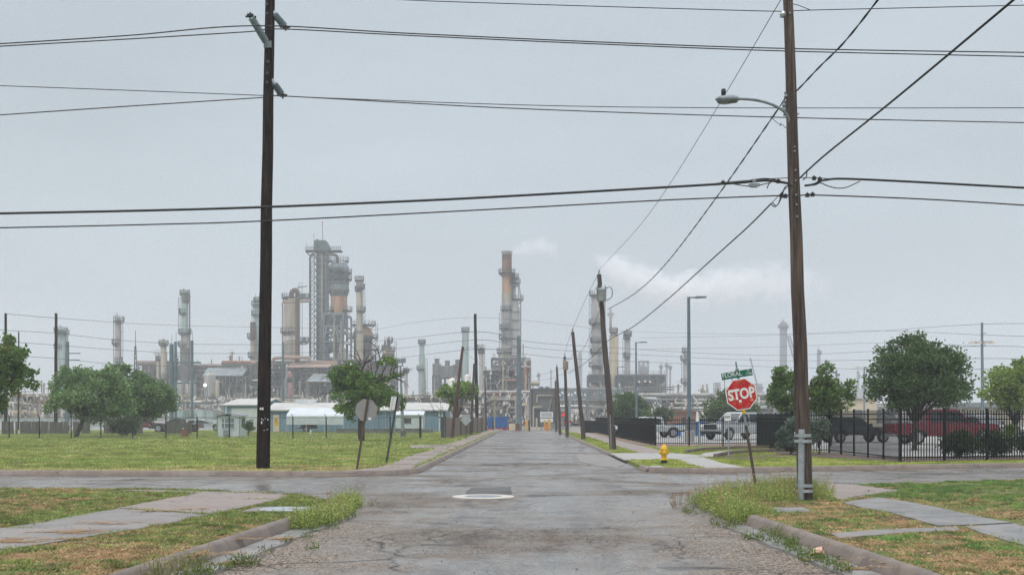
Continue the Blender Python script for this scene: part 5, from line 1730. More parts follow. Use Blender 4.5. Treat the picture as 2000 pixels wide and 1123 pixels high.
# garage wing with its gable
t = thing('garage_building', 'blue metal garage wing with a big pale roller door and gabled roof', 'building', (-33, 135, LZ))
A0, B0 = (-35.0, 136.0), (-30.3, 133.9)
mb = MB()
d, nr = wallbox(mb, A0, B0, 5.2, LZ - .1, 3.1)
a3, b3 = V(A0[0], A0[1], 3.1), V(B0[0], B0[1], 3.1)
ap = b3 + nr * 2.6 + V(0, 0, .62)
mb.add([b3, b3 + nr * 5.2, ap], [(0, 1, 2)])
mb.build('wall', 'blue_siding', t)
rf = MB()
e0, e1 = a3 - d * .25, b3 + d * .25
for s0, s1 in ((-.3, 2.6), (5.5, 2.6)):
    p0, p1 = e0 + nr * s0 + V(0, 0, -.05), e1 + nr * s0 + V(0, 0, -.05)
    q0, q1 = e0 + nr * s1 + V(0, 0, .66), e1 + nr * s1 + V(0, 0, .66)
    rf.add([p0, p1, q1, q0, p0 + V(0, 0, .12), p1 + V(0, 0, .12), q1 + V(0, 0, .12), q0 + V(0, 0, .12)], [(3, 2, 1, 0), (4, 5, 6, 7), (0, 1, 5, 4), (1, 2, 6, 5), (2, 3, 7, 6), (3, 0, 4, 7)])
rf.build('roof', 'roof_white', t)
face_panel(A0, B0, .2, .93, LZ, 2.75, .03).build('roller_door', 'door_grey', t)
gl_ = MB()
for k in range(3):
    q = face_panel(A0, B0, .26 + .22 * k, .36 + .22 * k, 1.35, 1.45, .05)
    gl_.add(q.v, q.f)
gl_.build('door_windows', 'window_dark', t)
face_panel(A0, B0, .045, .075, LZ, 3.05, .1).build('downspout', 'white_paint', t)
# long wing
t = thing('long_building', 'long low blue metal building with an off-white roof behind the carport', 'building', (-19, 131, LZ))
A1, B1 = (-28.6, 130.5), (-9.1, 130.5)
mb = MB()
wallbox(mb, A1, B1, 8, LZ - .1, 2.48)
mb.build('wall', 'blue_siding', t)
rf = MB()
for y0, z0, y1, z1 in ((130.15, 2.42, 134.5, 3.25), (138.9, 2.42, 134.5, 3.25)):
    rf.add([(-28.9, y0, z0), (-8.8, y0, z0), (-8.8, y1, z1), (-28.9, y1, z1), (-28.9, y0, z0 + .13), (-8.8, y0, z0 + .13), (-8.8, y1, z1 + .13), (-28.9, y1, z1 + .13)], [(3, 2, 1, 0), (4, 5, 6, 7), (0, 1, 5, 4), (1, 2, 6, 5), (2, 3, 7, 6), (3, 0, 4, 7)])
rfo = rf.build('roof', 'roof_white', t)
X_ = lambda px: at(px, 0, 134.5).x
MB().prism([(X_(579), 134.0), (X_(617), 134.0), (X_(617), 135.0), (X_(579), 135.0)], 3.2, 3.75).build('ridge_vent', 'white_paint', rfo)
X_ = lambda px: at(px, 0, 130.5).x
dr = MB().box((X_(534), 130.42, LZ), (X_(545.5), 130.52, 1.98)).build('door', 'cream', t)
MB().box((X_(532.8), 130.45, LZ), (X_(534), 130.55, 2.05)).box((X_(545.5), 130.45, LZ), (X_(546.6), 130.55, 2.05)).box((X_(532.8), 130.45, 1.985), (X_(546.6), 130.55, 2.06)).build('door_frame', 'galv_dull', t)
ys = MB().box((X_(536), 130.39, .78), (X_(543.5), 130.415, 1.6)).build('warning_panel', 'yellow_paint', dr)
MB().box((X_(537), 130.375, 1.42), (X_(542.5), 130.388, 1.5)).box((X_(537), 130.375, 1.18), (X_(542.5), 130.388, 1.22)).build('sign_print', 'black_metal', ys)
for px in (858, 864):
    MB().box((X_(px) - .06, 130.38, LZ), (X_(px) + .06, 130.5, 2.4)).build('downspout', 'white_paint', t)
for px in (737, 753):
    MB().box((X_(px) - .04, 130.36, LZ), (X_(px) + .04, 130.5, 2.4)).build('downspout', 'galv', t)
# carport
t = thing('carport', 'white metal carport with a hanging side panel, trailer parked beneath', 'carport', (-21.8, 123, LZ))
YC = 122
X_ = lambda px, y=YC: at(px, 0, y).x
xa, xb_ = X_(559.5), X_(671)
ze, zr = at(0, 812, YC).z, at(0, 796.5, 125).z
rf = MB()
pf = [(YC, ze), (YC + .15, ze + .18), (124.7, zr), (125.3, zr), (127.9, ze + .18), (128, ze)]
rf.add([(xa, y, z) for y, z in pf] + [(xb_, y, z) for y, z in pf], [(i, i + 6, i + 7, i + 1) for i in range(5)])
rf.add([(xa, y, z - .04) for y, z in pf] + [(xb_, y, z - .04) for y, z in pf], [(i + 1, i + 7, i + 6, i) for i in range(5)])
rf.build('roof', 'roof_bright', t)
sp_ = MB()
z1, z0 = ze, at(0, 829, YC).z
for k in range(5):
    za, zb = z0 + (z1 - z0) * k / 5, z0 + (z1 - z0) * (k + .93) / 5
    sp_.box((xa, YC - .03, za), (xb_, YC, zb))
sp_.box((xa, YC, z0), (xb_, YC + .02, z1))
sp_.build('side_panel', 'shed_white', t)
MB().add([(xb_, y, z) for y, z in pf] + [(xb_ - .03, y, z) for y, z in pf], [(0, 1, 2, 3, 4, 5), (11, 10, 9, 8, 7, 6)]).build('gable_panel', 'ref_bluegrey', t)
for px, y in ((560, YC), (598, YC), (634, YC), (670, YC), (560, 128), (670, 128)):
    MB().box((X_(px) - .04, y - .04 + .05, LZ), (X_(px) + .04, y + .09, ze)).build('leg', 'galv', t)
t = thing('utility_trailer', 'rusty loaded utility trailer parked beneath the white carport', 'trailer', at(603, 845, 124.5))
YT = 124.5
X_ = lambda px: at(px, 0, YT).x
MB().box((X_(588), YT - .8, .52), (X_(618), YT + .8, .64)).build('frame', 'rusty', t)
q = MB().box((X_(590), YT - .78, .64), (X_(598), YT + .7, 1.05))
q.box((X_(599), YT - .7, .64), (X_(608), YT + .7, 1.2)).box((X_(609), YT - .78, .64), (X_(617), YT + .7, .98)).bar((X_(577), YT, .55), (X_(589), YT, .55), .09)
q.build('load', 'rusty', t)
wheel(t, 0, 0, .34) if False else None
q = MB().lathe([(.18, -.1), (.3, -.1), (.33, -.06), (.33, .06), (.3, .1), (.18, .1)], (X_(601), YT - .9, LZ + .33), 16, Matrix.Rotation(R(90), 4, 'X')).build('wheel', 'tyre', t, True)
MB().lathe([(.001, -.11), (.2, -.11), (.2, .11), (.001, .11)], (X_(601), YT - .905, LZ + .33), 14, Matrix.Rotation(R(90), 4, 'X')).build('rim', 'rim', q)
# guard hut
t = thing('guard_hut', 'small pale guard hut with a window air conditioner on the left lot', 'hut', at(450, 853, 95))
YG_ = 95
X_ = lambda px, y=YG_: at(px, 0, y).x
Z_ = lambda py, y=YG_: at(0, py, y).z
x0, x1 = X_(424.5), X_(468)
mb = MB()
c = [(x0, YG_), (x1, YG_), (X_(480.5, 96.6), 96.6), (X_(480.5, 96.6) - (x1 - x0), 96.6)]
mb.prism(c, LZ - .05, Z_(813))
mb.add([(x0, YG_, Z_(813)), (x1, YG_, Z_(813)), ((x0 + x1) / 2 + .1, YG_, Z_(810))], [(0, 1, 2)])
mb.build('wall', 'shed_white', t)
rf = MB()
zl, zm = Z_(812.5), Z_(808.3)
xm = X_(447)
sx = c[2][0] - x1
for (xa, za), (xb_, zb) in (((x0 - .12, zl), (xm, zm)), ((xm, zm), (x1 + .18, zl))):
    rf.add([(xa, YG_ - .15, za), (xb_, YG_ - .15, zb), (xb_ + sx, 96.8, zb), (xa + sx, 96.8, za), (xa, YG_ - .15, za + .07), (xb_, YG_ - .15, zb + .07), (xb_ + sx, 96.8, zb + .07), (xa + sx, 96.8, za + .07)], [(3, 2, 1, 0), (4, 5, 6, 7), (0, 1, 5, 4), (1, 2, 6, 5), (2, 3, 7, 6), (3, 0, 4, 7)])
rf.build('roof', 'galv_dull', t)
wn = MB().box((X_(433), YG_ - .03, Z_(836.5)), (X_(458.5), YG_ + .02, Z_(816))).build('window', 'glass_grey', t)
fr = MB()
for px in (433, 439, 448, 458):
    fr.box((X_(px) - .03, YG_ - .06, Z_(836.5)), (X_(px) + .03, YG_ - .03, Z_(816)))
for py in (816, 826, 836.5):
    fr.box((X_(433), YG_ - .062, Z_(py) - .03), (X_(458), YG_ - .032, Z_(py) + .03))
fr.build('frame', 'shed_white', wn)
MB().box((X_(438), YG_ - .35, Z_(849.5)), (X_(448.5), YG_ - .01, Z_(841))).box((X_(437), YG_ - .36, Z_(841)), (X_(449), YG_, Z_(840.3))).build('air_conditioner', 'galv_dull', t)
MB().box((X_(441), YG_ - .12, Z_(812)), (X_(450), YG_ - .01, Z_(808.8))).build('lamp', 'black_metal', t)
sd = V(c[2][0] - x1, 1.6, 0)
q0, q1 = V(x1, YG_, 0) + sd * .3 + V(.012, 0, 0), V(x1, YG_, 0) + sd * .85 + V(.012, 0, 0)
MB().add([(q0.x, q0.y, Z_(835)), (q1.x, q1.y, Z_(834)), (q1.x, q1.y, Z_(817)), (q0.x, q0.y, Z_(817))], [(0, 1, 2, 3), (3, 2, 1, 0)]).build('side_window', 'glass_grey', t)
for px, y in ((424.5, YG_), (468, YG_)):
    MB().box((X_(px) - .035, YG_ - .03, LZ), (X_(px) + .035, YG_ + .02, Z_(813))).build('corner_trim', 'galv_dull', t)
# small white shed
t = thing('storage_shed', 'small white storage shed with one window in front of the blue wall', 'shed', at(806, 843, 126))
YS_ = 126
X_ = lambda px, y=YS_: at(px, 0, y).x
Z_ = lambda py, y=YS_: at(0, py, y).z
MB().box((X_(773), YS_, LZ), (X_(826), YS_ + 2.6, Z_(811))).add([(X_(826), YS_, Z_(811)), (X_(826), YS_ + 2.6, Z_(811)), (X_(826), YS_ + 1.3, Z_(804))], [(0, 1, 2)]).build('wall', 'shed_white', t)
rf = MB()
for y0, y1 in ((YS_ - .15, YS_ + 1.3), (YS_ + 2.75, YS_ + 1.3)):
    rf.add([(X_(771), y0, Z_(811)), (X_(828), y0, Z_(811)), (X_(828), y1, Z_(803.5)), (X_(771), y1, Z_(803.5)), (X_(771), y0, Z_(811) + .08), (X_(828), y0, Z_(811) + .08), (X_(828), y1, Z_(803.5) + .08), (X_(771), y1, Z_(803.5) + .08)], [(3, 2, 1, 0), (4, 5, 6, 7), (0, 1, 5, 4), (1, 2, 6, 5), (2, 3, 7, 6), (3, 0, 4, 7)])
rf.build('roof', 'roof_bright', t)
wn = MB().box((X_(789), YS_ - .03, Z_(826.5)), (X_(803), YS_ + .02, Z_(816.5))).build('window', 'window_dark', t)
MB().box((X_(788), YS_ - .05, Z_(827.3)), (X_(806), YS_ - .035, Z_(826.5))).box((X_(788), YS_ - .05, Z_(816.5)), (X_(806), YS_ - .035, Z_(815.6))).build('frame', 'galv', wn)
MB().box((X_(834) - .2, YS_ + .3, Z_(824)), (X_(836), YS_ + .9, Z_(817))).build('vent_box', 'galv_dull', t)
# low concrete block wall and a kerbside block
YB_ = 116
X_ = lambda px: at(px, 0, YB_).x
single('block_wall', MB().box((X_(657), YB_, LZ - .05), (X_(768), YB_ + .4, LZ + .4)).box((X_(657), YB_ - .03, LZ + .4), (X_(768), YB_ + .43, LZ + .47)), 'concrete_block', 'long low dark concrete wall behind the torn tree', 'wall')
single('block_wall', MB().box((X_(768), YB_ + 2, LZ - .05), (X_(842), YB_ + 2.4, LZ + .42)).box((X_(768), YB_ + 1.97, LZ + .42), (X_(842), YB_ + 2.43, LZ + .48)), 'concrete_block', 'low concrete footing in front of the small white shed', 'wall')
p_ = gd(787.5, 854, LZ)
single('concrete_block', MB().cbox(p_ + V(0, 0, .25), (.42, .4, .52), .2).cbox(p_ + V(0, 0, .53), (.46, .44, .06), .2), 'concrete_block', 'weathered concrete block at the foot of the floodlight pole', 'block')
p_ = at(361, 853, 96)
single('rusty_drum', MB().lathe([(.30, 0), (.31, .02), (.29, .3), (.305, .32), (.29, .34), (.29, .62), (.30, .64), (.001, .64)], p_ + V(0, 0, 0), 14), 'rusty', 'rusty drum standing in the grass before the plank screens', 'drum')
p_ = at(607, 850, 108)
single('marker_post', MB().lathe([(.07, -.05), (.07, .42), (.05, .48), (.001, .5)], p_, 10), 'white_paint', 'short white marker post in the grass before the carport', 'post')
# floodlight pole
YFp = 112
t = thing('floodlight_pole', 'grey pole carrying four square floodlights beside the torn tree', 'light pole', at(786, 848, YFp))
MB().tube([at(787, 848, YFp), at(782, 716, YFp)], [.17, .1], 10).build('shaft', 'galv_dull', t, True)
MB().bar(at(775, 716, YFp), at(788, 714, YFp), .12).bar(at(777, 716, YFp), at(777, 709, YFp), .09).bar(at(786, 714, YFp), at(786, 708, YFp), .09).bar(at(774, 709, YFp), at(791, 707.5, YFp), .07).build('crossarm', 'galv_dull', t)
for px, py, rot in ((775, 704.5, .3), (780, 705, .25), (785.5, 704, -.1), (790, 704, -.2)):
    q = at(px, py, YFp)
    MB().cbox(q, (.2, .26, .38), rot).cbox(q + V(0, -.15, 0), (.23, .06, .41), rot).build('floodlight', 'galv_dull', t)
# long white perimeter wall and storage behind the screens
t = thing('perimeter_wall', 'long pale metal wall along the back of the left lot', 'wall', at(150, 840, 158))
X_ = lambda px: at(px, 0, 158).x
q = MB()
for k in range(36):
    q.box((X_(-60 + 14 * k), 158, -.02), (X_(-60 + 14 * k + 13.7), 158.2 + .03 * (k % 2), at(0, 817.5 if k < 22 else 820, 158).z))
q.build('panels', 'white_paint', t)
MB().box((X_(-60), 157.9, at(0, 818.5, 158).z), (X_(330), 158.35, at(0, 816.5, 158).z)).build('cap', 'roof_bright', t)

# ================================================================== BEHIND THE RIGHT FENCE
for i, (px, py0, Y, lab) in enumerate(((1345, 580, 75, 'tallest grey single-arm light pole behind the black fence'), (1242, 668, 120, 'middle grey single-arm light pole above the round tree'), (1206, 716, 180, 'farthest single-arm light pole between the cream column and the round tree'))):
    t = thing('parking_light', lab, 'light pole', at(px + 1, HY + F * 1.58 / Y, Y), 'single-arm parking lights')
    r = .135 if i == 0 else .12
    MB().tube([at(px + 1.5, HY + F * 1.58 / Y, Y), at(px, py0, Y)], [r, r * .72], 10).build('shaft', 'steel_pole', t, True)
    tp = at(px, py0, Y)
    hd = MB().bar(tp + V(0, 0, -.05), tp + V(.55, 0, -.02), .08)
    hd.build('arm', 'steel_pole', t)
    hd = MB()
    pr = [(.35, -.07), (.55, -.09), (1.12, -.055), (1.16, -.01), (1.1, .04), (.5, .05)]
    hd.extr(pr, .34, Matrix.Translation(tp))
    hd.build('lamp_head', 'steel_pole', t)
    cb = MB().lathe([(.3, 0), (.3, .7), (.26, .75), (.001, .75)], at(px + 1.5, HY + F * 1.58 / Y, Y), 14)
    cb.build('concrete_base', 'concrete_new', t)
# bins, brick shed, pillar
for px0, px1, py0, py1, Y, m, lab in ((1318, 1331, 827, 846, 98, 'blue_tarp', 'blue waste bin behind the fence between the two white pickups'), (1359, 1378, 822, 845, 100, 'blue_tarp', 'bright blue-topped container left of the white pickup')):
    a_ = at(px0, py1, Y)
    b_ = at(px1, py0, Y)
    t = thing('waste_bin', lab, 'bin', ((a_.x + b_.x) / 2, Y, LZ))
    MB().prism([(a_.x + .05, Y), (b_.x - .05, Y), (b_.x - .05, Y + 1), (a_.x + .05, Y + 1)], LZ, b_.z - .12).build('body', m, t)
    MB().prism([(a_.x, Y - .05), (b_.x, Y - .05), (b_.x, Y + 1.05), (a_.x, Y + 1.05)], b_.z - .12, b_.z).build('lid', m, t)
single('gate_pillar', MB().box(at(1341, 862, 76) , at(1353, 823, 76) + V(0, .4, 0)).box(at(1339.5, 823, 76) - V(0, .05, 0), at(1354.5, 821, 76) + V(0, .45, 0)), 'concrete', 'pale square pillar behind the black fence by the tallest light pole', 'pillar')
t = thing('brick_shed', 'low reddish brick building with a flat roof beyond the round tree', 'building', at(1330, 838, 165))
MB().box(at(1298, 839, 165), at(1366, 806, 165) + V(0, 6, 0)).build('wall', 'brick_far', t)
MB().box(at(1296, 806, 165) - V(0, .3, 0), at(1368, 802, 165) + V(0, 6.3, 0)).build('roof', 'rusty', t)
MB().box(at(1332, 838, 165) - V(0, .06, 0), at(1340, 814, 165) + V(0, .02, 0)).build('door', 'window_dark', t)
t = thing('white_warehouse', 'pale warehouse with a light roof glimpsed between the trees at right', 'building', at(1690, 836, 190))
MB().box(at(1655, 836, 190), at(1712, 778, 190) + V(0, 14, 0)).build('wall', 'cream', t)
MB().box(at(1652, 778, 190) - V(0, .4, 0), at(1715, 759, 190) + V(0, 15, 0)).build('roof', 'roof_bright', t)
MB().box(at(1668, 836, 190) - V(0, .06, 0), at(1684, 800, 190) + V(0, .03, 0)).build('door', 'galv_dull', t)
t = thing('tan_house', 'tan building showing under the light green tree at right', 'building', at(1930, 838, 170))
MB().box(at(1895, 838, 170), at(2060, 795, 170) + V(0, 8, 0)).build('wall', 'ref_tan', t)
MB().box(at(1890, 795, 170) - V(0, .4, 0), at(2070, 786, 170) + V(0, 9, 0)).build('roof', 'galv_dull', t)
t = thing('parking_lamp', 'lit double lamp on a thin pole left of the big oak', 'light pole', at(1688, 838, 165))
MB().tube([at(1688, 838, 165), at(1688, 716, 165)], .12, 8).build('shaft', 'galv_dull', t)
for px in (1677, 1694):
    MB().box(at(px - 5, 718.5, 165) - V(0, .4, 0), at(px + 5, 716, 165) + V(0, .4, 0)).build('lamp', 'lamp_soft', t)
t = thing('sensor_post', 'thin post with two small boxes right of the nearest pole', 'light pole', at(1634, 838, 140))
MB().tube([at(1634, 838, 140), at(1634, 722, 140)], .09, 6).build('shaft', 'galv_dull', t)
MB().cbox(at(1636, 732, 140), (.5, .3, .3)).cbox(at(1631, 727, 140), (.3, .3, .25)).build('box', 'galv_dull', t)
# ================================================================== REFINERY
def base_py(Y, z=0.):
    return HY + F * (EYE - z) / Y


def platform(parent, c, r, ext, a0, a1, mat='ref_dark', th=.25, rail=1.15, name='platform'):
    """part-ring walkway with handrail round a vessel; angles in degrees, 270 faces the street"""
    mb = MB()
    n = max(4, int(abs(a1 - a0) / 18))
    A = [R(a0 + (a1 - a0) * i / n) for i in range(n + 1)]
    o = len(mb.v)
    for a in A:
        for rr, z in ((r * .98, 0), (r + ext, 0), (r + ext, th), (r * .98, th)):
            mb.v.append((c.x + rr * math.cos(a), c.y + rr * math.sin(a), c.z + z))
    for i in range(n):
        for j in range(4):
            mb.f.append((o + 4 * i + j, o + 4 * (i + 1) + j, o + 4 * (i + 1) + (j + 1) % 4, o + 4 * i + (j + 1) % 4))
    ro = r + ext - .06
    P = [c + V(ro * math.cos(a), ro * math.sin(a), th) for a in A]
    for h in (rail * .5, rail):
        for p, q in zip(P[:-1], P[1:]):
            mb.bar(p + V(0, 0, h), q + V(0, 0, h), .09)
    for p in P[::1]:
        mb.bar(p, p + V(0, 0, rail + .04), .09)
    # knee braces
    for a in A[::2]:
        mb.bar(c + V(r * math.cos(a), r * math.sin(a), -ext * .8), c + V((r + ext * .9) * math.cos(a), (r + ext * .9) * math.sin(a), 0), .12)
    return mb.build(name, mat, parent)


def ladder(parent, p, q, w=.55, mat='ref_dark', cage=True, face=V(0, -1, 0)):
    mb = MB()
    p, q = Vector(p), Vector(q)
    s = face.cross(V(0, 0, 1)).normalized() * w / 2
    mb.bar(p - s, q - s, .1).bar(p + s, q + s, .1)
    n = int((q - p).length / .75)
    for i in range(n):
        c = p.lerp(q, (i + .5) / n)
        mb.bar(c - s, c + s, .07)
        if cage and i % 3 == 0:
            f = face * .7
            mb.bar(c - s, c - s * .8 + f, .08).bar(c + s, c + s * .8 + f, .08).bar(c - s * .8 + f, c + s * .8 + f, .08)
    return mb.build('ladder', mat, parent)


def column(label, px, w, ytop, Y, mat, segs=None, plats=(), lad=None, pipe=None, top='dome', name='process_column', cat='column', ybase=None, rods=0, pipe_mat=None, n=20):
    """tall cylindrical vessel. segs: [(py, width_px, material)] from top down; plats: [(py, side)]"""
    k = Y / F
    yb = ybase or base_py(Y)
    b = at(px, yb, Y)
    t = thing(name, label, cat, b)
    segs = segs or [(ytop, w, mat)]
    segs = [(p, ww, m) for p, ww, m in segs]
    for i, (py, ww, m) in enumerate(segs):
        z1 = at(0, py, Y).z
        z0 = at(0, segs[i + 1][0], Y).z if i + 1 < len(segs) else b.z - .2
        r = ww * k / 2
        pr = [(r, z0), (r, z1)]
        if i + 1 < len(segs):
            r2 = segs[i + 1][1] * k / 2
            if abs(r2 - r) > .05:
                pr = [(r2 * .995, z0), (r, z0 + abs(r2 - r) * 1.3 + .4), (r, z1)]
        if i == 0 and top == 'dome':
            pr += [(r * .9, z1 + r * .3), (r * .6, z1 + r * .52), (r * .25, z1 + r * .62), (r * .2, z1 + r * .62), (r * .2, z1 + r * .9), (.01, z1 + r * .9)]
        elif i == 0 and top == 'cone':
            pr += [(r * .35, z1 + r * 1.3), (r * .3, z1 + r * 1.9), (.01, z1 + r * 1.9)]
        elif i == 0 and top == 'lip':
            pr = pr[:-1] + [(r, z1 - r * .5), (r * 1.12, z1 - r * .45), (r * 1.12, z1), (r * .9, z1), (r * .88, z1 - r), (.01, z1 - r)]
        mb = MB().lathe(pr, (b.x, b.y, 0), n)
        # weld rings and stiffeners
        zz = z0 + 2.5
        while zz < z1 - 1:
            mb.lathe([(r * 1.0, zz - .08), (r * 1.025, zz - .06), (r * 1.025, zz + .06), (r * 1.0, zz + .08)], (b.x, b.y, 0), n)
            mb.f = mb.f[:-2]
            zz += random.uniform(3.2, 5.5)
        mb.build('shell', m, t, True)
    rr = lambda py: next((ww for p, ww, m in reversed(segs) if p <= py + 2), segs[0][1]) * k / 2
    for q in plats:
        py, side = q[:2]
        ext = (q[2] if len(q) > 2 else 5) * k
        a = {'L': (120, 300), 'R': (-110, 60), 'B': (0, 360), 'F': (190, 350)}[side]
        platform(t, V(b.x, b.y, at(0, py, Y).z), rr(py), ext, *a)
    if lad:
        s = -1 if lad[0] == 'L' else 1
        for y0, y1 in lad[1:]:
            r = max(rr(y0), rr(y1))
            x = b.x + s * (r + .45)
            ladder(t, (x, b.y - .2, at(0, y1, Y).z), (x, b.y - .2, at(0, y0, Y).z))
    if pipe:
        s = -1 if pipe[0] == 'L' else 1
        r0 = w * k / 2
        x = b.x + s * (r0 + pipe[3] * k)
        zt = at(0, pipe[1], Y).z
        pts = [V(b.x, b.y, zt - .2), V(b.x + s * r0 * .5, b.y - .2, zt + .5), V(x, b.y - .3, zt), V(x, b.y - .3, zt - 1.2), V(x, b.y - .3, at(0, pipe[2], Y).z)]
        MB().tube(smooth_pts(pts[:4], 5) + [pts[4]], pipe[4] * k / 2, 10).build('overhead_pipe', pipe_mat or mat, t, True)
    mb = MB()
    for i in range(rods):
        x = b.x + random.uniform(-.7, .7) * w * k / 2
        mb.bar((x, b.y, at(0, ytop, Y).z), (x, b.y, at(0, ytop - random.uniform(5, 12), Y).z), .09)
    if rods:
        mb.build('vent_rods', 'ref_dark', t)
    return t


def steelwork(mb, x0, x1, y0, y1, z0, z1, nx, nz, ny=1, w=.35, brace=.6, rnd=random, decks=True, rails=False):
    xs = [x0 + (x1 - x0) * i / nx for i in range(nx + 1)]
    ys = [y0 + (y1 - y0) * i / max(1, ny) for i in range(ny + 1)]
    zs = [z0 + (z1 - z0) * i / nz for i in range(nz + 1)]
    for x in xs:
        for y in ys:
            mb.bar((x, y, z0), (x, y, z1), w)
    for z in zs[1:]:
        for y in ys:
            mb.bar((x0, y, z), (x1, y, z), w * .9, w * 1.2)
        for x in xs:
            mb.bar((x, y0, z), (x, y1, z), w * .8)
        if decks:
            mb.box((x0, y0 + .1, z - .12), (x1, y1 - .1, z - .04))
        if rails:
            for h in (.55, 1.1):
                mb.bar((x0, y0 - .05, z + h), (x1, y0 - .05, z + h), .08)
            for i in range(int((x1 - x0) / 1.6) + 1):
                mb.bar((x0 + i * 1.6, y0 - .05, z), (x0 + i * 1.6, y0 - .05, z + 1.1), .08)
    for i in range(nx):
        for j in range(nz):
            for y in (ys[0], ys[-1]):
                q = rnd.random()
                if q < brace * .5:
                    mb.bar((xs[i], y, zs[j]), (xs[i + 1], y, zs[j + 1]), w * .55)
                    mb.bar((xs[i + 1], y, zs[j]), (xs[i], y, zs[j + 1]), w * .55)
                elif q < brace:
                    xm = (xs[i] + xs[i + 1]) / 2
                    mb.bar((xs[i], y, zs[j]), (xm, y, zs[j + 1]), w * .55)
                    mb.bar((xs[i + 1], y, zs[j]), (xm, y, zs[j + 1]), w * .55)
    return mb


PIPECOL = ['ref_grey', 'ref_concrete', 'ref_tan', 'ref_brown', 'ref_bluegrey', 'ref_white', 'ref_rust', 'ref_dark', 'ref_concrete', 'ref_white', 'ref_orange']


def clutter(t, x0, x1, y0, y1, z0, z1, seed, npipe=26, nves=5, ndrum=3, nvalve=30, mats=PIPECOL, big=.5):
    npipe = int(npipe * 2.0)
    nves = int(nves * 1.4)
    nvalve = int(nvalve * 1.3)
    """pipe runs, risers, vessels, drums and valves that fill a steel frame"""
    rnd = random.Random(seed)
    by = {}
    for i in range(npipe):
        m = rnd.choice(mats)
        mb = by.setdefault(m, MB())
        r = rnd.choice((.1, .14, .18, .22, .28, .36))
        y = rnd.uniform(y0 - .6, y1)
        z = rnd.uniform(z0 + .6, z1)
        xa = rnd.uniform(x0, x1)
        xb = min(x1, max(x0, xa + rnd.choice((-1, 1)) * rnd.uniform(2, (x1 - x0) * .7)))
        pts = [V(xa, y, z), V(xb, y, z)]
        if rnd.random() < .7:
            z2 = rnd.uniform(z0, z1)
            pts.append(V(xb, y, z2))
            if rnd.random() < .5:
                pts.append(V(min(x1, max(x0, xb + rnd.uniform(-5, 5))), y, z2))
        for a, b in zip(pts[:-1], pts[1:]):
            if (b - a).length > .3:
                mb.tube([a, b], r, 7)
                mb.lathe([(.01, -r * 1.1), (r * 1.1, 0), (.01, r * 1.1)], b, 7)
    for i in range(npipe):
        m = rnd.choice(mats)
        mb = by.setdefault(m, MB())
        x = rnd.uniform(x0, x1)
        y = rnd.uniform(y0 - .8, y1)
        za = rnd.uniform(z0, z0 + (z1 - z0) * .5)
        mb.tube([V(x, y, za), V(x, y, rnd.uniform(za + 1, z1))], rnd.uniform(.07, .25), 7)
    for m, mb in by.items():
        mb.build('pipework', m, t, True)['kind'] = 'stuff'
    for i in range(nves):
        r = rnd.uniform(.5, 1.0) * big * 2
        h = rnd.uniform(2.5, max(3, (z1 - z0) * .75))
        x, y = rnd.uniform(x0 + r, x1 - r), rnd.uniform(y0, y1)
        zb = z0 if rnd.random() < .5 else rnd.uniform(z0, max(z0, z1 - h))
        MB().lathe([(r, 0), (r, h), (r * .85, h + r * .35), (r * .4, h + r * .6), (.01, h + r * .65)], (x, y, zb), 14).build('vessel', rnd.choice(mats), t, True)
    for i in range(ndrum):
        r = rnd.uniform(.5, .9) * big * 2
        l = rnd.uniform(3, 7)
        x, y, z = rnd.uniform(x0, max(x0, x1 - l)), rnd.uniform(y0 - .3, y1), rnd.uniform(z0 + r, z1 - r)
        MB().lathe([(.01, -r * .5), (r * .7, -r * .3), (r, 0), (r, l), (r * .7, l + r * .3), (.01, l + r * .5)], (x, y, z), 14, Matrix.Rotation(R(90), 4, 'Y')).build('drum', rnd.choice(mats), t, True)
    mb = MB()
    for i in range(npipe // 12):
        x, z = rnd.uniform(x0, x1), rnd.uniform(z0, z1)
        w, h = rnd.uniform(1, 3.5), rnd.uniform(.8, 2.6)
        mb.box((max(x0, x - w), y0 + (y1 - y0) * .45, max(z0, z - h)), (min(x1, x + w), y1 - .3, min(z1, z + h)))
    if npipe > 30:
        mb.build('equipment', 'ref_dark', t)['kind'] = 'stuff'
    mb = MB()
    for i in range(nvalve):
        x, y, z = rnd.uniform(x0, x1), y0 - rnd.uniform(.2, 1.2), rnd.uniform(z0 + .3, z1)
        a = rnd.uniform(.15, .4)
        mb.cbox((x, y, z), (a, a, a * rnd.uniform(.8, 3)), rnd.uniform(0, 3))
        if rnd.random() < .4:
            mb.bar((x, y, z), (x + rnd.uniform(-.8, .8), y, z + rnd.uniform(.4, 1.4)), .14)
    if nvalve:
        mb.build('valves', 'ref_white', t)['kind'] = 'stuff'


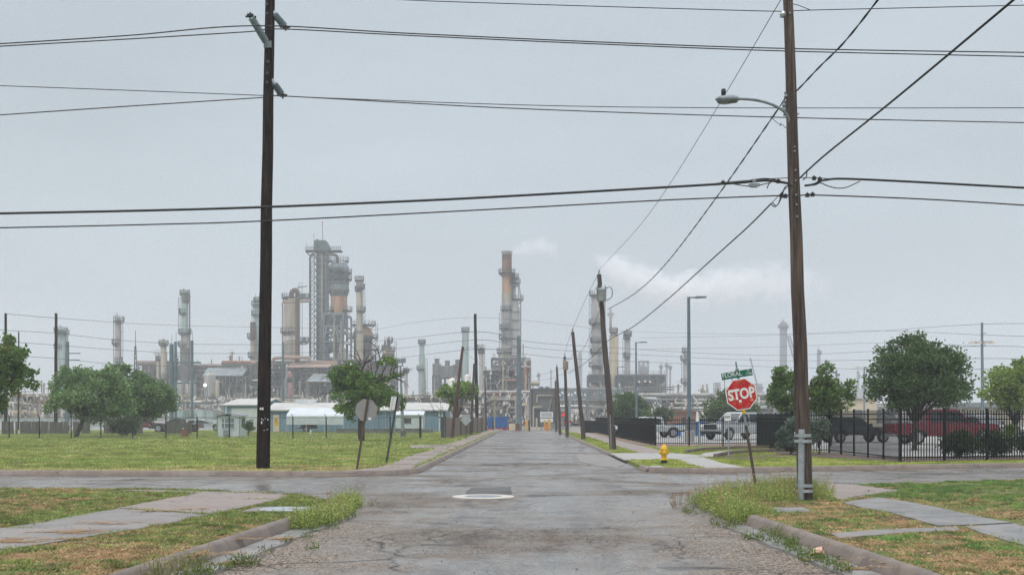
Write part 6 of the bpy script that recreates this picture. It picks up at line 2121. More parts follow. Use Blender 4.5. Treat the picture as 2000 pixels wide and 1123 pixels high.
def unit(label, px0, px1, ytop, Y, depth, seed, nx, nz, mat='ref_grey', ybase=None, npipe=24, nves=4, ndrum=3, nvalve=24, brace=.6, w=.4, rails=False, top_duct=None, name='process_unit', mats=PIPECOL, big=.5, decks=True):
    yb = ybase or base_py(Y)
    a, b = at(px0, yb, Y), at(px1, ytop, Y)
    t = thing(name, label, 'process unit', ((a.x + b.x) / 2, Y, a.z))
    mb = steelwork(MB(), a.x, b.x, Y, Y + depth, a.z, b.z, nx, nz, 2, w, brace, random.Random(seed), decks, rails)
    mb.build('steel_frame', mat, t)
    clutter(t, a.x, b.x, Y, Y + depth, a.z, b.z, seed, npipe, nves, ndrum, nvalve, mats, big)
    rv = random.Random(seed + 500)
    vp = MB()
    for i in range(int(nx * 1.2)):
        x, y = rv.uniform(a.x, b.x), rv.uniform(Y, Y + depth)
        z = b.z + rv.choice((.8, 1.2, 1.8, 2.6, 4.0))
        vp.tube([V(x, y, b.z - 1), V(x, y, z)], rv.choice((.1, .14, .2)), 6)
        if rv.random() < .4:
            vp.cbox((x, y, z - .5), (1.4, 1.0, .2)).bar((x - .7, y - .5, z + .5), (x + .7, y - .5, z + .5), .08)
    vp.build('vent_pipes', 'ref_tan', t)['kind'] = 'stuff'
    if top_duct:
        m, h = top_duct
        MB().tube([V(a.x - .5, Y + .5, b.z + h), V(b.x + .5, Y + .5, b.z + h)], h, 12).build('header_duct', m, t, True)
    return t


# ---- individual columns, left to right
column('pale mint column at far left with a thin cage ladder, behind the tall brown pole', 118.5, 20, 646, 380, 'ref_mint', plats=[(648, 'B', 3), (652, 'R', 6), (680, 'L', 3)], lad=('R', (655, 720)), rods=5, pipe=('R', 652, 740, 4, 3))
column('slim grey-tan column with an overhead pipe loop on its left', 230, 11, 622, 330, 'ref_concrete', plats=[(628, 'R', 7), (672, 'L', 6), (708, 'R', 4)], pipe=('L', 621, 760, 2, 1.6), lad=('R', (630, 700)), rods=2, pipe_mat='ref_tan')
column('small tan column with a pointed top and ring platform', 319.5, 11, 672, 345, 'ref_tan', plats=[(674, 'B', 4), (740, 'R', 4)], top='cone', rods=3)
column('tall grey-green column with four side platforms left of the big pole', 361, 15, 572, 345, 'ref_mint', segs=[(572, 14, 'ref_concrete'), (588, 13, 'ref_mint'), (650, 15, 'ref_concrete'), (680, 18, 'ref_grey'), (770, 20, 'ref_grey')], plats=[(576, 'B', 3), (613, 'L', 5), (652, 'B', 5), (676, 'L', 6), (590, 'R', 3)], lad=('L', (580, 650)), pipe=('R', 578, 790, 2.5, 2.5), pipe_mat='ref_brown', rods=5)
column('rusty square-topped stack partly behind the big left pole', 494, 11, 629, 350, 'ref_brown', segs=[(629, 11, 'ref_brown'), (664, 10, 'ref_tan')], top='flat', plats=[(660, 'L', 6), (697, 'L', 5)], n=8)
column('slim mint column just left of the big left pole', 503, 12, 586, 352, 'ref_mint', plats=[(597, 'L', 6), (616, 'L', 6), (590, 'B', 2)], lad=('L', (600, 640)), rods=4)
column('thick tan drum-like vessel with a dark pipe loop and a modelled strip of shade, right of the big pole', 570, 31, 592, 350, 'ref_tan', segs=[(592, 30, 'ref_tan'), (656, 30, 'ref_white'), (664, 30, 'ref_tan')], plats=[(583, 'B', 5), (650, 'L', 7), (590, 'B', 2)], rods=4, pipe=('L', 592, 700, 2, 3), pipe_mat='ref_concrete')
Yv = 347
t = thing('pipe_loop_shade', 'dark brown pipe loop, its long drop standing in for shade on the thick tan vessel', 'pipe', at(580, 836, Yv))
MB().tube(smooth_pts([at(568, 582, Yv - 3), at(570, 571, Yv - 3), at(576, 567, Yv - 3), at(581, 572, Yv - 3), at(581, 590, Yv - 3)], 5) + [at(581, 708, Yv - 3)], .72, 14).build('pipe', 'ref_brown', t, True)  # top loop is a pipe; the straight drop imitates the vessel's shaded side
t = thing('ladder_mast', 'free-standing lattice ladder mast between the tan vessel and the dark tower', 'mast', at(587, base_py(349), 349))
ladder(t, at(587, 725, 349), at(587, 551, 349), 1.0, 'ref_teal', False)
MB().bar(at(580, 562, 349), at(600, 559, 349), .25).build('arm', 'ref_teal', t)
for py in (583, 668):
    platform(t, at(593, py, 349), .6, 1.0, 0, 360, 'ref_teal')
    MB().bar(at(586, py, 349), at(607, py, 349), .4).build('walkway', 'ref_teal', t)
    MB().cbox(at(594, py - 5, 349.4), (.9, .8, 1.3)).build('instrument_box', 'ref_bluegrey', t)

# ---- the cracking tower
Yk = 360
K = Yk / F
t = thing('cracking_tower', 'tallest dark steel tower with a boxy head house and long rusty standpipe', 'tower', at(625, base_py(Yk), Yk))
a, b = at(614, base_py(Yk), Yk), at(636, 489, Yk)
mb = steelwork(MB(), a.x, b.x, Yk, Yk + 4, a.z, b.z, 2, 26, 1, .24, 1.6, random.Random(3), True, False)
mb.build('steel_frame', 'ref_bluegrey', t)
MB().box((a.x + .5, Yk + .6, a.z), (b.x - .4, Yk + 3.6, b.z)).build('core', 'ref_dark', t)
mb = MB()
for i in range(34):
    z0 = a.z + 3 + i * (b.z - a.z - 4) / 34
    z1 = z0 + (b.z - a.z - 4) / 34
    mb.bar(at(608.5, 0, Yk) * 1 + V(0, 0, 0) if False else V(at(609, 0, Yk).x, Yk, z0), V(a.x, Yk, z1), .16)
    mb.bar(V(at(609, 0, Yk).x, Yk, z0), V(a.x, Yk, z0), .12)
mb.build('stair_bracing', 'ref_dark', t)
hz0, hz1 = at(0, 492, Yk).z, at(0, 469.5, Yk).z
hx0, hx1, hx2 = at(613, 0, Yk).x, at(636, 0, Yk).x, at(643, 0, Yk).x
hh = MB().extr([(hx0, hz0), (hx2, hz0), (hx2, hz0 + 1.3), (hx1, hz1), (hx0, hz1)], 4.6, Matrix.Translation((0, Yk + 2, 0)))
hh.build('head_house', 'ref_teal', t)
MB().box((hx0 + .6, Yk - .4, hz0 + 1.1), (hx0 + 1.7, Yk - .28, hz0 + 2.1)).build('opening', 'ref_dark', t)
MB().cbox(at(617.5, 468, Yk) + V(0, 2, 0), (.6, .6, .8)).build('vent', 'ref_dark', t)
mb = MB().box(at(597, 491, Yk) + V(0, -.6, 0), at(666, 488.6, Yk) + V(0, 3.4, 0))
mb.bar(at(597, 491, Yk), at(606, 500, Yk), .3)
for x0, x1 in ((597, 613), (645, 666)):
    for h in (4, 7):
        mb.bar(at(x0, 489 - h, Yk) + V(0, -.5, 0), at(x1, 489 - h, Yk) + V(0, -.5, 0), .1)
    for i in range(6):
        x = x0 + (x1 - x0) * i / 5
        mb.bar(at(x, 489, Yk) + V(0, -.5, 0), at(x, 481.5, Yk) + V(0, -.5, 0), .1)
mb.build('platform', 'ref_dark', t)
MB().tube(smooth_pts([at(616, 497, Yk) + V(0, -.5, 0), at(610, 498, Yk) + V(0, -.5, 0), at(606.5, 503, Yk) + V(0, -.5, 0), at(606.5, 512, Yk) + V(0, -.5, 0)], 5) + [at(606.5, 702, Yk) + V(0, -.5, 0)], .36, 10).build('standpipe', 'ref_brown', t, True)
MB().tube([at(629.5, 498, Yk) + V(0, -.6, 0), at(629.5, 625, Yk) + V(0, -.6, 0)], .26, 8).tube([at(628, 625, Yk) + V(0, -.5, 0), at(628, 700, Yk) + V(0, -.5, 0)], .16, 8).build('riser_pipe', 'ref_tan', t, True)
MB().tube(smooth_pts([at(636, 498, Yk), at(648, 497, Yk), at(656, 499, Yk), at(659, 504, Yk), at(659, 512, Yk)], 5), .46, 10).build('transfer_pipe', 'ref_brown', t, True)
mb = MB().bar(at(630, 489, Yk), at(630, 434, Yk), .14).bar(at(613, 470, Yk), at(613, 456, Yk), .1).bar(at(599.5, 489, Yk), at(599.5, 474, Yk), .08)
mb.build('mast', 'ref_brown', t)
MB().bar(at(630, 437, Yk), at(630, 433, Yk), .22).build('mast_tip', 'red_paint', t)
mb = steelwork(MB(), at(636, 0, Yk).x, at(640, 0, Yk).x, Yk, Yk + 2, a.z + 12, at(0, 498, Yk).z, 1, 20, 1, .16, 1.2, random.Random(8), False)
mb.build('side_ladder_frame', 'ref_teal', t)

c = at(660, base_py(Yk), Yk)
t = thing('reactor_vessel', 'grey domed reactor vessel over an orange-brown skirt beside the dark tower', 'vessel', c)
zz = lambda py: at(0, py, Yk).z
r1 = 19.5 * K
MB().lathe([(r1, zz(566)), (r1, zz(524)), (r1 * .97, zz(519)), (r1 * .85, zz(514.5)), (r1 * .55, zz(511.5)), (.01, zz(510))], (c.x, Yk + 2, 0), 28).build('shell', 'ref_bluegrey', t, True)
MB().lathe([(16.2 * K, zz(578)), (19.6 * K, zz(569)), (20.4 * K, zz(567.5)), (20.4 * K, zz(563.5)), (19.5 * K, zz(563))], (c.x, Yk + 2, 0), 28).build('cone', 'ref_grey', t, True)
MB().lathe([(16.2 * K, zz(614)), (16.2 * K, zz(577.5))], (c.x, Yk + 2, 0), 28).build('skirt', 'stack_orange', t, True)
mb = MB()
for py in (529, 532, 545, 548, 553):
    mb.lathe([(r1, zz(py) - .12), (r1 * 1.03, zz(py) - .12), (r1 * 1.03, zz(py) + .12), (r1, zz(py) + .12)], (c.x, Yk + 2, 0), 28)
    mb.f = mb.f[:-2]
mb.build('ring_stiffeners', 'ref_dark', t)
cc = V(c.x, Yk + 2, 0)
platform(t, cc + V(0, 0, zz(510)), 17 * K, 2.6 * K, 0, 360)
for py, e in ((533, 6), (545.5, 6)):
    platform(t, cc + V(0, 0, zz(py)), r1, e * K, -100, 70)
    platform(t, cc + V(0, 0, zz(py)), r1, 1.2 * K, 110, 290)
platform(t, cc + V(0, 0, zz(607)), 16.2 * K, 10 * K, -60, 50)
platform(t, cc + V(0, 0, zz(607)), 16.2 * K, 4 * K, 120, 240)
mb = MB()
for k in range(14):
    x = c.x + random.uniform(-17, 17) * K
    mb.tube([(x, Yk + 2 - r1 * .93, zz(random.uniform(524, 540))), (x, Yk + 2 - r1 * .95, zz(random.uniform(541, 560)))], .1, 6)
mb.build('pipework', 'ref_grey', t)
t = thing('reactor_structure', 'pale steel support structure with A-shaped braces under the reactor vessel', 'structure', at(658, base_py(Yk), Yk))
x0, x1 = at(634, 0, Yk).x, at(672, 0, Yk).x
x2 = at(683, 0, Yk).x
mb = MB()
for x in (x0, at(655, 0, Yk).x, x1):
    mb.bar((x, Yk - 2, 0), (x, Yk - 2, zz(613)), .55)
    mb.bar((x, Yk + 6, 0), (x, Yk + 6, zz(613)), .55)
mb.bar((x2, Yk + 3, 0), (x2, Yk + 3, zz(620)), .5)
for py in (614, 638, 668, 700, 745):
    mb.bar((x0, Yk - 2, zz(py)), (x1, Yk - 2, zz(py)), .5, .55)
    mb.bar((x0, Yk + 6, zz(py)), (x1, Yk + 6, zz(py)), .5, .55)
    mb.bar((x1, Yk - 2, zz(py)), (x2, Yk + 3, zz(py + 4)), .4)
mb.bar((x1, Yk - 2, zz(613)), (x2, Yk + 3, zz(620)), .5)
for pa, pb, pyb, pyt in ((646, 652, 626, 616), (658, 652, 626, 616), (634, 640, 668, 640), (647, 653, 668, 640), (665, 658, 668, 645), (672, 660, 668, 640), (634, 646, 700, 670), (646, 634, 700, 670), (658, 646, 740, 702), (634, 646, 740, 702), (672, 660, 740, 702)):
    mb.bar(at(pa, pyb, Yk) + V(0, -2, 0), at(pb, pyt, Yk) + V(0, -2, 0), .42)
mb.build('steel_frame', 'ref_bluegrey', t)
MB().box((x0 + .3, Yk - 1.2, zz(636)), (x1 - .3, Yk + 5.6, zz(614))).build('cladding', 'ref_teal', t)
MB().lathe([(1.5, 0), (1.5, zz(660)), (.8, zz(646)), (.8, zz(636))], (at(658, 0, Yk).x, Yk + 3, 0), 14).build('standpipe', 'ref_dark', t, True)
MB().box((x0 + .6, Yk + 1.6, 0), (x1 - .5, Yk + 5.4, zz(702))).build('core', 'ref_dark', t)
MB().lathe([(.4, zz(690)), (1.5, zz(678)), (1.5, zz(670))], (at(647, 0, Yk).x, Yk - 1.0, 0), 14).lathe([(.4, zz(722)), (1.4, zz(708)), (1.4, zz(703))], (at(645, 0, Yk).x, Yk - 1.0, 0), 14).build('hopper', 'ref_teal', t, True)
MB().tube([at(655, 636, Yk) + V(0, -2.4, 0), at(655, 735, Yk) + V(0, -2.4, 0)], .3, 8).tube([at(669, 628, Yk) + V(0, -2.6, 0), at(669, 760, Yk) + V(0, -2.6, 0)], .26, 8).build('pipework', 'ref_tan', t, True)
clutter(t, x0, x2, Yk - 1, Yk + 5, 2, zz(645), 77, 9, 1, 1, 8)

column('tall slim tan column with a ladder cage right of the reactor', 702, 12.5, 548, 352, 'ref_tan', segs=[(548, 12.5, 'ref_tan'), (646, 14, 'ref_grey'), (652, 15, 'ref_tan')], plats=[(549, 'B', 3), (564, 'R', 4), (568, 'L', 3), (608, 'R', 6)], lad=('R', (552, 640)), rods=6)
Yq = 368
c = at(709, base_py(Yq), Yq)
t = thing('domed_vessel', 'wide rusty domed vessel behind the slim tan column', 'vessel', c)
q = lambda py: at(0, py, Yq).z
rk = 20 * Yq / F
MB().lathe([(rk * .9, q(836)), (rk * .9, q(662)), (rk, q(660)), (rk, q(656))], (c.x, Yq, 0), 24).build('shell', 'ref_brown', t, True)
MB().lathe([(rk * .97, q(656)), (rk * .95, q(650)), (rk * .8, q(643)), (rk * .5, q(638.5)), (.01, q(637))], (c.x, Yq, 0), 24).build('dome', 'ref_dome', t, True)
platform(t, V(c.x, Yq, q(636)), rk * .55, 2.2, 0, 360)
platform(t, V(c.x, Yq, q(661)), rk, 1.6, 0, 360)
platform(t, V(c.x, Yq, q(684)), rk * .9, 2.2, -100, 100)
ladder(t, (c.x + rk + 1.2, Yq - 1, q(690)), (c.x + rk + 1.2, Yq - 1, q(632)))
column('left of two small rusty stacks beyond the torn tree', 752, 7, 668, 365, 'ref_grey', segs=[(668, 5, 'ref_grey'), (684, 10, 'ref_tan')], top='cone', plats=[(683, 'L', 2)], rods=2)
column('right of two small rusty stacks beyond the torn tree', 759, 7, 664, 362, 'ref_brown', segs=[(664, 6, 'ref_brown'), (682, 16, 'ref_cream'), (690, 22, 'ref_brown')], top='cone', plats=[(668, 'R', 6), (686, 'R', 5)], lad=('R', (666, 700)), rods=2)
column('isolated mint column with a flared top right of the torn tree', 824, 10.5, 672, 390, 'ref_mint', segs=[(668, 13, 'ref_mint'), (673, 10, 'ref_mint'), (695, 12, 'ref_mint'), (722, 13.5, 'ref_mint')], top='flat', plats=[(671, 'B', 2.5), (722, 'L', 4)], lad=('R', (700, 760)), rods=2)
column('short grey stack with a ring platform left of the isolated mint column', 793, 7, 727, 400, 'ref_concrete', plats=[(727, 'B', 3)], rods=3)
column('pale mint column behind the reddish leaning pole', 909, 13, 650, 370, 'ref_mint', plats=[(648, 'B', 1.5)], top='flat', rods=8)
column('slim tan-grey column with a looped overhead pipe left of the main stack', 940, 9, 680, 340, 'ref_concrete', plats=[(683, 'L', 4), (690, 'B', 2)], pipe=('R', 676, 760, 2.2, 1.6), pipe_mat='ref_tan')
column('white domed tank stub with rings behind the small street tree', 913, 12, 735, 330, 'ref_white', plats=[])
column('tall white rounded vessel behind the small street tree', 884, 18, 744, 300, 'ref_white', top='dome')
# grey heaters on legs
for px0, px1, py0, lab, sd in ((845, 860, 710, 'small grey box heater on legs with a stub stack', 31), (858, 888, 714, 'wide grey slatted box on legs between the mint columns', 32), (884, 902, 712, 'brownish box structure on legs behind the reddish pole', 33)):
    Yh = 385
    a, b = at(px0, base_py(Yh), Yh), at(px1, py0, Yh)
    t = thing('box_heater', lab, 'heater', ((a.x + b.x) / 2, Yh, 0))
    zb = at(0, py0 + 24, Yh).z
    MB().box((a.x, Yh, zb), (b.x, Yh + 5, b.z)).build('casing', 'ref_concrete' if sd < 33 else 'ref_brown', t)
    lv = MB()
    for i in range(7):
        z = zb + (b.z - zb) * (i + .3) / 7
        lv.box((a.x - .1, Yh - .15, z), (b.x + .1, Yh - .02, z + .2))
    lv.build('louvres', 'ref_grey', t)
    mb = steelwork(MB(), a.x, b.x, Yh, Yh + 5, 0, zb, 3, 2, 1, .34, .3, random.Random(sd), False, False)
    mb.build('legs_frame', 'ref_dark', t)
    MB().lathe([(.8, b.z), (.8, b.z + 1.6), (1.0, b.z + 1.7), (.01, b.z + 1.8)], ((a.x + b.x) / 2, Yh + 2, 0), 12).build('stub_stack', 'ref_grey', t, True)
    clutter(t, a.x, b.x, Yh, Yh + 5, 0, zb * .5, sd, 4, 1, 1, 4)

# ---- main stack
Ys_ = 345
t = column('tall main stack, rusty brown above and pale concrete below, trailing steam', 990, 19, 491, Ys_, 'ref_brown', segs=[(491, 19.5, 'ref_concrete'), (497.5, 19, 'ref_brown'), (508, 19, 'stack_brown'), (534, 19, 'stack_orange'), (573, 20, 'ref_tan'), (590, 20, 'ref_concrete')], top='lip', plats=[(535, 'B', 7), (607, 'F', 3), (643, 'L', 5), (662, 'L', 6)], lad=('L', (610, 690)), name='main_stack', cat='stack')
mb = MB()
for px, ya, yb in ((1013, 545, 575), (1017, 578, 700)):
    mb.tube([at(px, ya, Ys_ - 3), at(px, yb, Ys_ - 3)], .16, 6)
mb.bar(at(1012, 540, Ys_ - 3), at(1017, 578, Ys_ - 3), .2)
mb.build('conduit', 'ref_grey', t)
t = thing('flue_duct', 'pale rectangular flue casing joined to the right side of the main stack', 'duct', at(1006, base_py(Ys_), Ys_))
Zs = lambda py: at(0, py, Ys_ + 2).z
Xs = lambda px: at(px, 0, Ys_ + 2).x
MB().prism([(Xs(999), Ys_ - 1), (Xs(1015), Ys_ - 1), (Xs(1015), Ys_ + 6), (Xs(999), Ys_ + 6)], 0, Zs(603)).build('casing', 'ref_concrete', t)
y0_, y1_ = Ys_ - .6, Ys_ + 4
MB().add([(Xs(999), y0_, Zs(603)), (Xs(1015), y0_, Zs(603)), (Xs(1015), y1_, Zs(603)), (Xs(999), y1_, Zs(603)), (Xs(999), y0_, Zs(589)), (Xs(1008), y0_, Zs(589)), (Xs(1008), y1_, Zs(589)), (Xs(999), y1_, Zs(589))], [(4, 5, 6, 7), (0, 1, 5, 4), (1, 2, 6, 5), (2, 3, 7, 6), (3, 0, 4, 7)]).build('hood', 'ref_concrete', t)
MB().lathe([(4.2 * Ys_ / F, Zs(592)), (4.2 * Ys_ / F, Zs(538))], (Xs(1003.5), Ys_ + 1, 0), 14).build('upper_duct', 'ref_concrete', t, True)
platform(t, V(Xs(1008), Ys_ + 1, Zs(587)), .5, 1.7, 0, 360)
platform(t, V(Xs(1001), Ys_ + 1, Zs(555)), .8, 1.6, -180, 90)
platform(t, V(Xs(1003), Ys_ + 1, Zs(545)), .6, 1.0, -180, 90)
mb = MB()
for k in range(9):
    z = Zs(612 + 17 * k)
    mb.box((Xs(998.6), Ys_ - 1.12, z), (Xs(1015.6), Ys_ - 1.0, z + .3))
mb.build('stiffeners', 'ref_grey', t)
# squat tan base vessel of the stack
t = column('squat tan and rust base furnace under the main stack', 985, 30, 690, 332, 'ref_tan', segs=[(690, 24, 'ref_tan'), (724, 34, 'ref_orange')], top='flat', plats=[(690, 'B', 3), (724, 'F', 3), (742, 'B', 2)], lad=('L', (690, 760)), name='base_furnace', cat='furnace')
mb = MB()
for k in range(9):
    x = at(970 + k * 5, 0, 327).x
    mb.tube([(x, 326.5, 1), (x, 326.5, at(0, 715 + random.uniform(0, 30), 327).z)], .22, 7)
mb.build('pipework', 'ref_rust', t, True)
unit('tangle of tan ducts and pipes at the foot of the main stack', 960, 1035, 700, 322, 6, 41, 5, 6, 'ref_grey', npipe=40, nves=5, ndrum=4, nvalve=16, mats=['ref_tan', 'ref_concrete', 'ref_grey', 'ref_brown', 'ref_rust', 'ref_white'])
t = column('stubby steaming vent stack with a rusty pipe right of the main stack', 1026, 7, 702, 318, 'ref_concrete', segs=[(702, 5, 'ref_concrete'), (716, 7, 'ref_rust')], top='lip')

# ---- right-hand columns
column('large pale grey column with a ladder run down its left, behind the transformer pole', 1167, 23, 578, 340, 'ref_concrete', plats=[(578, 'L', 5), (633, 'L', 6), (668, 'B', 3), (690, 'B', 3), (716, 'L', 6)], lad=('L', (582, 632), (640, 710)), rods=2, pipe=('R', 570, 640, 3, 2.5))
mb = MB()
column('cream and mint column with a slim spire just right of the transformer pole', 1199, 18, 660, 335, 'ref_cream', segs=[(650, 10, 'ref_grey'), (657, 18, 'ref_cream')], plats=[(650, 'B', 3)], rods=0)
t = thing('spire', 'slender grey spire standing above the cream and mint column', 'mast', at(1192, 650, 336))
MB().lathe([(.45, 0), (.35, 4), (.3, 6.8), (.01, 7)], at(1192.5, 650, 336), 8).cbox(at(1192.5, 620, 336), (1.6, .3, .2)).cbox(at(1192.5, 614, 336), (1.9, .2, .8)).build('shaft', 'ref_concrete', t)
column('slim grey column with platforms right of the cream and mint column', 1226, 10, 652, 345, 'ref_concrete', plats=[(656, 'B', 3), (662, 'L', 4), (698, 'L', 4)], lad=('L', (660, 730)), rods=5)
column('slim pinkish-grey column half hidden behind the tallest parking light', 1340, 9, 692, 360, 'ref_concrete', plats=[(688, 'B', 4), (703, 'L', 7), (748, 'L', 6)], lad=('L', (700, 750)), pipe=('R', 690, 770, 2.6, 1.2), rods=5)
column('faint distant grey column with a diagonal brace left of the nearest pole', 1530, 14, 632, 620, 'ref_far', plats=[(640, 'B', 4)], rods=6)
t = thing('inclined_conveyor', 'faint diagonal truss leaning against the distant grey column', 'truss', at(1548, base_py(620), 620))
mb = MB()
p0, p1 = at(1537, 655, 620), at(1556, 722, 620)
mb.bar(p0, p1, .6).bar(p0 + V(1.5, 0, 0), p1 + V(1.5, 0, 0), .6)
for k in range(12):
    q0 = p0.lerp(p1, k / 12)
    mb.bar(q0, p0.lerp(p1, (k + 1) / 12) + V(1.5, 0, 0), .3)
mb.build('truss', 'ref_far', t)
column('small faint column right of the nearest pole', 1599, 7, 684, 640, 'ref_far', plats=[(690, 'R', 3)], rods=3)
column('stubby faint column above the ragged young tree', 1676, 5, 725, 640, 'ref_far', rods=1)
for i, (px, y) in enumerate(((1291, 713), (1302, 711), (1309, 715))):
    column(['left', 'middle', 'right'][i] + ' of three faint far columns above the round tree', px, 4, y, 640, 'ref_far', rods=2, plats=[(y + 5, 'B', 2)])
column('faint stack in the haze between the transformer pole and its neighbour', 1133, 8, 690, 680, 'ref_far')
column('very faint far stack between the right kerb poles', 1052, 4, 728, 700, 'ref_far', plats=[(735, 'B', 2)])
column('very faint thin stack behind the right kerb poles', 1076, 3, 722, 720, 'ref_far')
t = thing('crane_jib', 'faint crane jib leaning left in the haze behind the stop sign', 'crane', at(1481, base_py(600), 600))
MB().bar(at(1481, 760, 600), at(1465, 698, 600), .7).build('jib', 'ref_far', t)
MB().cbox(at(1481, 765, 600), (4, 3, 4)).cbox(at(1479, 757, 600), (6, 3, 1)).build('cab', 'ref_far', t)
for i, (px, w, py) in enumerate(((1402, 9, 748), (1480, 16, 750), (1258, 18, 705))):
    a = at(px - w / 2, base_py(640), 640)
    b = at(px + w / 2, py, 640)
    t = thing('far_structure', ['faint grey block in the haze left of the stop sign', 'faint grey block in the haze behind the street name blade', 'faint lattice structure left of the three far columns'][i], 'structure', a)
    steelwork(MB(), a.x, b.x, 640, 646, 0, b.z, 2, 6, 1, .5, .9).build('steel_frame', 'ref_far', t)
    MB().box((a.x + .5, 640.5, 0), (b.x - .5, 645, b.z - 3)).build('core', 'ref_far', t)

# ---- long process blocks on the left
unit('brown-topped process block at far left of the refinery beside the lattice mast', 270, 345, 712, 352, 8, 51, 8, 5, 'ref_grey', npipe=44, nves=5, ndrum=4, nvalve=14, top_duct=('ref_orange', .6), rails=True)
unit('process block around the foot of the tall grey-green column', 338, 440, 718, 350, 9, 52, 9, 5, 'ref_grey', npipe=54, nves=7, ndrum=5, nvalve=20, top_duct=('ref_orange', .5), rails=True)
unit('process block with V-shaped braces left of the big pole', 436, 500, 712, 346, 9, 53, 6, 5, 'ref_grey', npipe=40, nves=4, ndrum=4, nvalve=20, top_duct=('ref_rust', .6), brace=1.0, big=.6)
unit('rusty-roofed process block right of the big pole', 495, 655, 713, 346, 9, 54, 12, 5, 'ref_dark', npipe=84, nves=9, ndrum=8, nvalve=40, top_duct=('ref_orange', .7), rails=True, mats=PIPECOL + ['ref_pink', 'ref_orange'])
unit('process block behind the torn tree', 650, 770, 705, 350, 9, 55, 9, 6, 'ref_dark', npipe=60, nves=7, ndrum=5, nvalve=24, mats=PIPECOL + ['ref_brown', 'ref_rust'])
for px0, px1, py, Y, m, lab in ((395, 474, 722, 340, 'ref_bluegrey', 'long pale blue-grey fin-fan roof on the left process block'), (560, 640, 714, 340, 'ref_orange', 'sloped rusty-tan roof on the process block right of the big pole')):
    a, b = at(px0, py, Y), at(px1, py, Y)
    t = thing('cooler_roof', lab, 'roof', at((px0 + px1) / 2, base_py(Y), Y))
    h = 1.6 if m == 'ref_bluegrey' else .3
    MB().add([(a.x, Y, a.z - h), (b.x, Y, a.z - h), (b.x + (2.5 if m == 'ref_orange' else 0), Y + 6, a.z + .8), (a.x, Y + 6, a.z + .8), (a.x, Y, a.z - h - .25), (b.x, Y, a.z - h - .25), (b.x, Y + 6, a.z + .5), (a.x, Y + 6, a.z + .5)], [(0, 1, 2, 3), (7, 6, 5, 4), (0, 4, 5, 1), (1, 5, 6, 2), (3, 2, 6, 7), (0, 3, 7, 4)]).build('sheeting', m, t)
    mb = MB()
    for k in range(7):
        x = a.x + (b.x - a.x) * k / 6
        mb.bar((x, Y + .3, 0), (x, Y + .3, a.z - h - .2), .26)
        mb.bar((x, Y + .3, a.z - h - 4), (x + 1.2, Y + .3, a.z - h - .3), .18)
    mb.build('posts', 'ref_grey', t)
t = thing('orange_pipe_bridge', 'orange-brown pipe bridge arching from the tan vessel to the dark tower', 'pipe', at(570, base_py(343), 343))
MB().tube(smooth_pts([at(533, 712, 343), at(534, 702, 343), at(540, 699, 343), at(560, 698, 343), at(600, 698, 343), at(604, 700, 343), at(605, 708, 343)], 6), .5, 10).build('pipe', 'ref_orange', t, True)
MB().tube([at(552, 590, 344), at(607, 588, 344)], .38, 8).build('upper_pipe', 'ref_orange', t, True)
t = thing('slate_hood', 'blue-grey hipped hood among the pipes left of the torn tree', 'hood', at(622, base_py(335), 335))
MB().add([at(598, 745, 335), at(648, 745, 335), at(640, 730, 338), at(612, 730, 338), at(598, 745, 341), at(648, 745, 341)], [(0, 1, 2, 3), (1, 5, 2), (0, 3, 4), (3, 2, 5, 4)]).build('roof', 'ref_bluegrey', t)
MB().bar(at(600, 836, 335), at(600, 745, 335), .4).bar(at(646, 836, 335), at(646, 745, 335), .4).build('posts', 'ref_grey', t)
for i, (px, py0, py1, w) in enumerate(((565, 726, 738, 11), (567, 748, 775, 9))):
    b = at(px, py1, 333)
    t = thing('pink_vessel', ['upper pinkish drum among the pipes right of the big pole', 'lower pinkish vertical vessel among the pipes right of the big pole'][i], 'vessel', b)
    r = w * 333 / F / 2
    z1 = at(0, py0, 333).z
    MB().lathe([(r, b.z), (r, z1 - r * .4), (r * .7, z1), (.01, z1 + .2)], (b.x, b.y, 0), 14).build('shell', 'ref_pink', t, True)
    MB().bar((b.x - r * .7, b.y, 0), (b.x - r * .7, b.y, b.z), .25).bar((b.x + r * .7, b.y, 0), (b.x + r * .7, b.y, b.z), .25).build('legs_frame', 'ref_grey', t)
column('small dark rusty stack on the roof of the left process block', 451, 5, 694, 356, 'ref_rust', top='flat')
column('stubby brown vent left of the tall grey-green column', 309, 7, 698, 352, 'ref_tan', plats=[(704, 'B', 2)], rods=2)
column('dark red stub stack left of the tall grey-green column', 346, 6, 700, 358, 'ref_rust', top='flat', plats=[(702, 'L', 3)])
for i, (px, w, y) in enumerate(((372, 20, 752), (410, 22, 735), (424, 9, 745), (350, 14, 748))):
    column(['pale concrete-grey vessel at the foot of the tall grey-green column', 'wide pale vessel between the gantry and the lit lamp', 'slim tan vessel right of the lit lamp', 'pale vessel just left of the gantry mast'][i], px, w, y, 338, 'ref_concrete' if i != 2 else 'ref_tan', name='storage_vessel', cat='vessel')
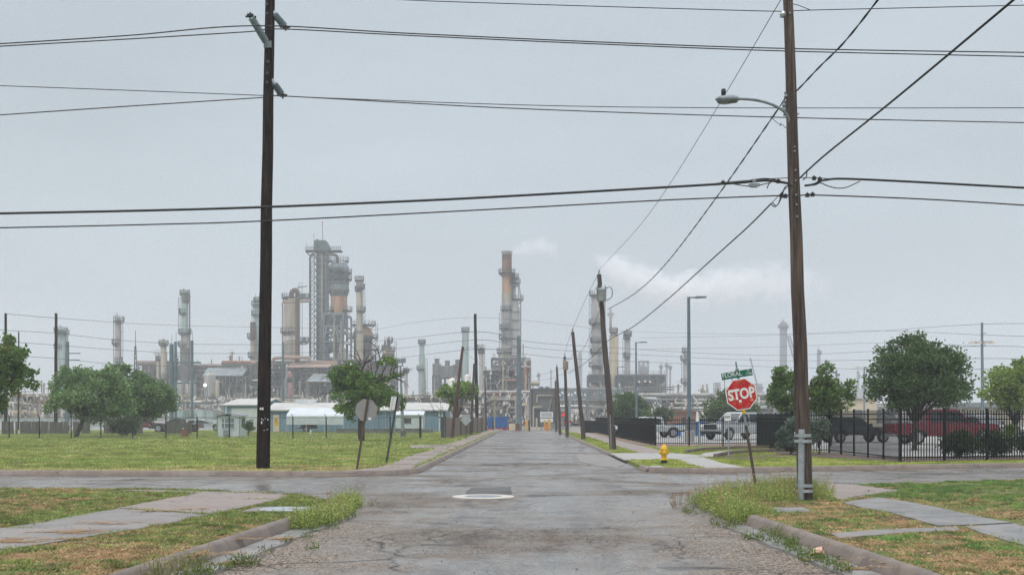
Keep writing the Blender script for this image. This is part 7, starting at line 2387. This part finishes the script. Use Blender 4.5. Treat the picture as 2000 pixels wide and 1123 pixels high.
# lattice mast and lit lamp
t = thing('lattice_mast', 'dark lattice mast with a thin rod above the feathery trees', 'mast', at(264.5, base_py(300), 300))
mb = MB()
z0, z1 = 0, at(0, 676, 300).z
for s in (-1, 1):
    mb.bar((at(264.5 + 5.5 * s, 0, 300).x, 300, z0), (at(264.5 + 1 * s, 0, 300).x, 300, z1), .2)
for k in range(16):
    u, v = k / 16, (k + 1) / 16
    xa, xb = 5.5 - 4.5 * u, 5.5 - 4.5 * v
    s = 1 if k % 2 else -1
    mb.bar((at(264.5 + s * xa, 0, 300).x, 300, z0 + (z1 - z0) * u), (at(264.5 - s * xb, 0, 300).x, 300, z0 + (z1 - z0) * v), .14)
mb.build('lattice', 'ref_dark', t)
MB().bar((at(264.5, 0, 300).x, 300, z1), at(264.5, 646, 300), .12).build('rod', 'ref_dark', t)
t = thing('yard_lamp', 'bright lit yard lamp among the pipes left of the guard hut', 'lamp', at(402, base_py(300), 300))
MB().tube([at(402, base_py(300), 300), at(402, 758, 300)], .15, 8).build('shaft', 'galv_dull', t)
MB().box(at(398, 758, 300) - V(0, .5, 0), at(407, 756, 300) + V(0, .5, 0)).build('crossarm', 'galv_dull', t)
MB().lathe([(.01, -.36), (.2, -.3), (.33, -.12), (.36, 0), (.33, .12), (.2, .3), (.01, .36)], at(400.5, 752, 299.5), 16).build('lamp_head', 'lamp_lit', t, True)
# valve manifolds: rows of pale pipes in front of the blocks
MW = ['ref_white', 'ref_white', 'ref_cream', 'ref_concrete', 'ref_grey', 'ref_tan']
unit('row of white valve manifolds in front of the left process blocks', 340, 446, 775, 300, 6, 61, 10, 3, 'ref_grey', npipe=40, nves=4, ndrum=3, nvalve=90, mats=MW, w=.22, brace=.3, decks=False)
unit('row of white valve manifolds above the blue buildings', 446, 650, 778, 300, 6, 62, 18, 3, 'ref_grey', npipe=70, nves=6, ndrum=6, nvalve=150, mats=MW, w=.22, brace=.3, decks=False)
unit('grey pipe racks behind the torn tree and the floodlight pole', 640, 860, 772, 300, 6, 63, 16, 3, 'ref_grey', npipe=80, nves=8, ndrum=6, nvalve=60, w=.24, brace=.3, mats=MW + ['ref_grey', 'ref_brown'], decks=False)
unit('beige substation frames under the leafy tree at the left edge', -40, 100, 770, 260, 6, 64, 12, 3, 'ref_concrete', npipe=40, nves=10, ndrum=3, nvalve=50, mats=['ref_concrete', 'ref_cream', 'ref_rust', 'ref_grey', 'ref_white'], w=.25, decks=False)
unit('low grey racks behind the feathery trees', 95, 345, 790, 280, 6, 65, 16, 2, 'ref_grey', npipe=50, nves=6, ndrum=6, nvalve=40, w=.25, decks=False, mats=MW)
# mint storage tanks behind the white wall
for i, (px, w, y) in enumerate(((350, 40, 801), (405, 50, 801))):
    column(['left low mint-green tank behind the white wall', 'right low mint-green tank behind the white wall'][i], px, w, y, 230, 'ref_mint', name='storage_tank', cat='tank', top='flat')

# ---- pipe rack and gate house in the middle and on the right
unit('dense grey pipe rack left of the gate behind the board fence', 860, 1030, 768, 245, 7, 71, 14, 5, 'ref_grey', npipe=110, nves=4, ndrum=6, nvalve=70, w=.3, brace=.25, mats=['ref_grey', 'ref_concrete', 'ref_tan', 'ref_brown', 'ref_grey'], top_duct=('ref_concrete', .3))
unit('right run of the pipe rack behind the round trees', 1160, 1420, 774, 245, 7, 72, 18, 4, 'ref_grey', npipe=120, nves=3, ndrum=5, nvalve=60, w=.26, brace=.2, mats=['ref_grey', 'ref_concrete', 'ref_white', 'ref_bluegrey', 'ref_grey'], top_duct=('ref_concrete', .35), decks=False)
unit('right end of the pipe rack seen past the stop sign', 1420, 1700, 774, 250, 7, 73, 16, 4, 'ref_grey', npipe=100, nves=2, ndrum=4, nvalve=40, w=.26, brace=.15, mats=['ref_grey', 'ref_concrete', 'ref_white', 'ref_bluegrey'], top_duct=('ref_concrete', .35), decks=False)
for px0, px1, lab, sd in ((1151, 1192, 'left dark grey steel box structure under the large pale column', 81), (1208, 1298, 'long dark grey steel structure with lit bays right of the cream column', 82)):
    Yh = 325
    a, b = at(px0, base_py(Yh), Yh), at(px1, 733, Yh)
    t = thing('steel_structure', lab, 'structure', ((a.x + b.x) / 2, Yh, 0))
    zb = at(0, 746, Yh).z
    MB().box((a.x, Yh, zb), (b.x, Yh + 8, b.z)).build('casing', 'ref_teal', t)
    steelwork(MB(), a.x - .1, b.x + .1, Yh - .3, Yh + 8.2, 0, b.z + .1, 2 if sd == 81 else 6, 4, 2, .4, .4, random.Random(sd), True, True).build('steel_frame', 'ref_grey', t)
    MB().box((a.x + 1, Yh + 3, 0), (b.x - 1, Yh + 7, zb)).build('core', 'ref_dark', t)
    clutter(t, a.x, b.x, Yh, Yh + 6, 0, zb, sd, 20, 2, 2, 18)
    if sd == 82:
        MB().bar(at(1208, 758, Yh - 2), at(1317, 755.5, Yh - 2), .3).bar(at(1208, 762, Yh - 2), at(1317, 760, Yh - 2), .4).build('gantry', 'ref_grey', t)
        for px, py in ((1248, 746), (1260, 745), (1270, 746)):
            MB().lathe([(.01, -.4), (.4, 0), (.01, .4)], at(px, py, Yh - .9), 8).build('lamp', 'lamp_soft', t)
unit('dark equipment between the gate building and the mint columns', 945, 975, 725, 300, 6, 84, 3, 5, 'ref_dark', npipe=24, nves=2, ndrum=2, nvalve=8, mats=['ref_dark', 'ref_bluegrey', 'ref_grey'])
# gate house: dark clad building
Yg = 215
Xg = lambda px: at(px, 0, Yg).x
Zg = lambda py: at(0, py, Yg).z
t = thing('gate_building', 'dark grey clad building with external pipes at the end of the street', 'building', at(1062, base_py(Yg), Yg))
MB().box((Xg(1037), Yg, -.05), (Xg(1090), Yg + 12, Zg(761))).build('wall', 'ref_dark', t)
lv = MB()
for k in range(40):
    z = Zg(800) + (Zg(762) - Zg(800)) * k / 40
    lv.box((Xg(1041), Yg - .06, z), (Xg(1089), Yg + .01, z + .07))
lv.build('cladding', 'ref_grey', t)
MB().box((Xg(1036), Yg - .15, Zg(761)), (Xg(1091), Yg + 12.2, Zg(758))).build('roof', 'ref_grey', t)
mb = MB().tube(smooth_pts([(Xg(1049), Yg - .4, Zg(786)), (Xg(1049), Yg - .4, Zg(774)), (Xg(1051), Yg - .4, Zg(772.5)), (Xg(1080), Yg - .4, Zg(772.3))], 5), .13, 7)
mb.tube(smooth_pts([(Xg(1042), Yg - .4, Zg(836)), (Xg(1042), Yg - .4, Zg(797)), (Xg(1044), Yg - .4, Zg(795)), (Xg(1058), Yg - .4, Zg(794.8))], 5), .15, 7)
mb.tube([(Xg(1071), Yg - .5, Zg(804)), (Xg(1077), Yg - .5, Zg(779))], .12, 7)
mb.build('pipework', 'ref_tan', t, True)
MB().box((Xg(1054), Yg - .05, -.02), (Xg(1070), Yg + .02, Zg(800))).build('opening', 'window_dark', t)
mb = MB()
for px, w in ((1058, 5), (1069, 6)):
    mb.lathe([(w * .09, Zg(758)), (w * .07, Zg(755)), (.01, Zg(753.5))], (Xg(px), Yg + 3, 0), 10)
mb.build('roof_vents', 'ref_dark', t, True)
MB().lathe([(.01, -.7), (.45, -.6), (.45, .9), (.55, 1), (.01, 1.1)], at(1043, 748.5, Yg), 12, Matrix.Rotation(R(90), 4, 'Y')).bar(at(1041, 758, Yg), at(1041, 750, Yg), .2).build('roof_drum', 'ref_tan', t, True)
# truss bridge right of the gate
t = thing('pipe_bridge', 'grey truss pipe bridge right of the gate, crossing behind the leaning poles', 'bridge', at(1130, base_py(212), 212))
Yp = 212
mb = MB()
za, zb = at(0, 776, Yp).z, at(0, 761, Yp).z
xa, xb = at(1090, 0, Yp).x, at(1215, 0, Yp).x
for y in (Yp, Yp + 3):
    mb.bar((xa, y, za), (xb, y, za), .45, .6).bar((xa, y, zb), (xb, y, zb), .3, .5)
    n = 10
    for k in range(n):
        u0, u1 = xa + (xb - xa) * k / n, xa + (xb - xa) * (k + 1) / n
        mb.bar((u0, y, za if k % 2 else zb), (u1, y, zb if k % 2 else za), .22)
        mb.bar((u0, y, za), (u0, y, zb), .2)
for px in (1092, 1113, 1148, 1190, 1213):
    for y in (Yp, Yp + 3):
        mb.bar((at(px, 0, Yp).x, y, 0), (at(px, 0, Yp).x, y, za), .4)
mb.build('truss', 'ref_bluegrey', t)
mb = MB()
for k, py in enumerate((758.5, 783, 788, 796)):
    mb.tube([(xa, Yp + 1, at(0, py, Yp).z), (xb, Yp + 1, at(0, py, Yp).z)], .16 + .08 * (k % 2), 7)
mb.build('pipework', 'ref_concrete', t, True)
unit('pale piping thicket beyond the truss bridge', 1095, 1165, 795, 235, 6, 85, 6, 3, 'ref_grey', npipe=40, nves=3, ndrum=3, nvalve=40, w=.2, brace=.2, decks=False, mats=['ref_white', 'ref_concrete', 'ref_grey'])
unit('distant grey pipe racks seen between trees at far right', 1700, 1900, 790, 330, 6, 86, 10, 3, 'ref_grey', npipe=40, nves=4, ndrum=3, nvalve=20, decks=False)

# ---- the gate: signs, bollards, barriers
Yg2 = 165
t = thing('notice_board', 'big white notice board on two posts before the dark gate building', 'sign', at(1067, base_py(160), 160))
X_ = lambda px, y=160: at(px, 0, y).x
Z_ = lambda py, y=160: at(0, py, y).z
nb = MB().box((X_(1055), 160, Z_(815.8)), (X_(1080), 160.12, Z_(803.8))).build('upper_panel', 'sign_white', t)
MB().box((X_(1055), 160, Z_(824)), (X_(1080), 160.12, Z_(817.2))).build('lower_panel', 'sign_white', t)
mb = MB()
for k in range(4):
    mb.box((X_(1057), 159.975, Z_(806 + 2.4 * k) - .03), (X_(1057 + random.uniform(14, 21)), 159.995, Z_(806 + 2.4 * k) + .03))
mb.build('print_lines', 'galv_dull', nb)
for px in (1057.5, 1077.5):
    MB().box((X_(px) - .08, 160.14, -.02), (X_(px) + .08, 160.3, Z_(804))).build('post', 'galv_dull', t)
t = thing('led_board', 'dark display board with a red lit panel between the right kerb poles', 'sign', at(1099, base_py(160), 160))
MB().box((X_(1095.5), 160, Z_(814)), (X_(1104.5), 160.4, Z_(804.5))).build('cabinet', 'ref_dark', t)
MB().box((X_(1096.3), 159.97, Z_(813)), (X_(1103.8), 159.995, Z_(806.5))).build('panel', 'led_red', t)
MB().box((X_(1099.5) - .1, 160.1, 0), (X_(1099.5) + .1, 160.3, Z_(814))).build('post', 'galv_dull', t)
for i, (px, py, Y, m, w) in enumerate(((1087, 821, 150, 'sign_white', 4), (1103, 826, 152, 'sign_red', 5), (1113, 823, 156, 'sign_red', 4.5), (1024, 826, 154, 'sign_red', 5))):
    p0 = at(px, py, Y)
    t = thing('gate_sign', ['white round-topped sign with a red border at the end of the right kerb', 'small red stop sign left of the third right kerb pole base', 'small red stop sign right of the third kerb pole', 'small red sign right of the steel pole at the gate'][i], 'sign', (p0.x, Y, 0))
    r = w * Y / F / 2
    MB().extr(octagon(r * 1.1), .04, Matrix.Translation(p0)).build('face', m, t)
    if i == 0:
        MB().extr(octagon(r * 1.3), .03, Matrix.Translation(p0 + V(0, .04, 0))).build('border', 'sign_red', t)
    MB().bar((p0.x, Y + .06, 0), (p0.x, Y + .06, p0.z), .08).build('post', 'galv_dull', t)
t = thing('blue_container', 'bright blue tarp-walled container on a red base at the end of the left kerb', 'container', at(972, base_py(158), 158))
X_ = lambda px, y=158: at(px, 0, y).x
Z_ = lambda py, y=158: at(0, py, y).z
mb = MB()
for k in range(12):
    a_, b_ = 952.5 + k * 3.2, 952.5 + (k + .96) * 3.2
    mb.box((X_(a_), 158 + .05 * (k % 2), Z_(835.5)), (X_(b_), 160, Z_(814.5) + .03 * (k % 3)))
mb.build('side', 'blue_tarp', t)
MB().box((X_(951.5), 157.9, Z_(838)), (X_(993.5), 160, Z_(835.6))).box((X_(954), 157.95, .0), (X_(958), 159.9, Z_(838))).box((X_(983), 157.95, .0), (X_(988), 159.9, Z_(838))).box((X_(991.5), 157.9, 0), (X_(996.5), 160, Z_(831))).build('base', 'red_paint', t)
for i, (px, h, Y) in enumerate(((1064, 1.3, 158), (1071, 1.4, 158), (1074, 1.35, 159), (1028, 1.2, 160), (1031, 1.3, 160), (1048, 1.5, 162), (1002, 1.2, 162), (1006, 1.2, 162))):
    p0 = at(px, base_py(Y), Y)
    b_ = MB().lathe([(.13, 0), (.13, h), (.09, h + .08), (.01, h + .1)], p0, 10)
    single('bollard', b_, 'safety_yellow' if i not in (5,) else 'ref_cream', ['leftmost yellow bollard under the notice board', 'middle yellow bollard under the notice board', 'rightmost yellow bollard under the notice board', 'left of two yellow bollards right of the steel pole', 'right of two yellow bollards right of the steel pole', 'pale tall bollard left of the notice board', 'left yellow bollard by the blue container', 'right yellow bollard by the blue container'][i], 'bollard')
for i, (px, py, w, Y, m, lab) in enumerate(((1067, 836, 7, 156, 'orange', 'orange barrier between the bollards under the notice board'), (1000, 836, 12, 158, 'cream', 'pale tan barrier block right of the blue container'), (1003, 828, 8, 161, 'ref_bluegrey', 'pale blue panel above the tan barrier block'), (1011, 841, 8, 148, 'rusty', 'reddish planter block at the foot of the steel pole'), (1017, 829, 5, 158, 'ref_bluegrey', 'small blue-grey cabinet just right of the steel pole'), (1084, 838, 14, 170, 'ref_bluegrey', 'low grey cabinet behind the far right kerb poles'))):
    p0 = at(px, py + 4, Y)
    ww = w * Y / F
    mb = MB().cbox((p0.x, Y, .4 if py > 832 else 1.0), (ww, .8, .8 if py > 832 else .7)).cbox((p0.x, Y, .84 if py > 832 else 1.39), (ww * 1.06, .86, .08))
    if py <= 832:
        mb.bar((p0.x - ww * .3, Y, 0), (p0.x - ww * .3, Y, .7), .1).bar((p0.x + ww * .3, Y, 0), (p0.x + ww * .3, Y, .7), .1)
    single('barrier_block' if i not in (4, 5) else 'cabinet', mb, m, lab, 'barrier' if i not in (4, 5) else 'cabinet')
for px0, w, lab, Y in ((966, 2.2, 'cream painted steel post in front of the pipe rack beside the blue container', 156), (1007, 2.4, 'cream painted steel post left of the steel pole', 175), (1026, 1.6, 'slim cream steel post right of the steel pole', 175)):
    t0, b0 = at(px0, 775 if px0 != 1026 else 789, Y), at(px0, base_py(Y), Y)
    single('steel_post', MB().tube([b0, t0], w * Y / F / 2, 8).cbox(t0, (.5, .4, .4)), 'ref_cream', lab, 'post')
p0 = at(1034, base_py(150), 150)
single('short_post', MB().tube([at(1034, 841, 148), at(1033, 823, 148)], .12, 8).cbox(at(1033, 823, 148), (.25, .25, .3)), 'ref_dark', 'short dark post standing alone at the end of the road', 'post')
p0 = at(963, base_py(150), 150)
single('short_post', MB().tube([at(963, 842, 146), at(962.5, 825, 146)], .12, 8).cbox(at(962.5, 825, 146), (.28, .25, .35)), 'ref_dark', 'short dark post standing in front of the blue container', 'post')

# ---- steam
def steam(label, pts, dens, seed, col=(.95, .95, .96)):
    """plume: a knobbly closed hull round a path, filled with noisy vapour"""
    rnd = random.Random(seed)
    P = smooth_pts([at(p[0], p[1], p[2]) for p in pts], 6)
    Rr = []
    for i in range(len(pts) - 1):
        for k in range(6):
            Rr.append(pts[i][3] + (pts[i + 1][3] - pts[i][3]) * k / 6)
    Rr.append(pts[-1][3])
    Rr = [r * pts[0][2] / F for r in Rr]
    Rr[0] *= .5
    mb = MB().tube(P, Rr, 14)
    m = bpy.data.materials.new('steam')
    m.use_nodes = True
    nt = m.node_tree
    N, L = nt.nodes, nt.links
    N.remove(N['Principled BSDF'])
    pv = N.new('ShaderNodeVolumePrincipled')
    pv.inputs['Color'].default_value = (*col, 1)
    pv.inputs['Anisotropy'].default_value = .1
    L.new(pv.outputs[0], N['Material Output'].inputs['Volume'])
    g = G(N, L)
    nz = g.noise(.2, None, 6, .62)
    # density thins towards the hull: distance from the plume axis, tabulated along x
    tcn = N.new('ShaderNodeTexCoord')
    sp = N.new('ShaderNodeSeparateXYZ')
    L.new(tcn.outputs['Object'], sp.inputs[0])
    x0, x1 = P[0].x, P[-1].x
    cz = N.new('ShaderNodeFloatCurve')
    cr = N.new('ShaderNodeFloatCurve')
    fx = g.rng(sp.outputs['X'], x0, x1)
    zs = [p.z for p in P]
    zmin, zmax, rmax = min(zs), max(zs), max(Rr)
    for node, vals in ((cz, [(z - zmin) / (zmax - zmin + 1e-6) for z in zs]), (cr, [r / rmax for r in Rr])):
        cv = node.mapping.curves[0]
        while len(cv.points) > 2:
            cv.points.remove(cv.points[1])
        cv.points[0].location = (0, vals[0])
        cv.points[1].location = (1, vals[-1])
        for p, v in list(zip(P, vals))[2:-1:2]:
            cv.points.new((p.x - x0) / (x1 - x0), v)
        node.mapping.update()
        L.new(fx, node.inputs['Value'])
    zc = g.rng(cz.outputs[0], 0, 1, zmin, zmax)
    rc = g.math('MULTIPLY', cr.outputs[0], rmax)
    dz = g.math('SUBTRACT', sp.outputs['Z'], zc)
    dy = g.math('SUBTRACT', sp.outputs['Y'], P[0].y)
    d2 = g.math('SQRT', g.math('ADD', g.math('MULTIPLY', dz, dz), g.math('MULTIPLY', dy, dy)))
    q = g.math('DIVIDE', d2, rc)
    core = g.rng(g.math('ADD', q, g.math('MULTIPLY', g.math('SUBTRACT', nz, .5), 3.6)), .98, .0, 0, 1)
    ends = g.math('MULTIPLY', g.rng(fx, .0, .06), g.rng(fx, 1.0, .35))
    dn = g.math('MULTIPLY', g.math('MULTIPLY', core, ends), dens * 5)
    L.new(dn, pv.inputs['Density'])
    o = mb.build('steam', m)
    o['kind'] = 'stuff'
    o['label'] = label
    return o


steam('thin white steam drifting right from the main stack', [(995, 500, Ys_, 6), (1002, 497, Ys_, 11), (1013, 491, Ys_, 15), (1030, 486, Ys_, 19), (1055, 484, Ys_, 22), (1095, 486, Ys_, 24)], .075, 1)
steam('long pale steam cloud drifting right behind the transformer pole', [(1155, 500, 420, 6), (1175, 512, 420, 22), (1210, 530, 420, 36), (1255, 550, 420, 40), (1320, 567, 420, 40), (1400, 560, 420, 44), (1500, 552, 420, 46), (1640, 560, 420, 40)], .045, 2)
steam('small puff of steam at the stubby vent right of the main stack', [(1022, 712, 318, 5), (1027, 705, 318, 8), (1034, 702, 318, 8), (1045, 700, 318, 5)], .12, 3)
# ================================================================== AIR, SKY, LIGHT, CAMERA
hz = MB().box((-720, -70, -1.1), (720, 930, 68))
m = bpy.data.materials.new('haze')
m.use_nodes = True
nt = m.node_tree
nt.nodes.remove(nt.nodes['Principled BSDF'])
pv = nt.nodes.new('ShaderNodeVolumePrincipled')
pv.inputs['Color'].default_value = (.93, .96, 1, 1)
pv.inputs['Density'].default_value = HAZE
pv.inputs['Anisotropy'].default_value = .3
nt.links.new(pv.outputs[0], nt.nodes['Material Output'].inputs['Volume'])
o = hz.build('haze', m)
o['kind'] = 'stuff'
o['label'] = 'thin grey rain haze in the air'

w = bpy.data.worlds.new('World')
SC.world = w
w.use_nodes = True
nt = w.node_tree
N, L = nt.nodes, nt.links
bg = N['Background']
sky = N.new('ShaderNodeTexSky')
sky.sky_type = 'NISHITA'
sky.sun_disc = False
SE, SR = R(58), R(205)
sky.sun_elevation = SE
sky.sun_rotation = SR
sky.altitude = 10
sky.air_density = 1.0
sky.dust_density = 4.0
hs = N.new('ShaderNodeHueSaturation')
hs.inputs['Saturation'].default_value = .42
L.new(sky.outputs[0], hs.inputs['Color'])
# cloud deck: an even overcast layer with soft, large variations, a little brighter low down
tc = N.new('ShaderNodeTexCoord')
sp = N.new('ShaderNodeSeparateXYZ')
L.new(tc.outputs['Generated'], sp.inputs[0])
mr = N.new('ShaderNodeValToRGB')
el = mr.color_ramp.elements
el[0].position = 0.0
el[0].color = (CL_H[0], CL_H[1], CL_H[2], 1)
el[1].position = 1.0
el[1].color = (CL_T[0], CL_T[1], CL_T[2], 1)
e = el.new(.12); e.color = (*CL_M, 1)
e = el.new(.36); e.color = (*CL_U, 1)
L.new(sp.outputs[2], mr.inputs[0])
mp = N.new('ShaderNodeMapping')
mp.inputs['Scale'].default_value = (1, 1, 3.2)
L.new(tc.outputs['Generated'], mp.inputs['Vector'])
nz = N.new('ShaderNodeTexNoise')
nz.inputs['Scale'].default_value = 2.1
nz.inputs['Detail'].default_value = 5
nz.inputs['Roughness'].default_value = .5
L.new(mp.outputs[0], nz.inputs['Vector'])
rg = N.new('ShaderNodeMapRange')
rg.inputs['From Min'].default_value = .3
rg.inputs['From Max'].default_value = .7
rg.inputs['To Min'].default_value = .90
rg.inputs['To Max'].default_value = 1.11
L.new(nz.outputs['Fac'], rg.inputs['Value'])
vm = N.new('ShaderNodeVectorMath')
vm.operation = 'SCALE'
L.new(mr.outputs[0], vm.inputs[0])
L.new(rg.outputs[0], vm.inputs['Scale'])
mx = N.new('ShaderNodeMix')
mx.data_type = 'RGBA'
mx.inputs[0].default_value = .86
L.new(hs.outputs[0], mx.inputs[6])
L.new(vm.outputs[0], mx.inputs[7])
L.new(mx.outputs[2], bg.inputs['Color'])
bg.inputs['Strength'].default_value = .1

ld = bpy.data.lights.new('sun', 'SUN')
ld.energy = 1.5
ld.angle = R(24)
ld.color = (1, .97, .93)
lo = bpy.data.objects.new('sun', ld)
COL.objects.link(lo)
# light comes from the sky's sun direction
dv = V(math.sin(SR) * math.cos(SE), math.cos(SR) * math.cos(SE), math.sin(SE))
lo.rotation_euler = (-dv).to_track_quat('-Z', 'Y').to_euler()
lo.location = (0, -20, 60)

cam = bpy.data.cameras.new('camera')
cam.sensor_width = 36
cam.lens = 36 * F / 2000
cam.shift_x = (1000 - CX) / 2000
cam.shift_y = (HY - 561.5) / 2000
cam.clip_start = .1
cam.clip_end = 6000
co = bpy.data.objects.new('camera', cam)
COL.objects.link(co)
co.location = (0, 0, EYE)
co.rotation_euler = (R(90), 0, 0)
SC.camera = co
SC.view_settings.view_transform = 'Standard'
SC.view_settings.look = 'None'
SC.view_settings.gamma = 1
SC.view_settings.use_curve_mapping = False
SC.view_settings.exposure = EXPO
SC.cycles.volume_bounces = 6
SC.cycles.max_bounces = 8
SC.cycles.transparent_max_bounces = 16
SC.cycles.volume_step_rate = 1.0
SC.cycles.use_denoising = True
SC.cycles.use_adaptive_sampling = False
SC.cycles.denoising_prefilter = 'FAST'
GROUPS = {'far_wire': 'far overhead wires', 'transmission_wire': 'transmission wires', 'communication_cable': 'communication cables', 'service_cable': 'service cables', 'cable_loop': 'loose cable loops', 'cable_clamp': 'cable clamps', 'bollard': 'bollards at the gate',
          'plank_screen': 'plank screens at the back of the left lot', 'process_column': 'refinery columns', 'process_unit': 'refinery process units', 'picket_fence': 'black picket fences', 'gate_sign': 'small signs at the gate', 'waste_bin': 'bins behind the fence', 'mesquite_tree': 'feathery trees',
          'conifer_shrub': 'blue-green shrubs', 'young_tree': 'ragged young trees', 'box_heater': 'box heaters', 'storage_tank': 'low mint tanks', 'storage_vessel': 'pale vessels', 'pink_vessel': 'pinkish vessels', 'pickup_truck': 'pickups', 'parked_car': 'parked cars', 'utility_pole': 'wooden utility poles', 'steel_pole': 'steel poles', 'short_post': 'short dark posts', 'steel_post': 'cream steel posts'}
for o in SC.objects:
    q = o.name.split('.')[0]
    if o.parent is None and q in GROUPS and 'category' in o and 'group' not in o:
        o['group'] = GROUPS[q]
for o in SC.objects:
    if '_o' in o:
        del o['_o']
